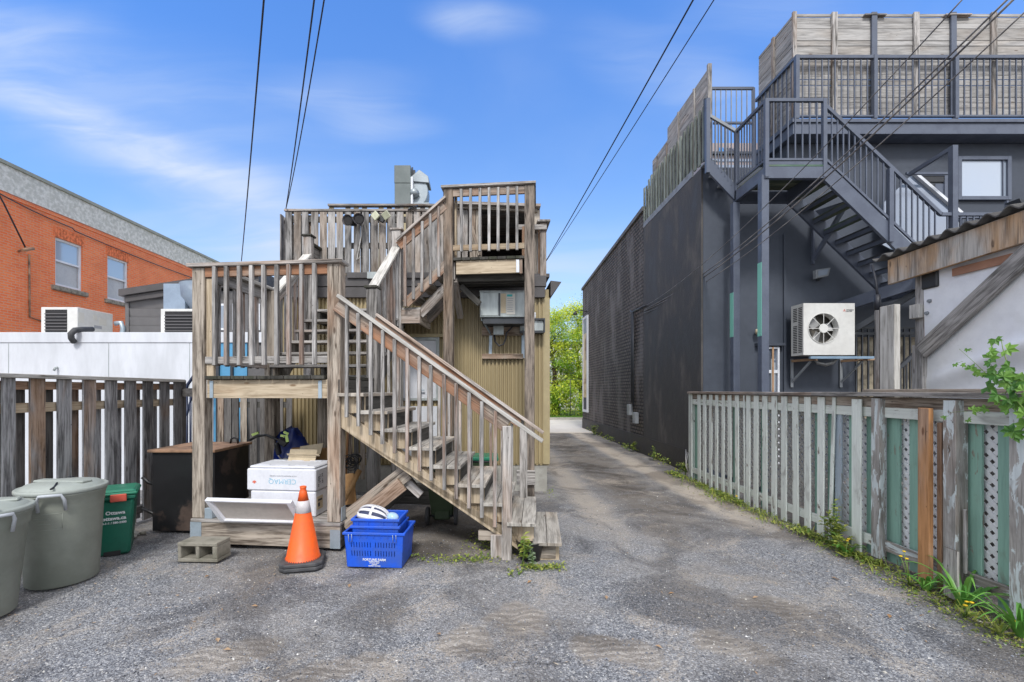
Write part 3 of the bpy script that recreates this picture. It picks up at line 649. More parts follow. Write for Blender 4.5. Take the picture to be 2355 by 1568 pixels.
# ---- kitchen exhaust on the roof
ex = thing('exhaust_duct', 'tall grey-green rectangular metal duct on the roof', 'duct', (U(926, 9.7), 9.9, 3.55))
x0, x1 = U(907, 9.7), U(943, 9.7)
MB().box(x0, x1, 9.7, 10.15, 3.55, Z(421, 9.7)).build('lower_section', dirty('duct_grey', (.145, .17, .165), (.125, .15, .145), 2, .5, .03), ex, .006)
MB().box(x0 - .006, x1 + .006, 9.694, 10.16, Z(421, 9.7) + .002, Z(380, 9.7)).build('upper_section', bpy.data.materials['duct_grey'], ex, .006)
mb = MB(); mb.box(x1 + .006, x1 + .05, 9.72, 9.9, 3.56, Z(405, 9.7)); mb.build('side_trim', frame_w, ex)
mb = MB(); mb.tube([P(948, 385, 9.9), P(948, 440, 9.9)], .018, 6); mb.tube([P(952, 392, 9.9), P(952, 410, 9.9)], .03, 6); mb.build('conduit', steeld, ex)
ef = thing('exhaust_fan', 'round galvanised exhaust fan with a peaked hood beside the duct', 'exhaust fan', (U(966, 9.9), 9.9, 3.55))
cx = U(966, 9.9); g1 = dirty('fan_metal', (.34, .38, .40), (.26, .29, .31), 3, .4, .03, metal=.4)
fx = U(962, 9.9); mb = MB(); n = 26
ring = [(fx + math.cos(k * 2 * math.pi / n) * .21, Z(442, 9.9) + math.sin(k * 2 * math.pi / n) * .30) for k in range(n)]
mb.prism([(a, 9.86, c) for a, c in ring], (0, .3, 0)); mb.build('fan_housing', g1, ef, .01)
mb = MB(); mb.box(fx - .12, fx + .19, 9.88, 10.14, Z(440, 9.9), Z(420, 9.9)); mb.build('outlet', g1, ef)
mb = MB(); mb.prism([(fx - .17, 9.82, Z(420, 9.9)), (fx + .24, 9.82, Z(424, 9.9)), (fx + .22, 9.82, Z(409, 9.9)), (fx + .03, 9.82, Z(394, 9.9)), (fx - .15, 9.82, Z(410, 9.9))], (0, .4, 0)); mb.build('hood', g1, ef, .006)
mb = MB(); mb.tube([P(944, 446, 9.8), P(952, 444, 9.8), P(956, 440, 9.82)], .10, 14); mb.box(fx - .2, fx + .25, 9.8, 10.2, 3.55, Z(470, 9.9)); mb.build('inlet', g1, ef)

# ---- horn speakers and twin floodlight on the roof fence
for i, (uu, vv, dx, l) in enumerate(((804, 509, -.5, 'dark grey horn loudspeaker on the roof fence, the left and lower of the two'), (826, 506, .35, 'dark grey horn loudspeaker on the roof fence, the right one above the cord'))):
    t_ = thing('horn_speaker', l, 'loudspeaker', P(uu, vv, 7.2), 'horn loudspeakers on the roof fence')
    c = P(uu, vv, 7.18); d = Vector((dx * .5, -1, -.1)).normalized()
    pts = [c - d * .16, c - d * .08, c - d * .02, c + d * .05, c + d * .08]; MB().tube(pts, [.02, .03, .05, .078, .088], 16, cap=False).build('horn', dirty('horn_grey' + str(i), (.16, .15, .16), None, 4, .45, .02), t_)
    MB().tube([c - d * .10, c + d * .055], [.05, .068], 14).build('throat', darkhole, t_)
    MB().tube([c - d * .22, c - d * .12], .035, 12).build('driver', steeld, t_)
mb = MB(); mb.tube([P(832, 512, 7.25), P(831, 540, 7.25), P(824, 575, 7.3), P(820, 598, 7.3), P(829, 590, 7.25)], .008, 6); tag(mb.build('speaker_cord', cablew), 'thin white cord hanging from the horn loudspeakers', 'cord')
fl = thing('floodlight', 'twin-head solar floodlight clamped to the roof fence', 'floodlight', P(874, 500, 7.25))
MB().bar(P(866, 497, 7.22), P(884, 508, 7.22), .09, .05, (0, 1, 0)).build('sensor_body', blackp, fl, .01)
for a, b in (((858, 490), (868, 502)), ((881, 500), (894, 490))):
    MB().bar(P(*a, 7.2), P(*b, 7.16), .11, .03, (0, 1, .3)).build('lamp_head', dirty('lamp_face', (.55, .56, .40), None, 9, .4, 0), fl, .006)
MB().bar(P(862, 488, 7.25), P(886, 494, 7.25), .015, .015).build('bracket', blackp, fl)
mb = MB(); mb.bar(P(940, 481, 7.35), P(958, 473, 7.3), .12, .015, (0, -.6, 1)); tag(mb.build('solar_panel', blackp), 'small black solar panel on the roof fence below the duct', 'solar panel')

# ------------------------------------------------------------------ white flat-roofed building, left
wb = thing('white_building', 'low white panelled building beyond the left fence with a blue end', 'building', (-8, 7.7, 0))
WB = 7.6; xr = U(490, WB)
MB().box(-14, xr, WB, 12.4, -.05, Z(788, WB)).build('wall', whitewall, wb)
MB().box(-14, U(658, WB) - .03, WB - .015, 12.4, Z(788, WB) + .002, Z(764, WB)).build('parapet', whitewall, wb, .004)
MB().box(xr + .002, U(567, WB), WB + .01, 12, -.05, Z(788, WB)).build('blue_wall', bluep, wb)
MB().box(U(567, WB) + .002, U(652, WB), WB + .03, 12, -.05, Z(788, WB)).build('grey_wall', siding, wb)
mb = MB()
for uu in (20, 250, 436): mb.box(U(uu, WB) - .004, U(uu, WB) + .004, WB - .004, WB - .001, .3, Z(789, WB))
mb.build('panel_seam', steelz, wb)
mb = MB(); mb.box(xr + .06, xr + .11, WB - .03, WB + .008, 0, 2.2); mb.box(xr + .30, xr + .34, WB - .03, WB + .008, 0, 2.2); mb.build('door_frame', steeld, wb)
hs = MB(); q = [P(212, 757, 7.9), P(190, 757, 7.7), P(172, 759, 7.5), P(163, 768, 7.46), P(164, 778, 7.5), P(170, 786, 7.56)]; hs.tube(q, .045, 10); tag(hs.build('rubber_hose', rubber), 'black rubber hose bending over the white parapet', 'hose')
sp_ = MB(); sp_.tube([P(132, 845, 7.6), P(127, 846, 7.55), P(124, 852, 7.53)], .018, 8); tag(sp_.build('wall_spout', steelz), 'small bent metal spout on the white wall above the fence', 'spout')
# rooftop machines
def roof_ac(nm, l, x0, x1, y0, y1, z0, z1, grille_u=.72):
    t_ = thing(nm, l, 'air conditioner', ((x0 + x1) / 2, (y0 + y1) / 2, z0))
    MB().box(x0, x1, y0, y1, z0, z1).build('casing', offwhite, t_, .008)
    gx0 = x0 + .09; gx1 = x0 + (x1 - x0) * grille_u
    g = MB().box(gx0, gx1, y0 - .004, y0 - .001, z0 + .0, z1 - .05).build('grille', darkhole, t_)
    mb = MB(); n = 14
    for k in range(n):
        zz = z0 + .03 + (z1 - .1 - z0) * k / n; mb.bar((gx0, y0 - .016, zz), (gx1, y0 - .016, zz), .02, .014, (0, -.6, 1))
    mb.build('louvres', siding, g)
    return t_
a1 = roof_ac('rooftop_air_conditioner', 'cream air conditioner with a dark louvred end on the white roof by the brick wall', U(94, 9), U(178, 9), 9.0, 9.85, 2.3, Z(706, 9), .72)
mb = MB(); sx = U(178, 9) + .001
for (y0, y1, z0_, z1_) in ((9.03, 9.15, 3.0, 3.2), (9.36, 9.45, 3.1, 3.2), (9.5, 9.68, 3.02, 3.16), (9.72, 9.8, 2.7, 2.85)): MB().box(sx, sx + .003, y0, y1, z0_, z1_).build('sticker', rpaint, a1)
pass
mb = MB(); mb.box(sx, sx + .004, 9.38, 9.56, 2.93, 2.99); mb.build('badge', greyprint, a1)
mb = MB(); mb.tube([(sx, 9.9, 3.1), (sx + .12, 9.92, 3.12), (sx + .16, 9.92, 3.0), (sx + .1, 9.92, 2.5)], .05, 8); mb.build('pipe', galv, a1)
a2 = roof_ac('rooftop_condenser', 'condenser with a grey louvred face and white frame below the round duct', U(369, 9), U(369, 9) + 1.0, 9.0, 9.7, 2.3, Z(710, 9), .95)
gs = thing('rooftop_shed', 'grey sided rooftop shed with a sloping dark roof edge', 'shed', (-7.2, 10.6, 2.4))
x0 = U(297, 10); MB().box(x0, x0 + 3, 10, 12, 2.3, Z(672, 10)).build('wall', siding, gs)
mb = MB()
for k in range(8): mb.bar((x0, 9.985, 2.4 + k * .19), (x0 + 3, 9.985, 2.4 + k * .19), .02, .185, (0, -.12, 1))
mb.build('lap_boards', siding, gs)
MB().box(x0 - .05, x0 + .03, 9.95, 10.02, 2.3, Z(672, 10)).build('corner_trim', siding, gs)
mb = MB(); a = P(272, 665, 9.8); b = P(440, 640, 9.8); b2 = a + (b - a) * 1.9; dn = Vector((0, 0, -.14)); mb.prism([a, b2, b2 + dn, a + dn], (0, 2.4, 0)); mb.prism([a + dn * 1.02 + Vector((.08, .06, 0)), b2 + dn * 1.02 + Vector((0, .06, 0)), b2 + dn * 1.9 + Vector((0, .06, 0)), a + dn * 1.9 + Vector((.08, .06, 0))], (0, 2.2, 0)); mb.build('roof', fascia, gs)
dt = thing('round_duct', 'bluish galvanised duct with a round elbow on the white roof', 'duct', (U(420, 9.5), 9.6, 2.6))
MB().box(U(375, 9.5), U(425, 9.5), 9.5, 9.9, Z(712, 9.5), Z(652, 9.5)).build('square_section', dirty('duct_pale_blue', (.27, .34, .43), (.23, .29, .37), 3, .5, .03), dt, .008)
mb = MB(); cx = U(452, 9.45); pts = [(cx + math.cos(a) * .0, 0, 0) for a in (0,)]; mb.tube([P(446, 652, 9.7), P(448, 678, 9.7), P(462, 694, 9.7), P(490, 698, 9.7)], .27, 20); mb.build('elbow', dirty('duct_blue_grey', (.20, .25, .31), (.16, .20, .26), 3, .5, .03), dt)
# bits of glazing seen through the landing rails
sc = thing('small_outbuilding', 'narrow outbuilding front with dark panes seen through the landing balusters', 'outbuilding', (U(560, 8.2), 8.2, 2.5))
MB().box(U(500, 8.3), U(612, 8.3), 8.25, 8.9, 2.5, Z(690, 8.3)).build('wall', siding, sc)
for (a, b) in ((505, 532), (540, 566), (575, 602)):
    w_ = MB().box(U(a, 8.3), U(b, 8.3), 8.22, 8.249, Z(760, 8.3), Z(700, 8.3)).build('window', frame_w, sc); MB().box(U(a + 4, 8.3), U(b - 4, 8.3), 8.212, 8.219, Z(755, 8.3), Z(705, 8.3)).build('pane', darkglass, w_)

# ------------------------------------------------------------------ orange brick building, far left
bb = thing('brick_building', 'two-storey orange brick building with a rough grey-white parapet', 'building', (-14, 20, 0))
BX = -14.0; ZP = 7.38; ZT = 8.16
wins = [(YX(127, BX), YX(190, BX), 5.04, 6.6), (YX(247, BX), YX(295, BX), 5.0, 6.6)]
wins = [(-a if a < 0 else a, -b if b < 0 else b, c, d) for a, b, c, d in wins]
mb = MB(); ys = [5.0]
segs = []; yy = 5.0
for (a, b, c, d) in wins:
    a, b = min(a, b), max(a, b); mb.box(BX - 6, BX, yy, a, -.05, ZP); mb.box(BX - 6, BX, a, b, -.05, c); mb.box(BX - 6, BX, a, b, d, ZP); mb.box(BX - 6, BX - .22, a, b, c, d); yy = b
mb.box(BX - 6, BX, yy, 34, -.05, ZP); mb.build('wall', brick, bb)
MB().box(BX - 6, BX + .03, 5, 34, ZP + .002, ZT).build('parapet', stucco, bb)
MB().box(BX - 6.1, BX + .09, 4.9, 34, ZT + .002, ZT + .10).build('coping', dirty('coping_grey', (.33, .34, .29), (.27, .28, .24), 3, .6), bb)
MB().box(BX + .002, BX + .025, 5, 34, ZP - .13, ZP - .055).build('string_course', brick, bb)
for (a, b, c, d) in wins:
    a, b = min(a, b), max(a, b)
    w = MB(); t_ = .07
    w.box(BX - .12, BX - .05, a, a + t_, c, d); w.box(BX - .12, BX - .05, b - t_, b, c, d); w.box(BX - .12, BX - .05, a + t_, b - t_, d - t_, d); w.box(BX - .12, BX - .05, a + t_, b - t_, c, c + .08)
    wf = w.build('window', frame_w, bb, .005)
    mid = (c + d) / 2 + .05
    MB().box(BX - .115, BX - .06, a + t_, b - t_, mid - .03, mid + .03).build('meeting_rail', frame_w, wf)
    MB().box(BX - .15, BX - .10, a + t_, b - t_, mid + .03, d - t_).build('pane', winglass, wf)
    MB().box(BX - .17, BX - .125, a + t_, b - t_, c + .08, mid - .03).build('pane', curtain, wf)
    mb = MB(); mb.box(BX - .1, BX + .10, a - .14, b + .14, c - .16, c - .01); mb.build('sill', stonesill, bb, .02)
    mb = MB(); n = 10
    for k in range(n):
        y0 = a - .06 + (b - a + .12) * k / n; mb.box(BX + .001, BX + .018, y0 + .006, y0 + (b - a + .12) / n - .006, d + .005, d + .32)
    mb.build('arch_bricks', archb, bb)
sb = thing('service_bracket', 'rusty cable anchor on the orange brick wall left of the windows', 'cable bracket', (BX, 13.6, 5.4))
ay = YX(42, BX); az = Z(578, ay)
mb = MB(); mb.tube([(BX, ay, az), (BX + .25, ay, az + .1)], .03, 6); mb.tube([(BX + .25, ay - .12, az), (BX + .25, ay + .2, az + .15)], .05, 6); mb.tube([(BX + .02, ay + .3, az), (BX + .02, ay + .32, az - 1.9), (BX + .02, ay + .9, az - 2.0)], .025, 6); mb.build('anchor', rust, sb)
mb = MB(); mb.tube([(BX + .1, ay - 1.5, az + 2.7), (BX + .2, ay - .6, az + 1.2), (BX + .22, ay, az + .1)], .022, 5); mb.build('cable', cable, sb)
def cable_pts(p0, p1, sag, n=24):
    p0 = Vector(p0); p1 = Vector(p1); return [p0.lerp(p1, k / n) + Vector((0, 0, -sag * 4 * (k / n) * (1 - k / n))) for k in range(n + 1)]
mb = MB(); mb.tube(cable_pts((BX + .07, 12.9, 7.25), (BX + .07, 15.2, 7.07), .05, 8)[0:9] + cable_pts((BX + .07, 15.3, 7.0), (BX + .07, 24, 7.0), .1, 14), .018, 5); tag(mb.build('wall_cable', steeld), 'thin cable strung along the top of the orange brick wall', 'cable')

# ------------------------------------------------------------------ left board fence
lf = thing('board_fence', 'weathered board-on-board fence behind the bins on the left', 'fence', (-4.33, 5, 0))
LX = -4.33
def ly(u): return -4.33 * F0 / (u - HU)
fb = [(-46, -14), (0, 30), (64, 99), (128, 160), (187, 216), (239, 265), (284, 309), (326, 348), (365, 386), (397, 415)]
for i, (a, b) in enumerate(fb):
    y0, y1 = ly(a), ly(b); zt_ = 1.76
    r = (random.random(), random.uniform(.2, .9) if i < 7 else .05, .95 if i in (2, 4) else random.uniform(0, .45))
    MB().obox(Vector((LX + .015, (y0 + y1) / 2, (zt_ + .03) / 2)), Vector((0, 0, 1)), Vector((0, 1, 0)), Vector((1, 0, 0)), (zt_ - .03) / 2, (y1 - y0) / 2, .011, r).build('picket', wfen, lf, .002)
for (a, b) in ((-20, 8), (30, 53), (99, 118), (159, 177), (216, 229), (263, 276), (306, 319), (346, 358)):
    y0, y1 = -(LX - .09) * F0 / (HU - a), -(LX - .09) * F0 / (HU - b)
    MB().obox(Vector((LX - .09, (y0 + y1) / 2, .88)), Vector((0, 0, 1)), Vector((0, 1, 0)), Vector((1, 0, 0)), .84, (y1 - y0) / 2 + .008, .011).build('back_picket', wfen if a > 150 else wfen2, lf)
MB().box(LX - .09, LX + .07, 3.6, 6.38, 1.762, 1.80).build('cap_rail', wcap, lf, .003)
lab(MB().box(LX - .07, LX - .005, 3.6, 6.38, 1.655, 1.735).build('rail', worange, lf), 'orange-brown upper rail'); MB().box(LX - .07, LX - .005, 3.6, 6.38, 1.44, 1.53).build('rail', wpale, lf); MB().box(LX - .07, LX - .005, 3.6, 6.38, .12, .21).build('rail', wfen2, lf)
MB().box(LX - .07, LX + .02, 6.38, 6.47, -.02, 1.79).build('post', wfen2, lf, .004)
MB().bar((LX, 6.42, 1.62), (-3.05, 5.0, 1.62), .035, .11).build('rail', wfen2, lf)
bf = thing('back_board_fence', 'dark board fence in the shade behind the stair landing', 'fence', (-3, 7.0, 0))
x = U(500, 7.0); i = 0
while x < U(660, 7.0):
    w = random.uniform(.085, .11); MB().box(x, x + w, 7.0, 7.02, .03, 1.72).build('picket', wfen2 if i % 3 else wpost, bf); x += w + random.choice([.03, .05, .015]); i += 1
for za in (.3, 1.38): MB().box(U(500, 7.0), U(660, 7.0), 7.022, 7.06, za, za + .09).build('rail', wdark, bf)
hr = thing('metal_handrail', 'curved dark blue metal handrail between fence and white building', 'handrail', (U(440, 7.2), 7.2, 0))
navy = dirty('navy_metal', (.02, .03, .07), None, 4, .35, 0)
mb = MB(); mb.tube([P(418, 1120, 7.2), P(418, 965, 7.2), P(421, 925, 7.2), P(431, 885, 7.2), P(447, 862, 7.2), P(470, 850, 7.2)], .024, 8); mb.build('top_rail', navy, hr)
mb = MB(); mb.tube([P(425, 1000, 7.2), P(428, 960, 7.2), P(440, 915, 7.2), P(470, 880, 7.2)], .018, 8); mb.build('lower_rail', navy, hr)
for uu in (430, 438, 506, 516, 530): MB().tube([P(uu, 1130, 7.2), P(uu, 905, 7.2)], .016, 6).build('bar', navy, hr)
mb = MB(); mb.tube([P(500, 900, 7.18), P(512, 945, 7.18), P(540, 985, 7.15)], .02, 8); mb.build('top_rail', navy, hr)

# ------------------------------------------------------------------ wooden stair tower
SA = R(6); SO = Vector((-1.53, 4.66, 0))
ST = Matrix.Translation(SO) @ Matrix.Rotation(-SA, 4, 'Z')
def MS(): return MB(ST)
ws = thing('wooden_staircase', 'weathered wooden exterior staircase of three flights with landings and balustrades', 'staircase', ST @ Vector((0, .1, 0)))
def sb_(x0, x1, y0, y1, z0, z1, nm, m, bev=.004, grain='auto', r=None): return MS().box(x0, x1, y0, y1, z0, z1, grain, r).build(nm, m, ws, bev)
def sbar(p0, p1, w, t, nm, m, up=(0, 0, 1), bev=.004, r=None): return MS().bar(p0, p1, w, t, up, r).build(nm, m, ws, bev)
def post(x, y, z0, z1, s=.14, m=None): return sb_(x, x + s, y, y + s, z0, z1, 'post', m or wpost, .008)
LZ = 1.80; RZ = 2.97
# base platform
sb_(-1.64, .005, -.01, .03, .03, .255, 'base_beam', wpost, .004, r=(.2, .6, .3))
sb_(-1.64, -1.60, .031, 1.2, .03, .255, 'base_beam', wdark); sb_(-.035, .005, .031, 1.2, .03, .255, 'base_beam', wdark)
for k in range(8): sb_(-1.64, .01, -.02 + k * .153, .125 + k * .153, .257, .29, 'deck_board', wg)
for (a, b, c) in ((-1.645, -1.52, .10), (-.10, .009, .03)): sb_(a, b, -.016, -.011, .03 if c == .03 else .06, .22 if c == .03 else .256, 'connector_plate', galv, 0)
sb_(-1.495, -1.41, .0, .12, .291, .40, 'connector_plate', galv, .003); sb_(.002, .008, .02, .12, .30, .44, 'connector_plate', galv, 0)
# posts
post(-1.64, 0, .292, RZ - .02); post(-.14, 0, .292, RZ - .02)
post(-1.52, 1.10, .0, RZ - .03); post(-.11, 1.0, .27, 2.92, .14, wg); post(-.80, 1.10, .0, LZ - .2, .11)
post(-.12, 2.02, .25, 4.0, .14, wg); post(.66, 1.98, .25, 4.56, .14, wstain); post(1.83, 1.98, .0, 4.56, .14, wstain); post(-1.50, 2.05, LZ, 3.97, .12, wg)
sb_(-.14, .04, .97, 1.17, .0, .27, 'post_footing', wpale); sb_(-.14, .04, 1.99, 2.19, .0, .25, 'post_footing', wg); sb_(.64, .82, 1.96, 2.14, 0, .25, 'post_footing', wg)
sb_(1.72, 1.98, 1.93, 1.978, .32, .52, 'post_block', wg)
sb_(-.13, .03, .98, 1.16, 2.922, 2.955, 'post_cap', wmoss); sb_(-.14, .04, 2.0, 2.18, 4.002, 4.03, 'post_cap', wg); sb_(-1.52, -1.36, 2.03, 2.19, 3.972, 4.0, 'post_cap', wmoss)
sb_(-1.498, -1.415, .03, .07, LZ - .02, RZ - .13, 'post', wpale, .004, r=(.3, .8, .2))
# landing 1
k = 0; x = -1.62
while x < -.02:
    w = .14; sb_(x, min(x + w, -.01), -.03 if -1.5 < x < -.15 else .142, 1.22, LZ - .035, LZ, 'deck_board', wmoss if k % 1 == 0 else wg, .003, 'y'); x += .147; k += 1
sb_(-1.48, -.145, .02, .06, LZ - .235, LZ - .04, 'rim_beam', wpale, .004, r=(.4, .7, .1)); sb_(-1.498, -1.482, .03, .08, LZ - .235, LZ - .04, 'rim_beam', wg)
sb_(-1.445, -1.405, .008, .0195, LZ - .235, LZ - .05, 'joist_hanger', galv, .003); sb_(-.24, -.20, .008, .0195, LZ - .235, LZ - .05, 'joist_hanger', galv, .003)
sb_(-1.54, -1.50, .15, 1.1, LZ - .235, LZ - .04, 'rim_beam', wg); sb_(-.06, -.02, .15, 1.0, LZ - .235, LZ - .04, 'rim_beam', wdark); sb_(-1.5, -.1, 1.12, 1.16, LZ - .235, LZ - .04, 'rim_beam', wg)
for k in range(3): sb_(-1.15 + k * .38, -1.11 + k * .38, .065, 1.115, LZ - .22, LZ - .04, 'joist', wg)
def balusters(p0, p1, n, ztop, zbot, m=wbal, w=.040, off=(0, -1), follow=True):
    """n balusters between local p0 and p1 (x,y,z rail line); hang from ztop over line to zbot under it"""
    p0 = Vector(p0); p1 = Vector(p1)
    for i in range(n):
        q = p0.lerp(p1, (i + .5) / n) + Vector((random.uniform(-.004, .004), 0, 0)); tl = random.uniform(-.006, .006)
        MS().bar((q.x, q.y, q.z + zbot), (q.x + tl, q.y, q.z + ztop), w, w, (0, 1, 0), (random.random(), random.random(), random.uniform(0, 1))).build('baluster', m, ws, .004)
sb_(-1.68, .035, -.035, .145, RZ - .018, RZ + .02, 'cap_rail', wg, .005)
sb_(-1.498, -.142, .01, .045, RZ - .12, RZ - .02, 'top_rail', wrail, .003, r=(.7, .6, .9)); sb_(-1.498, -.142, .01, .045, LZ + .13, LZ + .205, 'bottom_rail', wg, .003)
balusters((-1.44, -.012, RZ), (-.20, -.012, RZ), 9, -.02, -1.06)
sb_(-1.59, -1.42, .147, 1.26, RZ - .018, RZ + .02, 'cap_rail', wcap, .004); sb_(-1.515, -1.478, .142, 1.1, RZ - .15, RZ - .02, 'top_rail', wg); sb_(-1.515, -1.478, .142, 1.1, LZ + .13, LZ + .22, 'bottom_rail', wg)
balusters((-1.54, .2, RZ), (-1.54, 1.05, RZ), 6, -.03, -1.05)
sb_(-1.50, -.10, 1.265, 1.30, LZ - .05, LZ + .05, 'back_ledger', wcap)
# flight 1 : down to the right
RUN = .247; RISE = .179; XN = 2.22
def sawtooth(x_start, n, run, rise, ztop, sign, y0, th, drop, mat, nm='stringer', axis='x', c0=0.0):
    """stringer going down from (x_start, ztop) over n steps"""
    top = []; X = x_start; Zc = ztop
    pts = [(X, Zc - rise)]
    for i in range(n - 1):
        pts.append((X + run * (i + 1), Zc - rise * (i + 1))); pts.append((X + run * (i + 1), Zc - rise * (i + 2)))
    xe = X + run * n; pts.append((xe, Zc - rise * n)); pts.append((xe, max(Zc - rise * n - .18, .02)))
    slope = rise / run; pts.append((max(xe - .22, X + .1), max(Zc - rise * n - .18, .02)) if Zc - rise * n < .25 else (xe, Zc - rise * n - .2))
    pts.append((X, Zc - rise - drop))
    if axis == 'x': poly = [(sign * a + c0, y0, z) for a, z in pts]; off = (0, th, 0)
    else: poly = [(y0, sign * a + c0, z) for a, z in pts]; off = (th, 0, 0)
    MS().prism(poly, off).build(nm, mat, ws)
# board-grain stringers: long plank below, triangular blocks above
def plank_stringer(y, mat):
    th = .04; s = RISE / RUN
    def line(x): return LZ - RISE + .0 - s * x
    x0, x1 = .0, XN - .62 + .13
    # plank polygon follows the flight
    MS().prism([(x0, y, line(x0) - .36), (x0, y, line(x0) - .155), (x1 + .42, y, line(x1 + .42) - .155), (x1 + .42, y, .02), (x1 + .17, y, .02)], (0, th, 0), (.3, .8, .1)).build('stringer', mat, ws, .003)
    for i in range(9):
        xx = RUN * i; zz = LZ - RISE * (i + 1) - .036
        MS().prism([(xx, y + .002, zz - .19 + .02), (xx, y + .002, zz), (xx + RUN, y + .002, zz), (xx + RUN, y + .002, zz - .17)], (0, th - .004, 0), (random.random(), .7, .1)).build('stringer_block', mat, ws)
plank_stringer(.03, wpale); plank_stringer(.93, wg)
for i in range(9):
    zz = LZ - RISE * (i + 1); xx = RUN * i
    last = i == 8
    for (a, b) in ((xx - .012, xx + .125), (xx + .130, xx + .268)):
        sb_(a, b, -.05 - (.03 if i > 6 else 0), 1.03, zz - .036, zz + random.uniform(-.002, .002), 'tread', wtread, .004, 'y')
    if i < 8: sb_(xx - .02, xx - .004, .0, .98, zz, zz + RISE - .04, 'riser', wdark, 0)
lab(sb_(XN - .095, XN - .035, .18, .82, RISE + .003, RISE + .006, 'grip_strip', dirty('grip_strip', (.14, .14, .14), (.3, .3, .3), 12, .8, .2), 0), 'worn grey anti-slip strip')
sb_(XN - .19, XN - .03, .02, .10, .0, .142, 'step_leg', wpost); sb_(XN - .1, XN - .03, .86, .95, .0, .142, 'step_leg', wg)
post(1.665, -.055, -.03, 1.30, .095, wg)
sl = .705; rz0 = 2.60
def railz(x): return rz0 - sl * x
sbar((-.02, -.02, railz(-.02) - .085), (1.72, -.02, railz(1.72) - .085), .034, .15, 'handrail', wrail, (0, 0, 1), .004, (.2, .6, 1))
sbar((.0, -.03, railz(0) + .008), (2.06, -.03, railz(2.06) + .008), .10, .034, 'cap_rail', wcap, (0, 0, 1), .004)
balusters((.03, -.055, railz(.03)), (1.66, -.055, railz(1.66)), 13, -.02, -1.16, wbal, .034)
sbar((.0, 1.0, railz(0) - .075), (1.8, 1.0, railz(1.8) - .075), .034, .12, 'handrail', wrail, (0, 0, 1), .004, (.2, .5, 1))
sbar((.03, 1.0, railz(.03) + .008), (2.08, 1.0, railz(2.08) + .008), .10, .034, 'cap_rail', wg, (0, 0, 1), .004)
balusters((.1, 1.035, railz(.1)), (1.9, 1.035, railz(1.9)), 14, -.01, -1.12, wbal, .034)
post(1.80, .955, .0, 1.2, .09, wg)
# braces under flight 1
sbar((.02, .15, .30), (.66, .15, .80), .04, .17, 'brace', wpost, (0, 0, 1)); sbar((.02, .11, .20), (.62, .11, .68), .04, .15, 'brace', wpost, (0, 0, 1)); sbar((.6, .2, .72), (.80, .2, .55), .04, .09, 'brace', wg, (0, 0, 1))
sbar((.05, .98, .15), (.50, .98, .55), .04, .14, 'brace', wdark, (0, 0, 1))
sb_(1.55, 1.665, .0, .04, -.01, .22, 'stake', wg); sb_(1.42, 1.60, .06, .1, .14, .24, 'stake', wpost)
# flight 2 : away from the camera
L2 = 2.87; n2 = 6; r2 = (L2 - LZ) / n2; run2 = (2.12 - 1.08) / (n2 - 1)
for i in range(1, n2):
    y = 1.08 + run2 * (i - 1); zz = LZ + r2 * i
    sb_(-1.44, -.0, y, y + .125, zz - .036, zz, 'tread', wg); sb_(-1.44, -.0, y + .13, y + .25, zz - .036, zz, 'tread', wg)
for xx in (-1.44, -.75, -.06):
    MS().prism([(xx, 1.10, LZ - .04), (xx, 1.10 , LZ + .13)] + [q for i in range(1, n2) for q in ((xx, 1.10 + run2 * (i - 1) + .0, LZ + r2 * i - .038), (xx, 1.10 + run2 * i, LZ + r2 * i - .038))] + [(xx, 2.15, L2 - .06), (xx, 2.15, L2 - .34), (xx, 1.25, LZ - .2)], (.04, 0, 0)).build('stringer', wdark if xx > -1 else wg, ws)
for (xx, m_, a, b) in ((-1.44, wcap, (1.22, 2.95), (2.08, 3.70)), (-.05, wcap, (1.06, 2.93), (2.05, 3.76))):
    sbar((xx, a[0], a[1]), (xx, b[0], b[1]), .13, .035, 'cap_rail', m_); sbar((xx, a[0] + .02, a[1] - .09), (xx, b[0], b[1] - .09), .035, .12, 'top_rail', wg)
    n = 7
    for i in range(n):
        t_ = (i + .5) / n; y = a[0] + (b[0] - a[0]) * t_; zz = a[1] + (b[1] - a[1]) * t_
        MS().bar((xx + (.03 if xx > -1 else -.03), y, zz - 1.12), (xx + (.03 if xx > -1 else -.03), y, zz - .02), .036, .036, (0, 1, 0)).build('baluster', wbal, ws, .003)
# landing 2
sb_(-1.56, .30, 2.08, 2.72, L2 - .035, L2, 'deck_board', wg); sb_(-.0, .30, 2.04, 2.079, L2 - .24, L2 - .037, 'rim_beam', wg); sb_(.26, .30, 2.08, 2.72, L2 - .24, L2 - .037, 'rim_beam', wpost)
for k in range(4): sb_(-1.3 + k * .38, -1.26 + k * .38, 2.1, 2.72, L2 - .22, L2 - .037, 'joist', wdark)
sb_(-1.56, -1.44, 2.2, 2.72, 3.9, 3.94, 'cap_rail', wmoss); sb_(-1.52, -1.48, 2.2, 2.72, 3.75, 3.898, 'top_rail', wg); balusters((-1.54, 2.22, 3.9), (-1.54, 2.7, 3.9), 4, -.02, -1.0)
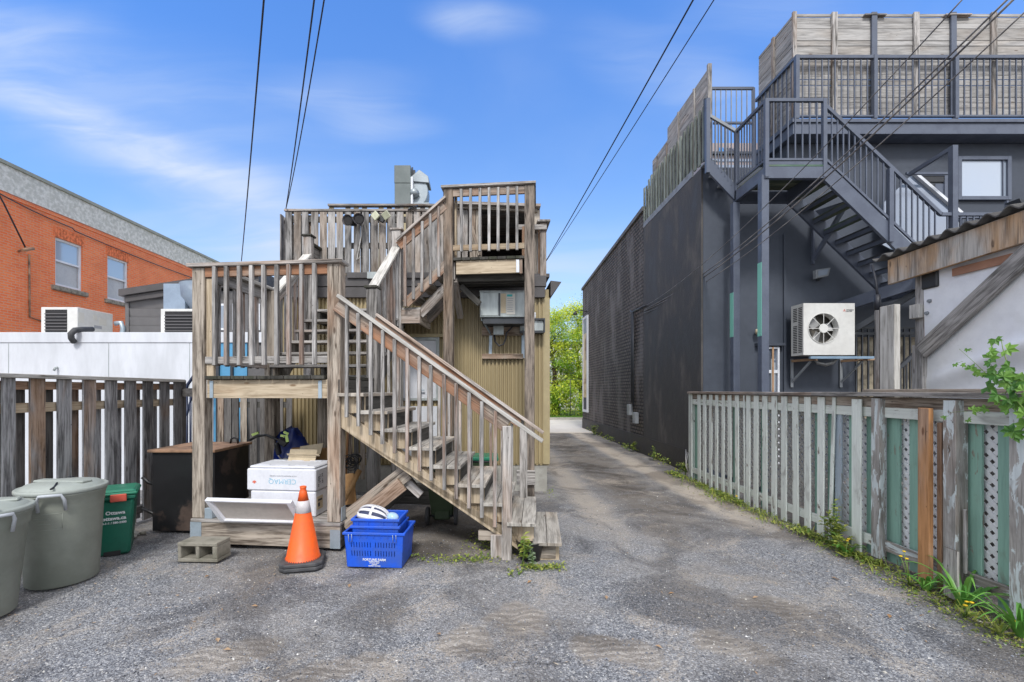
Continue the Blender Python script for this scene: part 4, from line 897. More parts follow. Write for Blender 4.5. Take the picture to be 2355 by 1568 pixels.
# flight 3
P3 = 3.56; r3 = (P3 - L2) / 4; run3 = .21
for i in range(3):
    zz = L2 + r3 * (i + 1); x = .06 + run3 * i; sb_(x - .0, x + .24, 2.02, 2.70, zz - .036, zz, 'tread', wg, .003, 'y')
sbar((.10, 2.0, L2 + .035), (.70, 2.0, P3 - .10), .04, .13, 'stringer', wrail, (0, 0, 1), .004, (.4, .6, .7)); sbar((.30, 2.5, L2 - .12), (.82, 2.5, P3 - .30), .04, .14, 'stringer', wg)
sbar((.28, 2.12, L2 - .10), (.80, 2.12, P3 - .28), .04, .14, 'stringer', wg)
sbar((-.02, 1.97, 3.82), (.70, 1.97, 4.42), .10, .034, 'cap_rail', wg); sbar((.0, 1.99, 3.75), (.68, 1.99, 4.315), .034, .13, 'top_rail', wrail, (0, 0, 1), .004, (.3, .5, 1))
balusters((.04, 1.965, 3.87), (.66, 1.965, 4.39), 5, -.04, -1.06)
# platform 3
n = 8; xw = (1.83 - .80) / n
for k in range(n): sb_(.80 + xw * k, .80 + xw * (k + 1) - .006, 1.99, 2.72, P3 - .04, P3, 'deck_board', wmoss, .003, 'y')
sb_(.84, 1.76, 2.02, 2.06, P3 - .235, P3 - .042, 'rim_beam', wpale, .004, r=(.6, .8, .1)); sb_(1.76, 1.80, 2.01, 2.05, P3 - .25, P3 - .042, 'rim_beam', wrail)
sb_(1.71, 1.755, 2.005, 2.0195, P3 - .235, P3 - .05, 'joist_hanger', frame_w, .003)
for k in range(4): sb_(.82, 1.82, 2.2 + k * .15, 2.24 + k * .15, P3 - .30, P3 - .042, 'joist', wdark)
sb_(.78, .82, 2.06, 2.7, P3 - .30, P3 - .042, 'rim_beam', wg); sb_(1.84, 1.88, 2.12, 2.7, P3 - .30, P3 - .042, 'rim_beam', wdark)
sbar((.86, 2.3, P3 - .34), (1.15, 2.3, P3 - .62), .05, .09, 'brace', wdark); sbar((.80, 2.1, P3 - .3), (.80, 2.65, P3 - .75), .09, .09, 'brace', wg)
sb_(.63, 1.99, 1.95, 2.14, 4.562, 4.597, 'cap_rail', wg); sb_(.80, 1.83, 1.99, 2.025, 4.44, 4.545, 'top_rail', wrail, .003, r=(.2, .5, .5)); sb_(.80, 1.83, 1.99, 2.025, P3 + .10, P3 + .18, 'bottom_rail', wpale, .003)
balusters((.86, 1.97, 4.56), (1.79, 1.97, 4.56), 7, -.03, -.93)
sb_(.80, .83, 2.12, 2.2, P3 - .04, 4.55, 'post', wpale)
sb_(1.83, 1.99, 2.142, 2.78, 4.562, 4.597, 'cap_rail', wg); balusters((1.93, 2.2, 4.56), (1.93, 2.7, 4.56), 4, -.03, -.93)
# loose timber around the foot of the building
tm = MB(); tm.box(U(868, 6.7), U(992, 6.7), 6.62, 6.8, -.02, .27); tag(tm.build('timber_sill', wdark, bevel=.006), 'dark timber lying along the ground behind the stairs', 'timber')  # sill uses the plain dark wood colour
tm = MB(); tm.box(U(848, 6.0), U(880, 6.0), 5.95, 6.15, -.01, .12); tag(tm.build('timber_block', worange, bevel=.004), 'short square timber block on the gravel behind the blue crates', 'timber block')
pl = thing('pallet_frame', 'old slatted wooden frame standing in the shade under the stairs', 'wooden frame', (U(850, 6.9), 6.9, 0))
for k, uu in enumerate((800, 814, 829, 845, 862, 900)): MB().box(U(uu, 6.9), U(uu, 6.9) + .07, 6.88, 6.9, .3, 1.5 - .1 * (k % 2)).build('slat', wfen2 if k % 2 else wpost, pl)
MB().box(U(795, 6.9), U(912, 6.9), 6.902, 6.94, .62, .7).build('rail', wpost, pl); MB().box(U(795, 6.9), U(912, 6.9), 6.902, 6.94, 1.2, 1.28).build('rail', wfen2, pl)

# ------------------------------------------------------------------ dark painted building, right
db = thing('dark_building', 'tall dark building with a painted brick and stucco lane side and slate-blue rear', 'building', (4.1, 10, 0))
DX = 4.04; DY = 8.6
mb = MB(); mb.box(DX + .002, 16, DY + .002, 11.85, .0, 5.86); mb.build('stucco_block', dback, db); MB().box(5.62, 16, DY + .004, 11.8, 5.862, 6.31).build('wall_head', dback, db)
MB().box(DX, DX - .03, DY + .01, 11.84, .44, 5.86).build('lane_wall', dside, db)
MB().box(DX - .045, DX - .0, DY + .01, 19.6, -.05, .438).build('foundation', dfound, db)
MB().box(DX - .035, DX - .0, 9.0, 11.84, 5.87, 6.0).build('coping', dirty('grey_coping', (.26, .27, .28), (.2, .21, .22), 5, .6), db)
mb = MB(); mb.prism([(DX - .02, 11.85, .44), (DX - .02, 19.6, .44), (DX - .02, 19.6, 5.95), (DX - .02, 11.85, 6.32)], (7, 0, 0)); mb.build('brick_wall', dbrick, db)
mb = MB(); mb.prism([(DX - .07, 11.83, 6.322), (DX - .07, 19.66, 5.952), (DX - .07, 19.66, 6.05), (DX - .07, 11.83, 6.43)], (7.1, 0, 0)); mb.build('brick_coping', dirty('brick_coping', (.13, .125, .12), None, 5, .7), db)
MB().box(DX + 4, 16, 11.9, 12.2, 0, 6).build('rear_wall', dback, db)
# ledge of the roof deck
LEX = U(1825, 8.27); MB().box(LEX, 16, 8.29, 9.55, Z(308, 8.29), Z(283, 8.29)).build('deck_fascia', steel, db, .004); MB().box(LEX - .03, 16, 8.26, 9.57, Z(283, 8.29) + .002, Z(273, 8.27)).build('deck_ledge', steel, db, .004)
# vertical relief strips on the rear wall
MB().box(U(1800, DY), U(1806, DY), DY - .03, DY, 0, 4.6).build('relief_strip', dback, db)
# window
def wframe(x0, x1, z0, z1, y, w, m, parent, nm='window'):
    mb = MB(); mb.box(x0, x0 + w, y - .06, y, z0, z1); mb.box(x1 - w, x1, y - .06, y, z0, z1); mb.box(x0 + w, x1 - w, y - .06, y, z1 - w, z1); mb.box(x0 + w, x1 - w, y - .06, y, z0, z0 + w); return mb.build(nm, m, parent, .004)
x0, x1, z0, z1 = U(2196, DY), U(2318, DY), Z(462, DY), Z(362, DY)
wn = wframe(x0, x1, z0, z1, DY, .07, steel, db); MB().box(x0 + .07, x1 - .07, DY - .02, DY - .002, z0 + .07, z1 - .07).build('pane', winglass, wn)
mb = MB(); mb.box(U(2300, DY), U(2302, DY), DY - .04, DY - .021, z0 + .07, z1 - .07); mb.build('sash', steel, wn)
x0, x1, z0, z1 = U(2096, DY), U(2172, DY), 3.6, Z(400, DY)
dr = wframe(x0, x1, z0, z1, DY, .06, steel, db, 'door'); MB().box(x0 + .06, x1 - .06, DY - .03, DY - .002, z0 + .06, z1 - .06).build('door_leaf', steeld, dr)
for k in range(2): MB().box(x0 + .16 + .25 * k, x0 + .34 + .25 * k, DY - .036, DY - .031, z1 - .45, z1 - .2).build('door_panel', steel, dr)
mb = MB(); mb.box(x0 + .06, x1 - .06, DY - .05, DY - .031, z1 - .17, z1 - .07); mb.build('door_closer', blackp, dr)
# storm door behind the fence
x0, x1, z1 = U(1742, DY), U(1788, DY), Z(798, DY)
sd = wframe(x0, x1, .2, z1, DY, .035, frame_w, db, 'storm_door'); MB().box(x0 + .035, x1 - .035, DY - .02, DY - .002, .24, z1 - .035).build('pane', darkglass, sd)
mb = MB(); mb.box(U(1770, DY), U(1774, DY), DY - .07, DY - .061, .3, z1); mb.build('push_bar', pipem, sd); mb = MB(); mb.box(x0 + .03, x1 - .03, DY - .05, DY - .03, Z(858, DY), Z(851, DY)); mb.build('cross_bar', frame_w, sd)
MB().box(x0 - .06, x1 + .08, DY - .10, DY, z1 + .02, z1 + .07).build('door_hood', dback, db)
# ground floor grille with stone wall behind, right
MB().box(U(1970, DY), U(2118, DY), DY - .02, DY - .003, 1.0, Z(775, DY)).build('stone_infill', stonew, db)
ig = thing('iron_grille', 'black iron bar grille in front of the stone patch at the right', 'grille', (U(2040, 8.3), 8.4, 1.2))
mb = MB(); mb.box(U(1962, 8.4), U(2120, 8.4), 8.38, 8.42, Z(770, 8.4), Z(764, 8.4)); mb.box(U(1962, 8.4), U(2120, 8.4), 8.38, 8.42, Z(756, 8.4), Z(752, 8.4)); mb.build('rail', steeld, ig)
for uu in (1968, 1982, 1996, 2010, 2064, 2078, 2092, 2106): MB().box(U(uu, 8.4) - .012, U(uu, 8.4) + .012, 8.388, 8.412, .5, Z(752, 8.4)).build('bar', steeld, ig)
MB().bar(P(2060, 852, 8.2), P(2116, 800, 8.2), .05, .06).build('handrail', steeld, ig)
for uu in (2070, 2084, 2098): MB().box(U(uu, 8.2) - .01, U(uu, 8.2) + .01, 8.19, 8.21, .5, Z(850 - (uu - 2060) * .9, 8.2)).build('bar', steeld, ig)

# horizontal board screen round the roof deck
SY = 8.40; SX0 = U(1826, 8.40); SZ0 = Z(271, SY); SZT = Z(31, SY)
sr = thing('rooftop_board_screen', 'tall screen of horizontal grey boards on top of the dark building', 'screen', (7.6, SY, SZ0))
z = SZ0 + .01; k = 0; hs_ = [.175, .092, .098, .215, .098, .092, .22, .098, .185, .092, .215, .098, .11, .2]
while z < SZT - .05:
    h = min(hs_[k % len(hs_)], SZT - z); dy = random.uniform(-.010, .010); x = SX0
    for x0_, x1_ in ((SX0, U(2008, SY)), (U(2008, SY), U(2190, SY)), (U(2190, SY), U(2376, SY)), (U(2376, SY), 13.5)):
        MB().box(x0_ + .003, x1_ - .003, SY + .02 + dy, SY + .04 + dy, z + .006, z + h).build('slat', wscr, sr)
    MB().box(SX0 - .005 + dy * .5, SX0 + .015 + dy * .5, SY + .045, 9.50, z + .006, z + h).build('slat', wscr, sr)
    z += h + .006; k += 1
for k, uu in enumerate((1917, 2008, 2105, 2190, 2283, 2376, 2470)):
    w_ = .05; MB().box(U(uu, SY) - w_, U(uu, SY) + w_, SY - .03, SY + .008, SZ0, SZT + .01).build('batten', wg if k % 2 == 0 else steel, sr, .003)
MB().box(SX0 - .05, SX0 - .008, 8.95, 9.02, SZ0, SZT).build('batten', wg, sr, .003); MB().box(SX0 - .04, SX0 + .03, SY - .03, SY + .018, SZ0, SZT + .02).build('batten', wg, sr, .003)
for (a, b) in ((1985, 2035), (2170, 2230)): MB().box(U(a, SY), U(b, SY), SY - .04, SY + .08, SZT - .05, SZT - .03).build('bracket', wg, sr)
irr = thing('rooftop_iron_railing', 'slate-blue iron railing in front of the rooftop board screen', 'railing', (7.6, 8.3, 6.5))
RY = 8.30; zt_, zb2 = Z(133, RY), Z(268, RY); RX0 = U(1829, RY)
MB().box(RX0, 12.5, RY - .03, RY + .03, zt_ - .02, zt_ + .035).build('top_rail', steel, irr); MB().box(RX0, 12.5, RY - .02, RY + .02, zb2 - .01, zb2 + .02).build('bottom_rail', steel, irr)
MB().box(RX0 - .02, RX0 + .03, RY + .032, 9.55, zt_ - .02, zt_ + .035).build('top_rail', steel, irr); MB().box(RX0 - .01, RX0 + .02, RY + .032, 9.55, zb2 - .01, zb2 + .02).build('bottom_rail', steel, irr)
for uu in (1831, 2010, 2196, 2380): MB().box(U(uu, RY) - .032, U(uu, RY) + .032, RY - .04, RY + .03, Z(274, RY), zt_ + .035).build('post', steel, irr)
x = U(1845, RY)
while x < 10.3: MB().box(x - .009, x + .009, RY - .009, RY + .009, zb2, zt_).build('bar', steel, irr); x += .118
for k in range(9): MB().box(RX0 - .004, RX0 + .012, RY + .12 + k * .13, RY + .136 + k * .13, zb2, zt_).build('bar', steel, irr)

# picket and slat fence along the lane edge of the roof
af = thing('roof_edge_fence', 'grey-green picket and board fence on the roof edge above the lane', 'fence', (DX, 10, 5.95))
z = 6.02; k = 0
while z < 7.58:
    h = .135; ye = 11.75 if z < 6.8 else (11.35 if z < 7.25 else 10.4)
    for (a, b) in ((8.42, 9.7), (9.705, 11.0), (11.005, ye)):
        if b > a + .1 and min(b, ye) > a: MB().box(DX + .03, DX + .05, a, min(b, ye), z, z + h - .006).build('slat', wscr if k % 3 else wg, af)
    z += h; k += 1
wgg = wood('greenish_picket_wood', (.10, .11, .09), (.30, .33, .28), None, 0, .5)
for i in range(20):
    y = 8.5 + i * .172; MB().box(DX - .03, DX - .005, y, y + .085, 5.93 + random.uniform(-.02, .02), 6.98 - (0 if i < 18 else .1) + random.uniform(-.02, .02)).build('picket', wgg, af, .003)
for y in (9.0, 9.75, 10.4, 11.0): MB().box(DX - .0, DX + .028, y, y + .05, 6.0, 7.62 if y < 10.3 else 7.3).build('batten', wg, af)
MB().box(DX - .02, DX + .05, 8.36, 8.42, 5.9, 7.66).build('corner_post', wg, af, .003); MB().box(DX - .06, DX + .0, 8.40, 8.46, 5.9, 7.05).build('corner_post', steeld, af)
# railing frame on the roof by the head of the stairs
gr = thing('roof_gate_frame', 'tall metal bar frame on the dark roof behind the stair head', 'railing frame', (U(1680, 9.2), 9.2, 5.9))
g2m = dirty('grey_metal_rail', (.28, .30, .32), None, 4, .45, 0)
zt_, zb3 = Z(203, 9.2), Z(283, 9.2)
mb = MB(); mb.box(U(1633, 9.2), U(1732, 9.2), 9.18, 9.22, zt_ - .03, zt_ + .02); mb.build('top_rail', steel, gr); MB().box(U(1640, 9.2), U(1732, 9.2), 9.18, 9.22, zb3 - .02, zb3 + .02).build('mid_rail', steel, gr)
MB().box(U(1632, 9.2), U(1636, 9.2), 9.17, 9.23, 5.9, zt_).build('post', steel, gr); MB().box(U(1729, 9.2), U(1734, 9.2), 9.17, 9.23, 5.9, zt_).build('post', steel, gr)
for k in range(8): xx = U(1645 + 12 * k, 9.2); MB().box(xx - .008, xx + .008, 9.192, 9.208, 6.0, zt_).build('bar', g2m, gr)
# building far behind, seen through the gate frame
fbd = thing('distant_building', 'distant brown clad building with a blue sign seen through the roof railing', 'building', (22, 40, 0))
fy = 40; MB().box(U(1618, fy), U(1760, fy), fy, fy + 10, 0, Z(329, fy)).build('wall', dirty('brown_cladding', (.34, .29, .29), (.27, .23, .23), .4, .6, .1), fbd)
MB().box(U(1618, fy), U(1760, fy), fy - .3, fy - .02, Z(357, fy), Z(352, fy)).build('canopy', steeld, fbd)
sg = MB().box(U(1653, fy), U(1663, fy), fy - .06, fy - .01, Z(349, fy), Z(340, fy)).build('sign_square', flat('sign_blue', (.06, .26, .62)), fbd)
text('sign_letters', 'VDEX', .40, (U(1674, fy), fy - .05, Z(345, fy)), (1, 0, 0), (0, 0, 1), flat('sign_dark', (.06, .09, .16)), fbd, .02)
for k in range(3): MB().box(U(1618, fy), U(1760, fy), fy - .06, fy - .01, Z(372 + k * 14, fy), Z(366 + k * 14, fy)).build('window_band', darkglass, fbd)

# ------------------------------------------------------------------ metal staircase on the dark building
ms = thing('metal_staircase', 'slate-painted steel staircase with a landing on the rear of the dark building', 'staircase', (5, 7.9, 0))
YN, YF = 7.38, 8.22; PZ = 5.30
def mbx(x0, x1, y0, y1, z0, z1, nm, m=None, bev=0): return MB().box(x0, x1, y0, y1, z0, z1).build(nm, m or steel, ms, bev)
mbx(4.42, 4.54, YN + .0, YN + .12, .0, PZ - .15, 'post', None, .006); mbx(4.41, 4.53, YF - .0, YF + .12, .0, PZ - .25, 'post', None, .006)
# mint painted patch on each post
p_ = MB().box(4.416, 4.4195, YN + .003, YN + .117, Z(772, YN), Z(602, YN)).build('paint_patch', mintp, ms); lab(p_, 'mint green paint strip on the nearer post')
p_ = MB().box(4.406, 4.4095, YF + .003, YF + .117, Z(774, YF), Z(672, YF)).build('paint_patch', mintp, ms); lab(p_, 'mint green paint strip on the farther post')
PXL, PXR = 4.46, 5.46
mbx(PXL, PXR, YN - .02, YN + .06, PZ - .22, PZ - .03, 'beam', None, .004); mbx(PXL, PXL + .06, YN + .062, YF + .1, PZ - .22, PZ - .03, 'beam', None, .004); mbx(PXL, PXR, YF + .06, YF + .12, PZ - .24, PZ - .03, 'beam'); mbx(PXR - .05, PXR, YN + .062, YF + .06, PZ - .22, PZ - .03, 'beam')
dkw = wood('stained_deck_wood', (.04, .06, .045), (.16, .17, .12), (.08, .22, .15), .5, .5)
for k in range(6): mbx(PXL + .02, PXR - .02, YN - .02 + k * .15, YN + .125 + k * .15, PZ - .028, PZ, 'deck_board', dkw)
def rail_run(p0, p1, h, n, posts=(True, True), kick=.09, pw=.06, ps=None):
    """metal railing between floor points p0 and p1"""
    p0 = Vector(p0); p1 = Vector(p1); up = Vector((0, 0, 1))
    MB().bar(p0 + up * h, p1 + up * h, .05, .05).build('top_rail', steel, ms); MB().bar(p0 + up * kick, p1 + up * kick, .03, .035).build('bottom_rail', steel, ms)
    for f, q in zip(posts, (p0, p1)):
        if f: MB().bar(q - up * .2, q + up * (h + .02), pw, pw, (0, 1, 0)).build('rail_post', steel, ms)
    for i in range(n):
        q = p0.lerp(p1, (i + 1) / (n + 1)); MB().bar(q + up * kick, q + up * h, .018, .018, (0, 1, 0)).build('baluster', steel, ms)
HR = 1.05
rail_run((PXL + .03, YN, PZ), (PXR - .03, YN, PZ), HR, 7)
mbx(PXL + .05, PXR - .05, YN - .005, YN + .005, PZ, PZ + .06, 'toe_plate')
rail_run((PXL + .03, YN + .04, PZ), (PXL + .03, YF + .05, PZ), HR, 9, (False, True))
# short flight up to the roof on the left
LY = YF + .06
MB().bar((PXL + .04, LY, PZ + HR), (3.99, LY, PZ + HR + .30), .05, .05).build('top_rail', g2m, ms)
for i in range(7):
    t_ = (i + 1) / 8; xx = PXL + (3.99 - PXL) * t_; zz = PZ + .0 + .62 * t_; MB().bar((xx, LY, zz), (xx, LY, PZ + HR + .3 * t_), .016, .016, (0, 1, 0)).build('baluster', steel, ms)
MB().bar((3.97, LY, 5.6), (3.97, LY, 6.95), .07, .07, (0, 1, 0)).build('rail_post', steel, ms)
MB().prism([(PXL + .06, LY, PZ - .24), (PXL + .06, LY, PZ + .05), (3.95, LY, PZ + .66), (3.95, LY, PZ + .36)], (0, .05, 0)).build('stringer', steel, ms)
for i in range(3): xx = PXL - .16 * (i + 1); mbx(xx, xx + .19, LY + .052, DY - .01, PZ + .19 * (i + 1) - .03, PZ + .19 * (i + 1), 'tread', g2m)
# flight down to the right
FX0, FX1, FZ1 = PXR, 7.32, 3.55
for y in (YN, YF + .06):
    MB().prism([(FX0 - .02, y, PZ - .24), (FX0 - .02, y, PZ), (FX0 + .06, y, PZ), (FX1, y, FZ1 + .02), (FX1, y, FZ1 - .22), (FX1 - .1, y, FZ1 - .22)], (0, .05, 0)).build('stringer', steel, ms)
nT = 9
for i in range(nT):
    t_ = (i + .6) / nT; x = FX0 + (FX1 - FX0) * t_; z = PZ + (FZ1 - PZ) * t_ - .03
    mbx(x - .12, x + .12, YN + .052, YF + .055, z - .03, z, 'tread', dkw if i < 4 else steeld); mbx(x - .12, x - .10, YN + .052, YF + .055, z - .09, z - .031, 'tread_angle')
rail_run((FX0, YN, PZ), (FX1, YN, FZ1), HR - .1, 19, (False, False))
MB().bar((U(2046, YN), YN, 3.75 + .3), (U(2046, YN), YN, Z(388, YN)), .07, .07, (0, 1, 0)).build('rail_post', steel, ms)
# far wall rail and knee brace
mbx(U(1864, DY), U(1868, DY), DY - .06, DY - .01, Z(608, DY), Z(470, DY), 'wall_strut'); 
MB().bar((U(1866, DY), DY - .05, Z(598, DY)), (U(1945, 7.9), 7.9, Z(470, 7.9)), .06, .06).build('brace', steel, ms); MB().bar((U(1866, DY), DY - .05, Z(495, DY)), (U(1970, YN), YN + .05, Z(460, YN)), .06, .09).build('brace', steel, ms)
# lower landing
mbx(FX1, 10.2, YN, YF + .1, FZ1 - .05, FZ1, 'lower_landing', steeld); mbx(6.9, 10.2, YN - .02, YN + .04, FZ1 - .26, FZ1 - .052, 'beam'); mbx(FX1, FX1 + .05, YN + .05, DY, FZ1 - .26, FZ1 - .052, 'beam')
MB().bar((6.55, DY - .03, 3.2), (7.0, YN + .08, 3.42), .05, .2).build('beam', steel, ms); MB().bar((6.4, DY - .03, 2.5), (7.15, 7.6, 3.3), .07, .09).build('brace', steeld, ms)
rail_run((FX1, YN, FZ1), (10.2, YN, FZ1), HR - .1, 26, (False, False)); rail_run((U(2200, YF + .06), YF + .06, FZ1 + .1), (10.2, YF + .06, FZ1 + .1), HR + .1, 16, (False, False))
mbx(U(2185, YN), U(2197, YN), YN - .04, YN + .04, FZ1 - .2, Z(336, YN), 'rail_post'); mbx(U(2312, YN), U(2316, YN), YN - .02, YN + .02, FZ1, Z(462, YN), 'rail_post')
MB().bar((U(2189, YN), YN, Z(340, YN)), (U(2089, 8.1), 8.1, Z(402, 8.1)), .05, .06).build('canopy_arm', steel, ms); MB().bar((U(2083, 8.1), 8.1, Z(399, 8.1)), (U(2190, 8.1), 8.1, Z(399, 8.1)), .04, .04).build('canopy_arm', steel, ms)
gp = thing('glazed_panel', 'sloping glass panel with a bright edge behind the steel handrail', 'glass panel', (U(2140, 8.3), 8.3, 3.7))
a, b = P(2098, 400, 8.35), P(2205, 492, 8.35)
mb = MB(); mb.prism([a, b, b + Vector((0, 0, -1.3)), a + Vector((-.55, 0, -1.3)), a + Vector((-.55, 0, -.55))], (0, .03, 0)); mb.build('pane', glass('panel_glass', (.14, .18, .25)), gp); MB().bar(a + Vector((0, -.03, 0)), b + Vector((0, -.03, 0)), .06, .05).build('edge_trim', frame_w, gp)
tr_ = MB(); tr_.prism([P(2330, 475, YN), P(2310, 468, YN), P(2318, 482, YN)], (0, -.2, 0)); tag(tr_.build('lamp_bracket', steeld), 'small dark metal flap on the rail post right of the window', 'bracket')
fl2 = thing('wall_floodlight', 'silver rectangular floodlight on the dark wall under the steel stairs', 'floodlight', P(1893, 628, 8.5))
mb = MB(); mb.prism([P(1876, 620, 8.35), P(1910, 615, 8.35), P(1905, 634, 8.4), P(1876, 640, 8.4)], (0, .09, 0)); mb.build('housing', g2m, fl2, .006)
mb = MB(); mb.prism([P(1881, 622, 8.338), P(1905, 618, 8.338), P(1901, 631, 8.388), P(1881, 635, 8.388)], (0, -.003, 0)); mb.build('lens', winglass, fl2); MB().bar(P(1893, 632, 8.44), (P(1893, 640, 8.44).x, DY, P(1893, 640, 8.44).z), .04, .03).build('arm', steeld, fl2)
mb = MB(); mb.lathe([(0, -.05), (.05, -.04), (.06, 0), (.05, .05), (0, .06)], P(1744, 763, 8.5), 12); tag(mb.build('door_lamp', cardl), 'small round beige lamp on the dark wall above the storm door', 'lamp')

# heat pump on its bracket
hp = thing('heat_pump', 'beige outdoor heat pump unit with one round fan grille on the dark wall', 'air conditioner', (U(1905, 8.1), 8.25, Z(820, 8.1)))
HY = 8.08; x0, x1, z0, z1 = U(1847, HY), U(1965, HY), Z(816, HY), Z(697, HY)
# front panel with a real round opening
fcx, fcz, fr_ = U(1893, HY), Z(755, HY), U(1927, HY) - U(1893, HY)
mb = MB(); n = 48; ring = []; outer = []
for k in range(n):
    a = k * 2 * math.pi / n; c_, s_ = math.cos(a), math.sin(a)
    ring.append((fcx + c_ * fr_, fcz + s_ * fr_))
    tx = ((x1 - fcx) if c_ > 0 else (x0 - fcx)) / c_ if abs(c_) > 1e-6 else 1e9; tz = ((z1 - fcz) if s_ > 0 else (z0 - fcz)) / s_ if abs(s_) > 1e-6 else 1e9
    q = min(tx, tz); outer.append((fcx + c_ * q, fcz + s_ * q))
ri = [mb.vert((a, HY, b)) for a, b in ring]; ro = [mb.vert((a, HY, b)) for a, b in outer]; rb = [mb.vert((a, HY + .12, b)) for a, b in ring]
for k in range(n):
    k2 = (k + 1) % n; mb.face([ri[k], ri[k2], ro[k2], ro[k]]); mb.face([ri[k], rb[k], rb[k2], ri[k2]])
    
mb.box(x0, x0 + .02, HY + .001, HY + .33, z0, z1); mb.box(x1 - .02, x1, HY + .001, HY + .33, z0, z1); mb.box(x0 + .02, x1 - .02, HY + .001, HY + .33, z1 - .02, z1); mb.box(x0 + .02, x1 - .02, HY + .001, HY + .33, z0, z0 + .02)
for (cx_, cz_) in ((x0, z0), (x1, z0), (x0, z1), (x1, z1)):
    near = min(range(n), key=lambda k: (outer[k][0] - cx_) ** 2 + (outer[k][1] - cz_) ** 2)
    ks = sorted(range(n), key=lambda k: (outer[k][0] - cx_) ** 2 + (outer[k][1] - cz_) ** 2)[:4]
    ex1 = [k for k in ks if abs(outer[k][0] - cx_) < 1e-6]; ez1 = [k for k in ks if abs(outer[k][1] - cz_) < 1e-6]
    if ex1 and ez1: mb.face([mb.vert((outer[ex1[0]][0], HY, outer[ex1[0]][1])), mb.vert((cx_, HY, cz_)), mb.vert((outer[ez1[0]][0], HY, outer[ez1[0]][1]))])
mb.build('casing', offwhite, hp, calc=False)
MB().box(x0 + .03, x1 - .03, HY + .26, HY + .30, z0 + .03, z1 - .03).build('coil', dirty('coil_grey', (.20, .19, .17), (.26, .23, .19), 6, .6), hp)
mb = MB()
for k in range(3):
    a = k * 2.094 + .3; c0 = Vector((fcx, HY + .12, fcz)); d = Vector((math.cos(a), 0, math.sin(a))); e = Vector((-math.sin(a), .35, math.cos(a)))
    mb.prism([c0 + d * .05 - e * .05, c0 + d * .22 - e * .10, c0 + d * .235 + e * .06, c0 + d * .06 + e * .06], (0, .01, 0))
mb.build('fan_blades', dirty('fan_blade_grey', (.5, .5, .49), None, 5, .5), hp)
mb = MB(); mb.tube([(fcx, HY - .012, fcz), (fcx, HY - .001, fcz)], [.078, .084], 24)
gh_ = mb.build('fan_guard', offwhite, hp)
mb = MB()
for k in range(8): a = k * math.pi / 4; mb.bar((fcx + math.cos(a) * .07, HY - .004, fcz + math.sin(a) * .07), (fcx + math.cos(a) * (fr_ + .01), HY - .004, fcz + math.sin(a) * (fr_ + .01)), .009, .006, (0, 1, 0))
mb.tube([(fcx + math.cos(k * math.pi / 16) * (fr_ + .008), HY - .005, fcz + math.sin(k * math.pi / 16) * (fr_ + .008)) for k in range(33)], .006, 6); mb.build('spokes', offwhite, gh_)
mb = MB()
for col_ in ((.035, .13), (.165, .27)):
    for k in range(26):
        zz = z0 + .05 + k * (z1 - z0 - .1) / 26
        if col_[0] < .1 or not (.60 < (k / 26) < .66): mb.box(x0 - .003, x0 - .001, HY + col_[0], HY + col_[1], zz, zz + .017)
mb.build('side_vents', darkhole, hp)
lx, lz = U(1941, HY), Z(714, HY); lg = MB()
for a in (90, 210, 330):
    d = Vector((math.cos(R(a)), 0, math.sin(R(a)))); e = Vector((math.sin(R(a)), 0, -math.cos(R(a)))); c0 = Vector((lx, HY - .003, lz)); lg.prism([c0, c0 + d * .014 + e * .008, c0 + d * .028, c0 + d * .014 - e * .008], (0, .002, 0))
lg.build('logo', flat('logo_red', (.55, .06, .03)), hp)
text('maker_name', 'MITSUBISHI', .026, (lx + .033, HY - .003, lz + .010), (1, 0, 0), (0, 0, 1), printdark, hp, .001, 0, 'LEFT'); text('maker_name', 'ELECTRIC', .024, (lx + .033, HY - .003, lz - .014), (1, 0, 0), (0, 0, 1), printdark, hp, .001, 0, 'LEFT')
hb = thing('heat_pump_bracket', 'pale blue and rusty angle bracket carrying the beige heat pump', 'bracket', (U(1905, 8.1), 8.5, Z(880, 8.5)))
zz = z0 - .02; MB().box(U(1862, HY), U(2008, HY), HY - .02, HY + .04, zz - .05, zz - .005).build('front_bar', bracketb, hb, .003)
for (ua, lb) in ((1826, 'left'), (1940, 'right')):
    xx = U(ua, 8.5); MB().bar((xx, 8.56, zz - .06), (xx + .12, HY - .0, zz - .055), .04, .04).build('arm', pipem, hb); MB().bar((xx, 8.57, zz - .55), (xx, 8.57, zz - .02), .05, .02, (0, 1, 0)).build('upright', g2m, hb); MB().bar((xx, 8.56, zz - .45), (xx + .09, 8.2, zz - .09), .03, .03).build('stay', g2m, hb)
MB().bar((U(1955, 8.3), HY + .1, zz - .05), (U(2012, 8.3), HY + .1, zz - .045), .04, .04).build('arm', pipem, hb)
mb = MB(); 
for k in range(3): mb.tube([P(1868 + 2 * k, 822, 8.2), P(1880, 834 + k, 8.2 + .03 * k), P(1898, 838 + k, 8.2 + .03 * k), P(1915, 833 + k, 8.2 + .03 * k), P(1925, 823, 8.2)], .022, 8)
tag(mb.build('coiled_pipe', dirty('pipe_grey', (.3, .3, .29), None, 5, .6), None), 'coiled grey insulated pipes hanging under the heat pump', 'pipe')

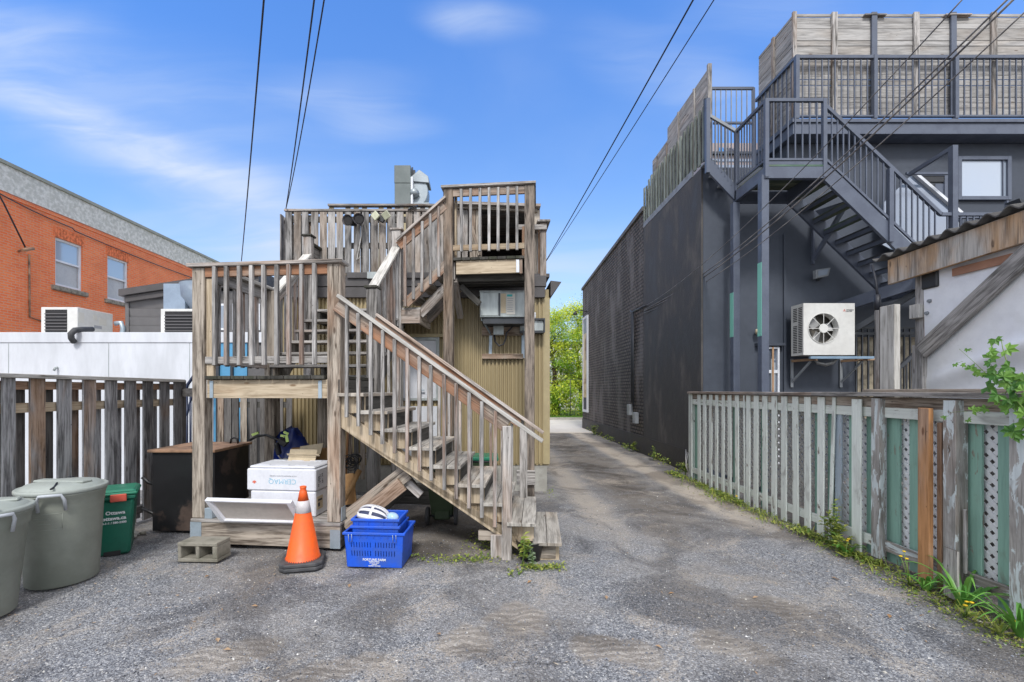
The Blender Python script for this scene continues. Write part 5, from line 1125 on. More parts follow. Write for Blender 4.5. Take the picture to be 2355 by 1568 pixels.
# things on the lane wall
mp_ = thing('meter_boxes', 'two small pale meter boxes on a conduit low on the painted brick wall', 'meter box', (DX - .05, 13, 1))
def on_lane(u, v): y = (DX - .04) * F0 / (u - HU); return y, Z(v, y)
y, z = on_lane(1452, 930); MB().box(DX - .14, DX - .03, y - .1, y + .12, z - .30, z + .0).build('box', g2m, mp_, .01)
y, z = on_lane(1465, 948); MB().box(DX - .14, DX - .03, y - .1, y + .1, z - .30, z - .0).build('box', g2m, mp_, .01)
mb = MB(); y, z = on_lane(1455, 718); mb.tube([(DX - .07, y, 1.3), (DX - .07, y, z), (DX - .07, y + .1, z + .06)], .028, 8); mb.tube([(DX - .07, y - .12, 1.2), (DX - .07, y - .12, z)], .022, 8); mb.tube([(DX - .07, y, z), (DX - .07, 11.5, z - .02)], .02, 6); mb.build('conduit', steeld, mp_)
po = thing('framed_poster', 'tall white framed poster at the street end of the painted brick wall', 'poster', (DX - .05, 18.8, 1))
ya, yb = YX(1352, DX - .05), YX(1341, DX - .05); za, zb4 = .75, 4.7
mb = MB(); X_ = DX - .09; mb.box(X_, DX - .03, ya, ya + .14, za, zb4); mb.box(X_, DX - .03, yb - .14, yb, za, zb4); mb.box(X_, DX - .03, ya + .14, yb - .14, za, za + .1); mb.box(X_, DX - .03, ya + .14, yb - .14, zb4 - .1, zb4); mb.build('frame', frame_w, po)
MB().box(X_ + .02, DX - .03, ya + .14, yb - .14, za + .6, zb4 - .7).build('picture', dirty('poster_print', (.62, .48, .28), (.20, .08, .05), .9, .4, 0, mixlo=.48, mixhi=.52), po); MB().box(X_ + .02, DX - .03, ya + .14, yb - .14, za + .1, za + .598).build('picture', printdark, po); MB().box(X_ + .02, DX - .03, ya + .14, yb - .14, zb4 - .698, zb4 - .1).build('picture', g2m, po)
gl = thing('gooseneck_lamp', 'black gooseneck lamp over the poster at the street end', 'lamp', (DX - .4, 18.6, 4.7))
q = [(DX - .03, 18.6, 4.85), (DX - .3, 18.6, 4.92), (DX - .52, 18.6, 4.86)]; MB().tube(q, .018, 6).build('arm', blackp, gl); MB().lathe([(.10, 0), (.07, .08), (.02, .13), (0, .13)], (DX - .53, 18.6, 4.73), 12).build('shade', blackp, gl)
mb = MB(); 
for k in range(3): mb.tube([(3.93, 9.0, .35 + .03 * k), (3.8, 8.8 - .05 * k, .5 - .04 * k), (3.72, 8.62, .34 - .06 * k), (3.74, 8.55, .1)], .008, 5)
tag(mb.build('loose_wires', cablew), 'loose pale wire ends sticking out at the far end of the white fence', 'wire')

# ------------------------------------------------------------------ painted picket fence, right
wf = thing('picket_fence', 'peeling white and green picket fence with lattice behind along the lane', 'fence', (3.75, 6, 0))
FXx = 3.72
def fy_(u, X=FXx): return X * F0 / (u - HU)
def z6(x): return (2700 + x / 2.24) / 1.74
def z7(x): return (3300 + x / 1.568) / 1.74
def fpick(ua, ub, m, X=FXx, zt=1.575, zb=-.01, nm='picket', lean=0, l=None, th=.018, r=None):
    y1, y0 = fy_(ua, X), fy_(ub, X + (th if th < .03 else th * .35)); r = r or (random.random(), random.uniform(.25, .8), random.uniform(.1, .8)); yc = (y0 + y1) / 2
    a = Vector((X + th / 2, yc - lean, zb)); b = Vector((X + th / 2, yc + lean, zt)); o = MB().bar(a, b, (y1 - y0), th, (1, 0, 0), r).build(nm, m, wf, .003)
    if l: lab(o, l)
    return o
for (a, b) in ((133, 158), (200, 233), (248, 283), (303, 338), (357, 390), (415, 448), (470, 510), (536, 577), (636, 680), (702, 752), (780, 833), (862, 918), (948, 1008), (1050, 1112), (1156, 1222), (1272, 1345)):
    fpick(z6(a), z6(b), wwhite, zb=-.02 + random.uniform(-.01, .03), lean=random.uniform(-.006, .006))
fpick(z6(612), z6(632), wwhite, lean=.01); fpick(z6(1388), z6(1428), wwhite, lean=-.03)
fpick(z6(1432), z6(1505), wblue, X=FXx + .04, zt=1.42, l='pale bluish wide board')
fpick(z6(1580), z6(1680), wwhite, l='widest white board with peeled foot', X=FXx - .02, zt=1.56, zb=0)
fpick(z7(288), z7(355), wpeel, X=FXx - .03, zb=.05, zt=1.57, nm='post', th=.06, l='bare brown post with flakes of paint')
fpick(z7(580), z7(662), worange, X=FXx - .07, zt=1.50, zb=.0, nm='board', th=.04, r=(.3, .6, .9), l='newer orange-brown board, unpainted')
fpick(z7(700), z7(745), worange, X=FXx + .02, zt=1.38, nm='board', r=(.9, .3, .3))
fpick(z7(738), z7(848), wpeel, X=FXx - .04, zt=1.57, zb=.10, nm='post', th=.10, l='thick post with peeling pale blue paint')
fpick(z7(740), z7(845), wg, X=FXx - .09, zt=.40, zb=.01, nm='patch_board', l='short grey board nailed over the post foot')
fpick(z7(864), z7(895), wg, X=FXx - .02, zt=.72, zb=.22, nm='patch_board')
fpick(z7(1152), z7(1290), wpeel, X=FXx - .06, zt=1.53, zb=-.03, nm='post', th=.12, l='rough grey post at the near end')
x = z7(1330)
fpick(2392, 2440, wwhite); fpick(2470, 2530, wmint); fpick(2560, 2640, wwhite)
fb_ = FXx + .085
for (a, b) in ((z6(170), z6(198)), (z6(520), z6(535)), (z6(770), z6(782)), (z6(1255), z6(1275)), (z6(1370), z6(1405)), (z6(1560), z6(1585)), (z6(1718), z6(1755)),
               (z7(388), z7(465)), (z7(530), z7(585)), (z7(878), z7(978)), (z7(1085), z7(1165)), (2400, 2470)):
    # second, green layer seen through the gaps
    y1, y0 = fy_(a, fb_), fy_(b, fb_); MB().obox(Vector((fb_ + .011, (y0 + y1) / 2, .74)), Vector((0, 0, 1)), Vector((0, 1, 0)), Vector((1, 0, 0)), .72, (y1 - y0) / 2 + .004, .011, (random.random(), random.uniform(.3, .8), .3)).build('back_picket', wmint, wf, .003)
def lattice(y0, y1, z0, z1, X, sp, wd, m, l):
    mb = MB(); H = z1 - z0; step = sp * math.sqrt(2)
    for sgn, dx in ((1, 0), (-1, .008)):
        c = y0 - H - step
        while c < y1 + H + step:
            # line y = c + sgn*(z - z0) style, clipped to the rectangle
            za, zb = z0, z1
            ya = c if sgn > 0 else c; f = lambda zz: c + sgn * (zz - z0)
            lo, hi = z0, z1
            if sgn > 0: lo = max(lo, z0 + (y0 - c)); hi = min(hi, z0 + (y1 - c))
            else: lo = max(lo, z0 + (c - y1)); hi = min(hi, z0 + (c - y0))
            if hi - lo > .03: mb.bar((X + dx, f(lo), lo), (X + dx, f(hi), hi), wd, .006, (1, 0, 0), (0, .5, .5))
            c += step
    return lab(mb.build('lattice', m, wf, calc=False), l)
latw = dirty('lattice_white', (.80, .81, .82), (.70, .71, .72), 4, .6, 0); latg = dirty('lattice_grey', (.55, .54, .52), (.40, .39, .375), 4, .7, 0)  # far stretch of lattice greyer, near stretch white
lattice(fy_(z6(1440), 3.84), 8.3, .28, 1.44, 3.85, .064, .034, latg, 'grey diagonal lattice')
lattice(3.05, fy_(z6(1440), 3.84) - .01, .20, 1.44, 3.85, .064, .034, latw, 'white diagonal lattice')
for (a, b) in ((7.2, 8.46), (5.6, 7.195), (4.4, 5.595), (2.6, 4.395)):
    MB().box(FXx + .024, FXx + .062, a, b, 1.39 - .0, 1.485).build('rail', wwhite, wf, .003); MB().box(FXx + .024, FXx + .062, a, b, .13, .225).build('rail', wwhite if a > 4 else wpeel, wf, .003)
MB().box(FXx + .024, FXx + .055, 2.6, 8.46, 1.488, 1.585).build('rail', wpost, wf, .003)
MB().box(FXx - .03, FXx + .13, 5.2, 8.5, 1.588, 1.625).build('cap_rail', wg, wf, .004); MB().box(FXx - .05, FXx + .12, 2.6, 5.195, 1.59, 1.63).build('cap_rail', wg, wf, .004)
MB().box(FXx + .13, FXx + .16, 2.6, 4.7, 1.60, 1.66).build('cap_rail', wpost, wf, .003)
MB().box(FXx - .0, FXx + .09, 8.42, 8.5, -.02, 1.585).build('post', wwhite, wf, .004)
tp = thing('tall_wooden_post', 'tall grey post of two boards rising behind the picket fence', 'post', (3.9, 4.45, 0))
def box_at(ua, ub, X0, X1, z0, z1, nm, m, par): ya, yb = X0 * F0 / (ub - HU), X0 * F0 / (ua - HU); return MB().box(X0, X1, ya, yb, z0, z1).build(nm, m, par, .004)
box_at(2022, 2056, 3.92, 3.98, 0, Z(701, 4.45), 'front_board', wcap, tp); box_at(2010, 2020, 3.92, 4.02, 0, Z(709, 4.5), 'side_board', wg, tp)

# ------------------------------------------------------------------ tarp covered shed, far right
sd_ = thing('tarp_shed', 'lean-to shed sided with white tarp under a corrugated roof at the right', 'shed', (4.4, 4, 0))
SX = 4.30
def onS(u, v, X=SX): y = X * F0 / (u - HU); return Vector((X, y, Z(v, y)))
# tarp sheet with folds near the bottom
mb = MB(); ny, nz = 60, 40; y0, y1 = 1.9, 4.49; idx = []
for j in range(nz + 1):
    for i in range(ny + 1):
        y = y1 + (y0 - y1) * i / ny; z = 1.42 + (2.93 - 1.42) * j / nz; d = (z - 1.72 - (4.45 - y) * .36); fold = .06 * math.exp(-(d / .07) ** 2) * min(1, (4.6 - y) * 1.2) - .03 * math.exp(-((d + .16) / .08) ** 2) * min(1, (4.6 - y) * 1.2)
        idx.append(mb.vert((SX - .012 - fold + .006 * math.sin(y * 6 + z * 3), y, z)))
for j in range(nz):
    for i in range(ny): a = j * (ny + 1) + i; mb.face([idx[a], idx[a + 1], idx[a + ny + 2], idx[a + ny + 1]], None, (0, .5, .5), True)
tq = mb.build('tarp', tarp, sd_, calc=False)
mb = MB()
for (u, v) in ((2144, 580), (2239, 543), (2133, 692), (2127, 720), (2128, 804), (2325, 512)):
    q = onS(u, v, SX - .03); mb.tube([q, q + Vector((.02, 0, 0))], [.014, .02], 10)
mb.build('grommets', g2m, tq)
MB().box(SX, SX + .09, 4.50, 4.60, -.02, 2.9).build('post', wg, sd_, .005); lab(MB().box(SX - .002, SX + .03, 4.47, 4.499, 1.5, 2.4).build('batten', copper, sd_), 'reddish batten')
p0 = onS(2065, 625); a_ = [onS(2065, 606), onS(2065, 650), onS(2400, 543), onS(2400, 478)]
MB().prism([(SX - .10, 4.80, 2.76), (SX - .10, 4.80, 3.02), (SX - .10, 1.9, 3.13), (SX - .10, 1.9, 2.88)], (.04, 0, 0), (.4, .7, .9)).build('beam', wbeam, sd_, .004)
lab(MB().box(SX - .03, SX - .014, 2.2, 4.2, 2.70, 2.77).build('batten', copper, sd_), 'reddish batten over the tarp')
MB().box(SX - .035, SX + .02, 4.34, 4.50, 2.64, 2.80).build('flashing', blackp, sd_, .01)
MB().bar(onS(2118, 808, SX - .06) , onS(2420, 530, SX - .06), .15, .045, (1, 0, 0), (.2, .3, 0)).build('brace_board', wg, sd_, .004)
MB().box(SX - .06, SX - .0, 4.50, 4.60, Z(716, 4.5) - .06, Z(698, 4.5)).build('block', wcap, sd_, .004)
lab(MB().box(SX - .05, SX + .0, 4.46, 4.58, 1.4, Z(792, 4.5)).build('post', wg, sd_, .004), 'grey post stub at the tarp edge')
mb = MB(); n = 150; R_ = []
for i in range(n + 1):
    y = 4.92 - 3.1 * i / n; zc = 3.045 + (4.9 - y) * .036 + .026 * math.cos(y * 2 * math.pi / .165)
    R_.append([mb.vert((SX - .16, y, zc)), mb.vert((SX + 2.2, y, zc + .35)), mb.vert((SX - .16, y, zc + .012)), mb.vert((SX + 2.2, y, zc + .362))])
for i in range(n):
    a, b = R_[i], R_[i + 1]; mb.face([a[0], b[0], b[1], a[1]], None, (0, .5, .5), True); mb.face([a[2], a[3], b[3], b[2]], None, (0, .5, .5), True); mb.face([a[0], a[2], b[2], b[0]])
mb.build('corrugated_roof', corr, sd_, calc=False)
MB().box(SX + .1, SX + 2.1, 4.46, 4.5, 0, 2.85).build('end_wall', whitewall, sd_); MB().box(SX + .05, SX + .09, 1.9, 4.44, 0, 2.9).build('side_sheathing', wfen2, sd_)
pc = MB(); q = [Vector((4.12, 4.9, 3.0)), Vector((4.13, 4.86, 2.8)), Vector((4.11, 4.82, 2.66)), Vector((4.1, 4.62, 2.2)), Vector((4.05, 4.5, 1.66))]; pc.tube(q[:3], .012, 6); pc.tube([q[2], q[2] - Vector((0, 0, .16))], .03, 8); pc.tube([q[2] - Vector((0, 0, .16)), q[3], q[4]], .01, 6); tag(pc.build('hanging_cable', cable), 'dark cable with a splice hanging from the shed roof corner', 'cable')

# ------------------------------------------------------------------ overhead wires
def wire(nm, l, p0, p1, sag, r, m=None, grp=None): o = MB().tube(cable_pts(p0, p1, sag, 40), r, 6).build(nm, m or cable); tag(o, l, 'cable', grp)
wire('overhead_wire', 'single thick overhead wire, leftmost in the sky', P(609, -30, 3.4), P(555, 600, 8.4), .05, .0075)
wire('overhead_wire', 'middle overhead wire running down to the roof fence corner', P(726, -30, 3.4), P(657, 482, 7.4), .06, .007)
wire('overhead_wire', 'right one of the two wires meeting at the roof fence corner', P(750, -30, 3.4), P(657.5, 480, 7.42), .10, .006)
wire('overhead_wire', 'thicker of the two wires slanting over the lane', P(1610, -30, 3.2), P(1255, 600, 8.6), .02, .007)
wire('overhead_wire', 'thinner wire slanting over the lane, to the right of its pair', P(1660, -30, 3.2), P(1256, 600, 8.7), .02, .0045)
E_ = Vector((DX - .06, 11.7, Z(714, 11.7)))
for i, (u, v, sg, r, l, dz) in enumerate(((2225, -15, .26, .0058, 'upper wire crossing the dark building', .10), (2330, -15, .30, .008, 'upper strand of the twin wires crossing the dark building', .03), (2344, -15, .34, .0095, 'lower strand of the twin wires crossing the dark building', 0), (2375, 10, .36, .0062, 'lowest wire crossing the dark building', -.06))):
    wire('service_wire', l, P(u, v, 3.6), E_ + Vector((0, 0, dz)), sg, r, dirty('wire_grey' + str(i), (.13, .12, .12), (.32, .30, .28), 4, .5, 0))

# ------------------------------------------------------------------ bins and bits, left
def garbage_can(l, c, ang, r0, r1, h, sc=1):
    t_ = thing('garbage_can', l, 'garbage can', c, 'grey-green garbage cans'); c = Vector(c)
    prof = [(.0, .0), (r0 - .015, .0), (r0, .012), (r0 + (r1 - r0) * .80, h * .80), (r1 * .985, h * .81), (r1 * .99, h * .845), (r1 * 1.0, h * .85), (r1 * 1.01, h * .90), (r1 * 1.03, h * .905), (r1 * 1.03, h * .92), (r1 * 1.05, h * .925), (r1 * 1.05, h * .94), (r1 * .98, h * .94)]
    bd = MB().lathe(prof, c, 56).build('body', cangreen, t_)
    lz_ = h * .942; MB().lathe([(r1 * 1.06, lz_), (r1 * 1.085, lz_ + .006), (r1 * 1.085, lz_ + .03), (r1 * 1.05, lz_ + .038), (r1 * .99, lz_ + .03), (r1 * .95, lz_ + .04), (r1 * .86, lz_ + .062), (r1 * .5, lz_ + .078), (0, lz_ + .082)], c, 56).build('lid', canlid, t_)
    mb = MB(); e = Vector((math.cos(ang + 1.0), math.sin(ang + 1.0), 0)); mb.bar(c + e * r1 * -.80 + Vector((0, 0, lz_ + .075)), c + e * r1 * .80 + Vector((0, 0, lz_ + .075)), .10, .022); mb.build('lid_ridge', canlid, t_, .008)
    for s in (0, math.pi):
        d = Vector((math.cos(ang + s), math.sin(ang + s), 0)); e = Vector((-d.y, d.x, 0)); b = c + d * r1 * 1.0
        mb = MB(); w = .085; z_ = h * .90
        mb.tube([b + e * w + Vector((0, 0, z_ - .09)), b + e * w + d * .035 + Vector((0, 0, z_ - .0)), b + e * w * .8 + d * .055 + Vector((0, 0, z_ + .045)), b - e * w * .8 + d * .055 + Vector((0, 0, z_ + .045)), b - e * w + d * .035 + Vector((0, 0, z_)), b - e * w + Vector((0, 0, z_ - .09))], .0125, 8)
        hd = mb.build('handle', handlem, t_)
        mb = MB(); q0 = c + d * r1 * 1.1 + Vector((0, 0, lz_ + .06)); q1 = c + d * r1 * .55 + Vector((0, 0, lz_ + .085)); mb.tube([q0, (q0 + q1) / 2 + Vector((0, 0, -.01)), q1], .008, 6); mb.build('bungee_cord', cable, hd)
    # embossed plate
    a0 = -1.25; pts = []; mb = MB()
    def sf(a, z, o=.0): k = min(z / (h * .80), 1); rr = r0 + (r1 - r0) * .80 * k + o; return c + Vector((math.cos(a) * rr, math.sin(a) * rr, z))
    for (za, zb) in ((h * .60, h * .76),):
        aa = a0 - .28; ab = a0 + .42; N = 10; mb.tube([sf(aa + (ab - aa) * k / N, zb) for k in range(N + 1)], .0025, 4); mb.tube([sf(aa + (ab - aa) * k / N, za) for k in range(N + 1)], .0025, 4); mb.tube([sf(ab, za), sf(ab, zb)], .0025, 4)
        for q in (.70, .66): mb.tube([sf(a0 - .15 + .3 * k / N, h * q) for k in range(N + 1)], .0035, 4)
    mb.tube([sf(a0 + .08 * k - .12 - .15, h * .715) for k in range(6)], .003, 4)
    mb.build('embossing', cangreen, bd)
    return t_
garbage_can('large grey-green garbage can with lid, nearer the board fence', (-3.73, 3.98, 0), -1.05, .245, .285, .83)
garbage_can('grey-green garbage can cut off by the left picture edge, front-most', (-3.74, 3.33, 0), -.42, .20, .275, .80)
# household green bin
gb = thing('green_bin', 'dark green organics bin with a red latch beside the garbage cans', 'bin', (-3.72, 4.66, 0))
GM = Matrix.Translation((-3.84, 4.66, 0)) @ Matrix.Rotation(R(33), 4, 'Z') @ Matrix.Diagonal((.93, .93, 1, 1))
mb = MB(GM); X, Y_, Zz = Vector((1, 0, 0)), Vector((0, 1, 0)), Vector((0, 0, 1))
def frus(mb, w0, d0, w1, d1, z0, z1):
    v = [mb.vert((sx * w / 2, sy * d / 2, z)) for z, w, d in ((z0, w0, d0), (z1, w1, d1)) for sx, sy in ((-1, -1), (1, -1), (1, 1), (-1, 1))]
    for k in range(4): mb.face([v[k], v[(k + 1) % 4], v[4 + (k + 1) % 4], v[4 + k]])
    mb.face(v[3::-1]); mb.face(v[4:8])
frus(mb, .30, .32, .385, .40, 0, .555); mb.build('body', bingreen, gb, .02)
mb = MB(GM); frus(mb, .41, .43, .42, .44, .557, .60); mb.build('rim', bingreen, gb, .01); mb = MB(GM); frus(mb, .44, .46, .44, .46, .602, .632); frus(mb, .43, .45, .36, .38, .633, .655); mb.build('lid', binlid, gb, .01)
mb = MB(GM); mb.box(-.01, .13, -.25, -.236, .545, .62); mb.build('latch', redp, gb, .008)
mb = MB(GM); mb.box(-.07, .07, -.171, -.163, .0, .045); mb.build('foot_notch', darkhole, gb); mb = MB(GM); mb.box(-.19, -.183, -.12, -.05, .33, .38); mb.build('side_tag', g2m, gb)
nrm = GM.to_3x3() @ Vector((0, -1, 0)); ex = GM.to_3x3() @ Vector((1, 0, 0))
tl = (Vector((0, -.04, .555))).normalized(); ey = (Vector((0, 0, 1)) * .555 - (-nrm) * .04 * -1 ).normalized() if False else (Vector((0, 0, .555)) + nrm * .04).normalized()
def bp_(x, z): return GM @ Vector((x, -.160 - .04 * z / .555 - .004, z))
text('bin_text', 'Ottawa', .050, bp_(.03, .43), ex, ey, whitep, gb, .001, .0012); text('bin_text', 'ottawa.ca', .048, bp_(.02, .375), ex, ey, whitep, gb, .001, .0016); text('bin_text', '3-1-1 / 580-2400', .028, bp_(.02, .33), ex, ey, whitep, gb, .001, .0008)
# black steel box
bx = thing('steel_grease_box', 'black steel collection box with a rusty lid beside the stair landing', 'steel box', (-3.55, 5.6, 0))
MB().box(-3.90, -3.18, 5.26, 6.02, .02, .93).build('body', blacksteel, bx, .008); lid = MB().box(-3.93, -3.15, 5.22, 6.05, .932, .965).build('lid', rust, bx, .005)
for (xx, yy) in ((-3.42, 5.32), (-3.28, 5.85)): mb = MB(); mb.tube([(xx - .05, yy, .965), (xx - .04, yy, 1.02), (xx, yy, 1.04), (xx + .04, yy, 1.02), (xx + .05, yy, .965)], .012, 6); mb.build('lid_handle', blacksteel, lid)
MB().box(-4.0, -3.92, 5.45, 5.58, .28, .92).build('side_plate', blacksteel, bx, .004); mb = MB(); mb.tube([(-4.12, 5.4, .62), (-4.06, 5.42, .55), (-3.93, 5.45, .5)], .02, 6); mb.tube([(-4.12, 5.4, .25), (-4.0, 5.42, .18), (-3.9, 5.45, .2)], .02, 6); mb.build('bent_pipe', blacksteel, bx)
for i, (x, y, s) in enumerate(((-4.02, 5.15, .05), (-3.96, 5.2, .035), (-4.1, 5.22, .045), (-4.12, 5.08, .03), (-3.98, 5.08, .04), (-4.2, 5.2, .05))):
    mb = MB(); mb.lathe([(0, 0), (s * .9, s * .15), (s * 1.1, s * .5), (s * .8, s * .9), (0, s)], (x, y, 0), 9, 1, .75); tag(mb.build('stone', cinder if i % 2 else conc), ['biggest rounded stone at the front corner of the steel box', 'small stone just right of the biggest one by the steel box', 'grey stone behind the front ones against the steel box', 'smallest front stone, left of the biggest one', 'pale stone lying in front of the biggest one', 'stone farthest to the left, touching the board fence'][i], 'stone', 'stones by the steel box')
# cinder block
cb = MB(Matrix.Translation((-2.80, 4.36, 0)) @ Matrix.Rotation(R(-6), 4, 'Z') @ Matrix.Rotation(R(-1.5), 4, 'Y')); hw = .205
cb.box(-hw, hw, 0, .20, .0, .034); cb.box(-hw, hw, 0, .20, .15, .187)
for (a, b) in ((-hw, -hw + .035), (-.018, .018), (hw - .05, hw)): cb.box(a, b, .0005, .1995, .0345, .1495)
cb.box(-hw + .036, hw - .051, .17, .1985, .0346, .1494)
tag(cb.build('cinder_block', cinder, bevel=.006, origin=(-2.8, 4.45, 0)), 'grey two-hole concrete block lying before the left landing post', 'cinder block')
# foam boxes
BM = ST
def foam_box(l, x0, x1, y0, y1, z0, z1, g=None):
    t_ = thing('foam_box', l, 'foam box', BM @ Vector(((x0 + x1) / 2, (y0 + y1) / 2, z0)), 'white foam fish boxes'); MB(BM).box(x0, x1, y0, y1, z0, z1).build('body', foam, t_, .012); return t_
FBx0, FBx1, FBy = -1.13, -.35, .17
f1 = foam_box('lower white foam box with a small shipping label on its side', FBx0 + .04, FBx1, FBy, FBy + .50, .292, .56)
mb = MB(BM); mb.box(FBx1 + .001, FBx1 + .004, FBy + .03, FBy + .16, .36, .50); mb.build('label_sticker', cardl, f1); mb = MB(BM); mb.box(FBx1 + .005, FBx1 + .006, FBy + .05, FBy + .14, .45, .47); mb.box(FBx1 + .005, FBx1 + .006, FBy + .05, FBy + .09, .39, .43); mb.build('label_print', printdark, f1)
f2 = foam_box('upper white foam box printed upside down with pale blue letters', FBx0, FBx1 + .005, FBy - .005, FBy + .50, .565, .80)
MB(BM).box(FBx0 + .02, FBx1 - .015, FBy + .01, FBy + .48, .801, .828).build('base_step', foam, f2, .012)
mb = MB(BM)
for (a, b) in ((.08, .22), (.30, .44), (.52, .66)): mb.box(FBx0 + a, FBx0 + b, FBy + .06, FBy + .09, .829, .834); mb.box(FBx0 + a, FBx0 + b, FBy + .38, FBy + .41, .829, .834)
mb.build('moulded_ribs', foam, f2)
exl = ST.to_3x3() @ Vector((1, 0, 0)); up_ = Vector((0, 0, 1))
def fpt(x, z): return BM @ Vector((x, FBy - .0065, z))
text('box_print', 'CERMAQ', .078, fpt(FBx0 + .41, .668), -exl, -up_, printblue, f2, .0008, -.0008); text('box_print', 'YOUR PREMIUM SALMON FARMER', .020, fpt(FBx0 + .42, .726), -exl, -up_, greyprint, f2, .0006)
# small red maple leaf, upside down like the print
ml = [(0, 1), (.18, .6), (.42, .72), (.38, .25), (.8, .45), (.95, .2), (.55, -.15), (.62, -.35), (.08, -.3), (.05, -.75), (-.05, -.75), (-.08, -.3), (-.62, -.35), (-.55, -.15), (-.95, .2), (-.8, .45), (-.38, .25), (-.42, .72), (-.18, .6)]
mb = MB(); c0 = fpt(FBx0 + .09, .66); mb.prism([c0 - exl * a * .026 - up_ * b * .026 for a, b in ml], ST.to_3x3() @ Vector((0, .001, 0)) * -1); mb.build('leaf_print', printred, f2)
exs = ST.to_3x3() @ Vector((0, 1, 0))
for (t__, yy, zz_) in (('8091 44', .06, .66), ('72 L A', .09, .69), ('103', .15, .655), ('EX', .14, .72)): text('box_marking', t__, .035, BM @ Vector((FBx1 + .0065, FBy + yy, zz_)), -up_, exs, printdark, f2, .0006)
# foam lid leaning
fl_ = thing('foam_tray', 'white foam tray-shaped cover leaning forwards before the foam boxes', 'foam tray', P(585, 1200, 4.62))
C = [P(470, 1151, 4.50), P(668, 1157, 4.47), P(694, 1204, 4.60), P(506, 1199, 4.64)]; nn = (C[1] - C[0]).cross(C[3] - C[0]).normalized()
if nn.y < 0: nn = -nn
def inset(k): ce = sum(C, Vector()) / 4; return [q + (ce - q).normalized() * k for q in C]
dpt = .045; I = inset(.045); mb = MB(); a = [mb.vert(q) for q in C]; b = [mb.vert(q) for q in I]; c_ = [mb.vert(q + nn * .028) for q in inset(.055)]; d_ = [mb.vert(q + nn * dpt + Vector((0, 0, .0))) for q in C]
for k in range(4): k2 = (k + 1) % 4; mb.face([a[k], a[k2], b[k2], b[k]]); mb.face([b[k], b[k2], c_[k2], c_[k]]); mb.face([a[k2], a[k], d_[k], d_[k2]])
mb.face(d_[::-1]); mb.build('rim', foam, fl_, calc=False)
mb = MB(); mb.quad(*[q + nn * .026 for q in inset(.055)]); mb.build('inner_panel', foamin, fl_, calc=False)
# stuff stored behind the foam boxes
tb_ = MB(); cc = P(672, 1030, 6.0); n1, n2 = 20, 12; ring = []
for j in range(n2 + 1):
    ph = math.pi * j / n2 - math.pi / 2; rw = []
    for i in range(n1):
        th = 2 * math.pi * i / n1; k = 1 + .10 * math.sin(3 * th + 4 * ph) + .07 * math.sin(7 * th - 3 * ph) + random.uniform(-.04, .04)
        rw.append(tb_.vert((cc.x + math.cos(th) * math.cos(ph) * .25 * k, cc.y + math.sin(th) * math.cos(ph) * .22 * k, max(.70 + math.sin(ph) * .42 * k, .3))))
    ring.append(rw)
for j in range(n2):
    for i in range(n1): i2 = (i + 1) % n1; tb_.face([ring[j][i], ring[j][i2], ring[j + 1][i2], ring[j + 1][i]], None, (0, .5, .5), True)
tag(tb_.build('blue_bag', bag), 'crumpled dark blue bag behind the white foam boxes', 'bag')
bk = thing('child_seat_gear', 'tangle of black gear with yellow-green straps hanging by the blue bag', 'bicycle gear', P(650, 1060, 5.85))
MB().box(U(636, 5.8), U(662, 5.8), 5.75, 5.9, .45, .62).build('black_tub', blackp, bk, .01)
mb = MB(); mb.bar(P(642, 1010, 5.7), P(660, 1022, 5.72), .07, .10, (0, 1, 0)); mb.bar(P(636, 1018, 5.7), P(642, 1045, 5.72), .05, .08, (0, 1, 0)); mb.build('gear_body', blackp, bk, .012)
mb = MB(); mb.tube([P(640, 1060, 5.7), P(655, 1054, 5.65), P(668, 1058, 5.6), P(680, 1068, 5.55)], .008, 6); mb.tube([P(634, 1020, 5.7), P(640, 1048, 5.7), P(650, 1060, 5.7)], .008, 6); mb.build('pale_cord', cablew, bk)
mb = MB(); neon = flat('neon_strap', (.55, .72, .22), .6); hbm = MB(); hbm.tube([P(574, 1012, 5.85), P(590, 1003, 5.85), P(612, 1000, 5.9), P(642, 1012, 5.75)], .016, 8); hbm.build('handlebar', blackp, bk); mb.bar(P(645, 1001, 5.68), P(654, 1003, 5.68), .03, .01, (0, 1, 0)); mb.bar(P(652, 993, 5.68), P(663, 998, 5.68), .03, .01, (0, 1, 0)); mb.bar(P(658, 1000, 5.66), P(661, 1016, 5.66), .035, .01, (0, 1, 0)); mb.bar(P(580, 1000, 5.84), P(594, 995, 5.84), .03, .03, (0, 1, 0)); mb.build('strap', neon, bk)
cbx = thing('cardboard_box', 'open cardboard box with folded flaps behind the foam boxes', 'cardboard box', P(715, 1070, 5.5))
CM = Matrix.Translation(P(715, 1070, 5.45)) @ Matrix.Rotation(R(-8), 4, 'Z')
mb = MB(CM); hw, hd, hz = .22, .16, .16
mb.box(-hw, hw, -hd, -hd + .006, -.45, hz - .10); mb.box(-hw, hw, hd - .006, hd, -.45, hz); mb.box(-hw, -hw + .006, -hd + .007, hd - .007, -.45, hz - .1); mb.box(hw - .006, hw, -hd + .007, hd - .007, -.45, hz - .1); mb.build('box', cardb, cbx)
mb = MB(CM); mb.bar((0, -hd, hz - .02), (0, -hd - .02, hz + .0), .40, .006, (0, .3, 1)); mb.obox(Vector((-.03, -hd + .03, hz - .02)), X, Vector((0, .4, .9)).normalized(), Vector((0, -.9, .4)).normalized(), .17, .07, .003); mb.obox(Vector((-.02, .02, hz + .02)), Vector((.98, 0, .15)).normalized(), Vector((0, .5, .85)).normalized(), Vector((0, -.85, .5)).normalized(), .15, .07, .003); mb.build('flap', cardl, cbx)
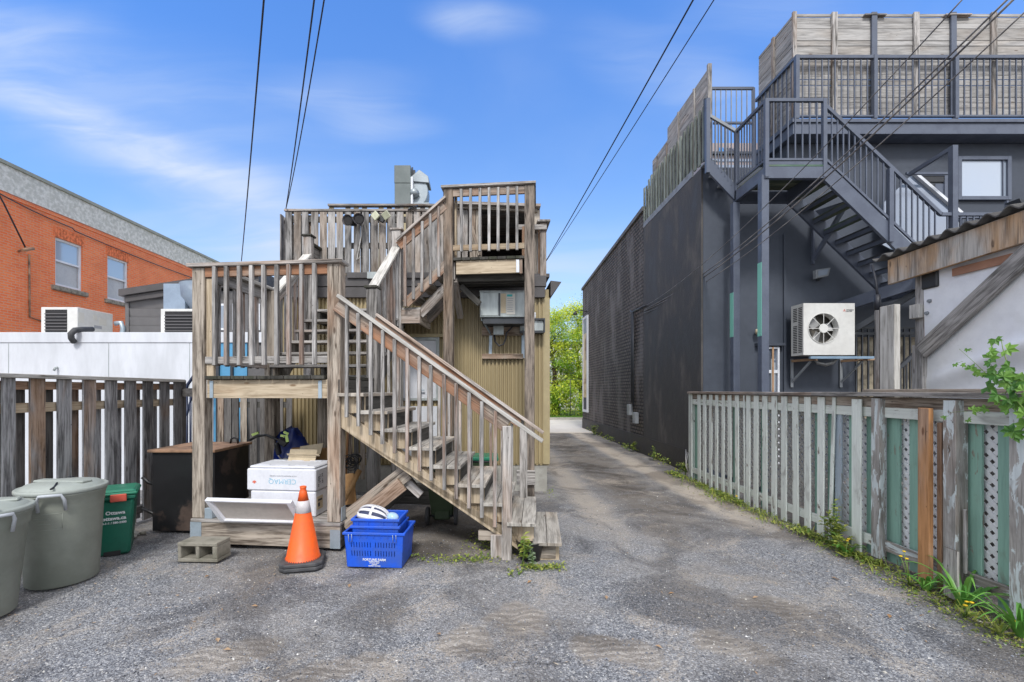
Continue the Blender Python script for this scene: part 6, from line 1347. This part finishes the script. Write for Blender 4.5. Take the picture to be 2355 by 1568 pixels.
ck = MB(Matrix.Translation(P(720, 1040, 5.9))); ck.box(-.24, .24, -.1, .1, -.6, .07); tag(ck.build('brown_carton', cardb, bevel=.004), 'brown carton standing behind the open cardboard box', 'carton')
rl = thing('kraft_paper_roll', 'brown paper roll leaning among cardboard to the right of the landing post', 'paper roll', P(800, 1190, 5.2))
mb = MB(); mb.tube([P(790, 1150, 5.1), P(826, 1082, 5.35)], .032, 12); mb.build('roll', cardb, rl)
mb = MB(); mb.bar(P(793, 1090, 5.3), P(800, 1160, 5.25), .22, .01, (.2, 1, 0)); mb.bar(P(812, 1090, 5.4), P(803, 1150, 5.3), .10, .01, (.2, 1, 0)); mb.build('card_sheet', cardb, rl)
wk = MB(); wk.tube([P(793, 1160, 5.6), P(799, 1000, 5.9), P(801, 985, 5.95)], .014, 8); tag(wk.build('broom_stick', worange), 'thin wooden stick leaning in the shade right of the landing post', 'stick')
nt = MB()
for k in range(9): c0 = P(808 + random.uniform(-9, 9), 1066 + random.uniform(-10, 10), 5.7); nt.tube([c0 + Vector((math.cos(a * .7 + k) * .07, .02 * k - .08, math.sin(a * .7 + k) * .06)) for a in range(10)], .006, 5)
tag(nt.build('tangled_cord', blackp), 'tangle of dark cord and netting under the stairs', 'cord')

# traffic cone
tc_ = thing('traffic_cone', 'orange traffic cone with a pale band on a stacked black base', 'traffic cone', (-1.76, 4.30, 0))
KM = Matrix.Translation((-1.76, 4.30, 0)) @ Matrix.Rotation(R(14), 4, 'Z')
for k in range(2):
    mb = MB(KM); s_ = .19; ch = .055; z0_ = .003 + .036 * k
    mb.prism([(-s_ + ch, -s_, z0_), (s_ - ch, -s_, z0_), (s_, -s_ + ch, z0_), (s_, s_ - ch, z0_), (s_ - ch, s_, z0_), (-s_ + ch, s_, z0_), (-s_, s_ - ch, z0_), (-s_, -s_ + ch, z0_)], (0, 0, .034)); mb.build('base', rubber, tc_, .008)
c0 = Vector((-1.76, 4.30, 0)); H = .745
def cr(z): return .152 + (.030 - .152) * (z - .075) / (H - .075 - .03)
MB().lathe([(.160, .072), (.160, .08), (cr(.085), .085), (cr(.5), .5)], c0, 40).build('cone_body', orange, tc_); MB().lathe([(cr(.5) - .0, .5), (cr(.5) + .002, .501), (cr(.61) + .002, .609), (cr(.61), .61)], c0, 40).build('pale_band', reflect, tc_)
MB().lathe([(cr(.61), .61), (cr(.69), .69), (.031, .70), (.026, .715), (.030, .728), (.030, .742), (.022, .745), (.020, .73)], c0, 40).build('cone_tip', orange, tc_)
mb = MB()
for k in range(44): a = k * 2 * math.pi / 44; mb.box(c0.x + math.cos(a) * .158 - .003, c0.x + math.cos(a) * .158 + .003, c0.y + math.sin(a) * .158 - .003, c0.y + math.sin(a) * .158 + .003, .072, .0835)
mb.build('stitching', rubber, tc_)

# blue crates
CR = Matrix.Translation(P(797, 1305, 4.24).to_3d()) ; CR = Matrix.Translation((U(798, 4.24), 4.24, 0)) @ Matrix.Rotation(R(-4), 4, 'Z')
def crate(nm, l, x0, x1, y0, y1, z0, z1, slots=True, tp=.02, grp='blue plastic crates'):
    t_ = thing(nm, l, 'crate', CR @ Vector(((x0 + x1) / 2, (y0 + y1) / 2, z0)), grp)
    th = .006
    def face_panel(p, q, zb, zt, inward, slots):
        """p,q floor corners; walls lean outward by tp at the top"""
        p = Vector(p); q = Vector(q); d = (q - p); L = d.length; d.normalize(); n = Vector(inward)
        def pt(s, z): k = (z - zb) / (zt - zb); return p + d * (s * (L + 2 * tp * k) / L - tp * k) - n * tp * k + Vector((0, 0, z - p.z))
        mb = MB(CR)
        def cell(s0, s1, a, b):
            f = [pt(s0, a), pt(s1, a), pt(s1, b), pt(s0, b)]; mb.prism(f, n * th, (0, .5, .5))
        if not slots: cell(0, L, zb, zt)
        else:
            h = zt - zb; rows = [(zb + h * .33, zb + h * .50), (zb + h * .60, zb + h * .76)]
            cell(0, L, zb, rows[0][0]); cell(0, L, rows[0][1], rows[1][0]); cell(0, L, rows[1][1], zt)
            for (a, b) in rows:
                cuts = [0]
                for g0 in (.10, .52):
                    for i in range(8): s = (g0 + i * .047) * L; cuts += [s, s + .0065]
                cuts.append(L)
                for i in range(0, len(cuts), 2): cell(cuts[i], cuts[i + 1], a, b)
        mb.build('wall', crateb, t_)
    zb, zt = z0 + .004, z1 - .02
    face_panel((x0, y0, 0), (x1, y0, 0), zb, zt, (0, 1, 0), slots); face_panel((x1, y1, 0), (x0, y1, 0), zb, zt, (0, -1, 0), False)
    face_panel((x0, y1, 0), (x0, y0, 0), zb, zt, (1, 0, 0), False); face_panel((x1, y0, 0), (x1, y1, 0), zb, zt, (-1, 0, 0), False)
    MB(CR).box(x0 + .004, x1 - .004, y0 + .004, y1 - .004, z0, z0 + .006).build('floor', crateb, t_)
    a, b, c, d = x0 - tp - .014, x1 + tp + .014, y0 - tp - .014, y1 + tp + .014
    mb = MB(CR); mb.box(a, b, c, c + .022, zt - .004, z1); mb.box(a, b, d - .022, d, zt - .004, z1); mb.box(a, a + .022, c + .0225, d - .0225, zt - .004, z1); mb.box(b - .022, b, c + .0225, d - .0225, zt - .004, z1); mb.build('rim', crateb, t_, .004)
    return t_
c1 = crate('blue_crate', 'large slotted blue crate with white lettering on the gravel, lowest of its stack', .0, .52, 0, .36, .004, .335)
mb = MB(CR)
for xx in (.045, .46): mb.tube([(xx - .015, -.05, .325), (xx - .015, -.036, .25), (xx + .015, -.036, .25), (xx + .015, -.05, .325)], .003, 5)
mb.build('wire_clips', galv, c1)
mb = MB(CR)
for k in range(7): mb.box(.06 + .065 * k, .066 + .065 * k, -.027, -.017, .285, .312)
mb.build('rim_ribs', crateb, c1)
def cpt(x, z): return CR @ Vector((x, -.02 * (z - .008) / .307 - .0025, z))
exc = CR.to_3x3() @ Vector((1, 0, 0)); eyc = (Vector((0, 0, 1)) + CR.to_3x3() @ Vector((0, -.065, 0))).normalized()
text('crate_text', 'FORTUNE FARM', .030, cpt(.26, .078), exc, eyc, whitep, c1, .001, .0006)
for k, s_ in enumerate(('MUSHROOMS INC.', 'OTTAWA, ONT.', 'CANADA', 'PROPERTY OF FARM')): text('crate_text', s_, .0125, cpt(.26, .060 - .0135 * k), exc, eyc, whitep, c1, .0008, .0004)
c2 = crate('blue_tray', 'shallow blue tray, the middle one nested in the big blue crate', .05, .47, .03, .33, .245, .385, False, .012); c3 = crate('blue_tray', 'shallow blue tray holding the bicycle helmet, on top of its stack', .055, .465, .035, .325, .30, .45, False, .012)
for t_, z_ in ((c2, .31), (c3, .375)):
    mb = MB(CR)
    for xx in (.09, .19, .33, .43): mb.box(xx, xx + .006, .014, .026, z_, z_ + .055)
    mb.build('ribs', crateb, t_)
# helmet
he = thing('bicycle_helmet', 'white bicycle helmet with dark vents lying in the top blue tray', 'helmet', CR @ Vector((.2, .14, .40)))
HM = CR @ Matrix.Translation((.205, .13, .425)) @ Matrix.Rotation(R(8), 4, 'Y') @ Matrix.Rotation(R(-8), 4, 'Z')
def hp_(a, b, s=1.0):   # a: 0..1 front->back along x, b: -1..1 across
    th = math.pi * a; x = -math.cos(th) * .155; prof = (math.sin(th) ** .55); w = .095 * prof + .003; h = .125 * prof + .002; ph = b * math.pi / 2
    return Vector((x * s, math.sin(ph) * w * s, math.cos(ph) * h * s))
mb = MB(HM); N1, N2 = 24, 16; g = [[mb.vert(hp_(.02 + .96 * i / N1, -1 + 2 * j / N2, .90)) for j in range(N2 + 1)] for i in range(N1 + 1)]
for i in range(N1):
    for j in range(N2): mb.face([g[i][j], g[i + 1][j], g[i + 1][j + 1], g[i][j + 1]], None, (0, .5, .5), True)
mb.build('inner_shell', dirty('helmet_inner', (.03, .04, .10), None, 5, .6, 0), he, calc=False)
mb = MB(HM); hwht = dirty('helmet_white', (.75, .75, .78), (.68, .68, .71), 5, .3, 0)
def strip(fn, n, wv):
    L = []
    for i in range(n + 1):
        p, q = fn(i / n); L.append([mb.vert(p), mb.vert(q), mb.vert(p * .93), mb.vert(q * .93)])
    for i in range(n):
        a, b = L[i], L[i + 1]; mb.face([a[0], b[0], b[1], a[1]], None, (0, .5, .5), True); mb.face([a[0], a[2], b[2], b[0]]); mb.face([a[1], b[1], b[3], a[3]])
for bc, wd in ((-.88, .30), (-.46, .17), (-.14, .13), (.14, .13), (.46, .17), (.88, .30)): strip(lambda t, bc=bc, wd=wd: (hp_(.02 + .96 * t, max(bc - wd / 2, -1)), hp_(.02 + .96 * t, min(bc + wd / 2, 1))), 20, 0)
for ac in (.05, .50, .95): strip(lambda t, ac=ac: (hp_(ac - .025, -1 + 2 * t), hp_(ac + .03, -1 + 2 * t)), 18, 0)
mb.build('outer_shell', hwht, he, calc=False)
bgp = MB(CR @ Matrix.Translation((.385, .12, .40)) @ Matrix.Rotation(R(20), 4, 'Y')); bgp.lathe([(.0, 0), (.06, .01), (.065, .04), (.045, .075), (.02, .085), (0, .08)], (0, 0, 0), 12, 1, .8)
tag(bgp.build('clear_plastic_cup', dirty('cloudy_plastic', (.35, .52, .72), (.5, .62, .75), 12, .25, .1)), 'cloudy plastic cup beside the helmet in the top blue tray', 'cup')

# wheelie bins under the stairs
def cart(l, c, w, h, lidz):
    t_ = thing('wheelie_bin', l, 'wheelie bin', c); c = Vector(c); mb = MB(Matrix.Translation(c)); frus(mb, w * .72, w * .7, w, w * 1.05, .08, h); mb.box(-w * .28, w * .28, -w * .42, -w * .30, .06, .18); mb.build('body', cartgreen, t_, .015)
    MB(Matrix.Translation(c)).box(-w * .56, w * .56, -w * .6, w * .58, h + .002, h + .06).build('lid', binlid if lidz else cartgreen, t_, .015)
    for s in (-1, 1): mb = MB(); mb.tube([c + Vector((s * w * .42, -w * .38, .11)), c + Vector((s * w * .54, -w * .38, .11))], .11, 20); mb.build('wheel', rubber, t_, .01)
    MB().tube([c + Vector((-w * .42, -w * .38, .11)), c + Vector((w * .42, -w * .38, .11))], .012, 8).build('axle', steeld, t_)
    mb = MB(); mb.tube([c + Vector((-w * .4, -w * .55, h - .03)), c + Vector((-w * .4, -w * .7, h)), c + Vector((w * .4, -w * .7, h)), c + Vector((w * .4, -w * .55, h - .03))], .013, 6); mb.build('handle', blackp, t_)
cart('dark green wheelie bin with black wheels under the stair flight', (U(1016, 5.6), 5.72, 0), .36, .62, False)
cart('wheelie bin with a brighter green lid standing against the tan wall', (U(1110, 6.9), 6.95, 0), .42, .60, True)
pt_ = MB(); pt_.lathe([(.0, 0), (.10, 0), (.135, .17), (.14, .175), (.13, .175), (.12, .15), (0, .15)], (U(1222, 4.33), 4.48, 0), 24); tag(pt_.build('black_pot', blackp), 'black plastic bucket tucked under the lowest wooden step', 'bucket')

# ------------------------------------------------------------------ vegetation
def tree(l, x, y, h, rad, z0, n, seed, grp='trees across the street'):
    random.seed(seed); t_ = thing('leafy_tree', l, 'tree', (x, y, .1), grp)
    mb = MB(); tips = []
    for k in range(3):
        a = random.random() * 6.3; sw = Vector((math.cos(a), math.sin(a) * .5, 0)); q = [Vector((x + .15 * k, y, .05)) + sw * (j * .16) * .9 + Vector((random.uniform(-.1, .1), 0, h * .14 * j)) for j in range(6)]
        mb.tube(q, [.13, .11, .09, .07, .05, .025], 8); tips += q[2:]
        for j in range(2, 6):
            for m_ in range(2):
                aa = random.random() * 6.3; e = q[j] + Vector((math.cos(aa) * rad * .6, math.sin(aa) * rad * .6, random.uniform(.2, .9))); mb.tube([q[j], (q[j] + e) / 2 + Vector((0, 0, .1)), e], [.04, .025, .01], 5); tips.append(e)
    mb.build('trunk', barkm, t_)
    mb = MB(); cl = []
    for k in range(80):
        zz = z0 + (h - z0) * random.random() ** .9; rr = rad * math.sqrt(max(.08, 1 - ((zz - z0 - (h - z0) * .45) / ((h - z0) * .6)) ** 2)) * random.random() ** .5; a = random.random() * 6.3; cl.append((Vector((x + math.cos(a) * rr, y + math.sin(a) * rr, zz)), random.uniform(.22, .5), random.random()))
    for k in range(n):
        c, s_, tone = cl[int(random.random() ** 1.15 * len(cl))]
        p = c + Vector((random.gauss(0, s_), random.gauss(0, s_), random.gauss(0, s_ * .7)))
        if p.z < .15: continue
        d = Vector((random.gauss(0, 1), random.gauss(0, 1), random.gauss(0, .6) - .3)); r = min(1, max(0, tone * .75 + random.uniform(-.2, .35))); mb.leaf(p, d, Vector((random.gauss(0, .5), -.3, 1)), random.uniform(.09, .17), random.uniform(.05, .10), (r, 0, 0))
    mb.build('crown', leafy, t_, calc=False)
tree('yellow-green leafy tree across the street, left of the lane opening', 4.0, 28.5, 6.7, 1.5, .3, 17000, 3, None)
tree('taller leafy tree across the street beside the painted wall', 5.9, 29.3, 7.2, 1.5, .6, 15000, 5, None)
tree('dense green tree across the street hidden mostly by the tan building', 1.2, 29, 6.6, 1.7, .3, 7000, 8, None)
tree('green tree across the street behind the dark brick wall', 8.2, 30, 6.8, 1.6, .6, 5000, 9, None)
random.seed(11)
fh = thing('pale_house', 'pale house seen through the trees across the street', 'house', (5, 38, 0))
MB().box(-6, 14, 38, 46, 0, 5.4).build('wall', dirty('pale_render', (.66, .66, .68), (.58, .58, .6), 1, .7, .05), fh); MB().box(-6.2, 14.2, 37.8, 46, 5.402, 5.7).build('roof', fascia, fh)
for k in range(6): w_ = MB().box(2.2 + k * 2, 3.2 + k * 2, 37.94, 37.998, 2.2, 3.7).build('window', frame_w, fh); MB().box(2.3 + k * 2, 3.1 + k * 2, 37.9, 37.938, 2.3, 3.6).build('pane', darkglass, w_)
mf = thing('mesh_fence', 'thin wire mesh fence with posts in front of the trees across the street', 'fence', (4, 27, .1))
for k in range(8): MB().tube([(-4 + k * 2.2, 27, .1), (-4 + k * 2.2, 27, 2.3)], .022, 6).build('post', steeld, mf)
MB().tube([(-4, 27, 2.28), (12, 27, 2.28)], .014, 5).build('top_rail', steeld, mf)
mb = MB()
for (a, b, n_) in ((-4, 12, 900),):
    for k in range(n_):
        x = random.uniform(a, b); y = random.uniform(25.6, 27.6); h = random.uniform(.1, .45); mb.blade([(x, y, .08), (x + random.uniform(-.1, .1), y, .08 + h * .6), (x + random.uniform(-.2, .2), y, .08 + h)], .05, (random.random(), 0, 0))
tag(mb.build('verge_grass', grassm, calc=False), 'rough grass along the far side of the street', 'grass', kind='stuff')
def hedge(l, x0, x1, y, h, n, seed):
    random.seed(seed); mb = MB()
    for k in range(n):
        x = random.uniform(x0, x1); zz = random.random() ** .8 * h * (.75 + .25 * math.sin(x * 3)); p = Vector((x, y + random.gauss(0, .3), .1 + zz)); mb.leaf(p, Vector((random.gauss(0, 1), random.gauss(0, 1), random.gauss(0, .6))), Vector((random.gauss(0, .5), -.3, 1)), random.uniform(.08, .15), random.uniform(.05, .09), (min(1, max(0, .35 + .35 * math.sin(x * 5 + zz * 4) + random.uniform(-.2, .3))), 0, 0))
    tag(mb.build('undergrowth', leafy, calc=False), l, 'undergrowth', kind='stuff')
hedge('bright green undergrowth below the trees across the street', -4, 12, 27.6, 2.2, 9000, 4)
random.seed(21)
def weed_strip():
    mb = MB()
    for k in range(4200):
        t_ = random.random(); y = 4.0 + 5.2 * t_; c = math.sin(y * 2.9) * .5 + math.sin(y * 7.3 + 1) * .3 + .35
        if random.random() > .12 + .88 * max(0, c): continue
        x = 3.70 - abs(random.gauss(0, .11)) * (1.25 if 5.6 < y < 7.4 else .8); s_ = random.uniform(.012, .035); z = gh(x, y)
        a = random.random() * 6.3; mb.leaf(Vector((x, y, z + random.uniform(.0, .045))), Vector((math.cos(a), math.sin(a), random.uniform(.1, .9))), Vector((0, 0, 1)), s_ * 1.4, s_, (random.random(), 0, 0))
    for k in range(900):   # along the dark wall
        y = 8.8 + 9.5 * random.random() ** 1.3
        if math.sin(y * 3.1) + math.sin(y * 8.3) < .1: continue
        x = DX - .06 - abs(random.gauss(0, .10)); s_ = random.uniform(.02, .05); a = random.random() * 6.3; mb.leaf(Vector((x, y, gh(x, y) + random.uniform(0, .16))), Vector((math.cos(a), math.sin(a), random.uniform(.2, 1.2))), Vector((0, 0, 1)), s_ * 1.6, s_, (random.random(), 0, 0))
    for (cx, cy, sx, sy, n) in ((.05, 4.9, .16, .22, 420), (-.35, 4.42, .14, .06, 160), (-.08, 4.45, .1, .05, 120), (.22, 4.1, .05, .03, 40), (.43, 4.22, .07, .04, 240), (.62, 4.26, .06, .04, 120), (-.7, 4.5, .04, .04, 30), (.97, 7.3, .05, .2, 60), (3.55, 3.3, .1, .3, 300), (3.45, 3.0, .1, .25, 250), (3.5, 3.75, .1, .2, 200)):
        for k in range(n):
            x = random.gauss(cx, sx); y = random.gauss(cy, sy); s_ = random.uniform(.008, .024); a = random.random() * 6.3; mb.leaf(Vector((x, y, gh(x, y) + random.uniform(0, .025))), Vector((math.cos(a), math.sin(a), random.uniform(.1, .9))), Vector((0, 0, 1)), s_ * 1.5, s_, (random.random(), 0, 0))
    for k in range(600):
        y = random.uniform(2.9, 8.4); x = 3.68 - abs(random.gauss(0, .13)); a = random.random() * 6.3; L_ = random.uniform(.04, .15); z = gh(x, y) + .004
        mb.blade([(x, y, z), (x + math.cos(a) * L_ * .4, y + math.sin(a) * L_ * .4, z + random.uniform(.005, L_ * .8)), (x + math.cos(a) * L_ * .9, y + math.sin(a) * L_ * .9, z + random.uniform(0, L_ * .7))], .006, (random.random(), 0, 0))
    tag(mb.build('ground_weeds', weedm, calc=False), 'low yellow-green weeds along the fence foot, the dark wall and the steps', 'weeds', kind='stuff')
weed_strip()
def bush(l, c, w, h, n, ls, seed, nm='leafy_plant', m=None):
    random.seed(seed); t_ = thing(nm, l, 'plant', c); c = Vector(c); st = MB(); lf_ = MB()
    for k in range(max(3, n // 14)):
        a = random.random() * 6.3; e = c + Vector((math.cos(a) * w * random.random(), math.sin(a) * w * random.random(), h * random.uniform(.5, 1))); mid = (c + e) / 2 + Vector((random.gauss(0, .02), random.gauss(0, .02), h * .1)); st.tube([c, mid, e], [.004, .003, .0015], 5)
        for j in range(14):
            t2 = .25 + .75 * j / 14; p = (c.lerp(mid, t2 * 2) if t2 < .5 else mid.lerp(e, t2 * 2 - 1)); aa = j * 2.4 + random.random(); d = Vector((math.cos(aa), math.sin(aa), random.uniform(-.2, .5))); lf_.leaf(p, d, Vector((0, 0, 1)), ls * random.uniform(.6, 1.2), ls * random.uniform(.4, .65), (random.random(), 0, 0))
    st.build('stems', stemm, t_); lf_.build('leaves', m or weedm, t_, calc=False)
bush('bushy bright green plant at the foot of the white fence beside the widest board', (3.62, 4.78, 0), .16, .50, 150, .07, 5)
bush('sprawling low plant spilling out of the fence below the bushy plant', (3.55, 4.62, 0), .16, .20, 60, .07, 51)
bush('slim sapling with pointed leaves beside the bottom stair post', (.30, 4.25, 0), .03, .38, 30, .075, 6)
bush('silvery green sprig in front of the black bucket', (.405, 4.20, 0), .04, .26, 30, .05, 7, m=leafmat('silver_leaves', (.16, .25, .13), (.35, .42, .28)))
bush('tall weed against the dark wall where the white fence ends', (3.78, 8.75, 0), .10, .34, 60, .07, 61)
bush('clump of weeds at the base of the dark brick wall, halfway up the lane', (3.85, 12.2, 0), .12, .42, 60, .08, 62)
bush('weed clump at the base of the dark brick wall near the street', (3.8, 16.6, 0), .22, .50, 80, .10, 63)
bush('thin weed at the foot of the dark stucco wall behind the fence end', (3.86, 10.7, 0), .07, .36, 40, .06, 64)
def lily(l, c, n, L, seed, nm='strap_leaf_plant'):
    random.seed(seed); mb = MB(); c = Vector(c)
    for k in range(n):
        a = random.uniform(0, 6.3); d = Vector((math.cos(a) - .25, math.sin(a) - .3, 0)); d.normalize(); ll = L * random.uniform(.6, 1.1); hh = ll * random.uniform(.5, .85); pts = []
        for j in range(9): t_ = j / 8; pts.append(c + d * (.02 + ll * .8 * t_ ** 1.2) + Vector((0, 0, hh * (1.9 * t_ - 1.25 * t_ ** 2.2) + .005)))
        mb.blade(pts, .028, (random.random(), 0, 0))
    tag(mb.build(nm, lilym, origin=c, calc=False), l, 'plant')
lily('arching strap-leaved plant before the green boards of the fence', (3.60, 3.46, 0), 22, .48, 31); lily('strap-leaved plant cut by the right picture edge', (3.56, 3.05, 0), 22, .48, 32); lily('small strap-leaved tuft between the fence post feet', (3.60, 3.75, 0), 10, .25, 33); lily('grassy tuft under the bushy plant at the fence', (3.58, 4.55, 0), 9, .22, 34)
def dandelion(l, c, n, h, seed):
    random.seed(seed); t_ = thing('dandelion', l, 'dandelion', c, 'yellow dandelions by the fence'); c = Vector(c); mb = MB(); fl_ = MB(); st = MB()
    for k in range(14): a = random.random() * 6.3; d = Vector((math.cos(a), math.sin(a), .5)); mb.leaf(c, d, Vector((0, 0, 1)), random.uniform(.06, .13), .022, (random.random(), 0, 0))
    mb.build('leaves', weedm, t_, calc=False)
    for k in range(n):
        e = c + Vector((random.uniform(-.07, .07), random.uniform(-.07, .07), h * random.uniform(.6, 1))); st.tube([c, (c + e) / 2 + Vector((0, 0, .02)), e], .0025, 5); fl_.lathe([(0, -.002), (.008, 0), (.015, .006), (.010, .010), (0, .011)], e, 10)
    st.build('stem', stemm, t_); fl_.build('flower', petal, t_)
dandelion('dandelion with tall stems before the orange-brown fence board', (3.56, 3.86, 0), 3, .30, 41); dandelion('dandelion low beside the strap-leaved plant at the fence', (3.48, 3.32, 0), 3, .14, 42); dandelion('dandelion nearest the right picture edge', (3.46, 3.08, 0), 3, .13, 43); dandelion('small dandelion among the weeds below the bushy plant', (3.52, 4.5, 0), 2, .2, 44); dandelion('single dandelion half-way along the white fence', (3.62, 6.6, 0), 2, .16, 45)
# climbing vine over the near end of the fence
random.seed(77); vn = thing('climbing_vine', 'green creeper with five-part leaves over the near end of the fence', 'vine', (3.7, 3.4, 1.6))
st = MB(); lf_ = MB()
def vpt(u, v, X=3.66): y = X * F0 / (u - HU); return Vector((X, y, Z(v, y)))
runs = [[(2370, 960), (2320, 900), (2270, 862), (2245, 838), (2205, 802)], [(2370, 900), (2330, 880), (2300, 862), (2250, 850)], [(2350, 880), (2318, 845), (2305, 800), (2302, 782)], [(2380, 930), (2340, 915), (2290, 930), (2240, 945), (2180, 948)], [(2385, 970), (2350, 985), (2335, 1010)], [(2375, 850), (2345, 870), (2310, 905)]]
for k, rn in enumerate(runs):
    q = [vpt(u, v, 3.60 + .015 * (k % 4)) for u, v in rn]; st.tube(q, [.004 - .0007 * min(i, 4) for i in range(len(q))], 5)
    for i in range(len(q) - 1):
        for j in range(3):
            p = q[i].lerp(q[i + 1], j / 3) + Vector((random.uniform(-.03, .03), random.uniform(-.06, .06), random.uniform(-.05, .05))); big = .058 if i < 2 else (.042 if i < 3 else .024)
            hd = Vector((-.6, random.uniform(-.5, .5), random.uniform(-.5, .6))).normalized(); pc_ = p + hd * .05; st.tube([p, pc_], .0015, 4)
            up0 = Vector((-.9, -.35, .35)).normalized(); aa = random.random() * 6.3; e1 = up0.cross(Vector((0, 0, 1))).normalized(); e2 = up0.cross(e1); tn_ = random.random()
            for m_ in range(5): an = aa + (m_ - 2) * .85; d = e1 * math.cos(an) + e2 * math.sin(an) + up0 * -.12; lf_.leaf(pc_, d, up0, big * random.uniform(.8, 1.15) * (1.15 if m_ == 2 else 1), big * .58, (min(1, max(0, tn_ + random.uniform(-.2, .2))), 0, 0))
st.build('stems', stemm, vn); lf_.build('leaves', vinem, vn, calc=False)
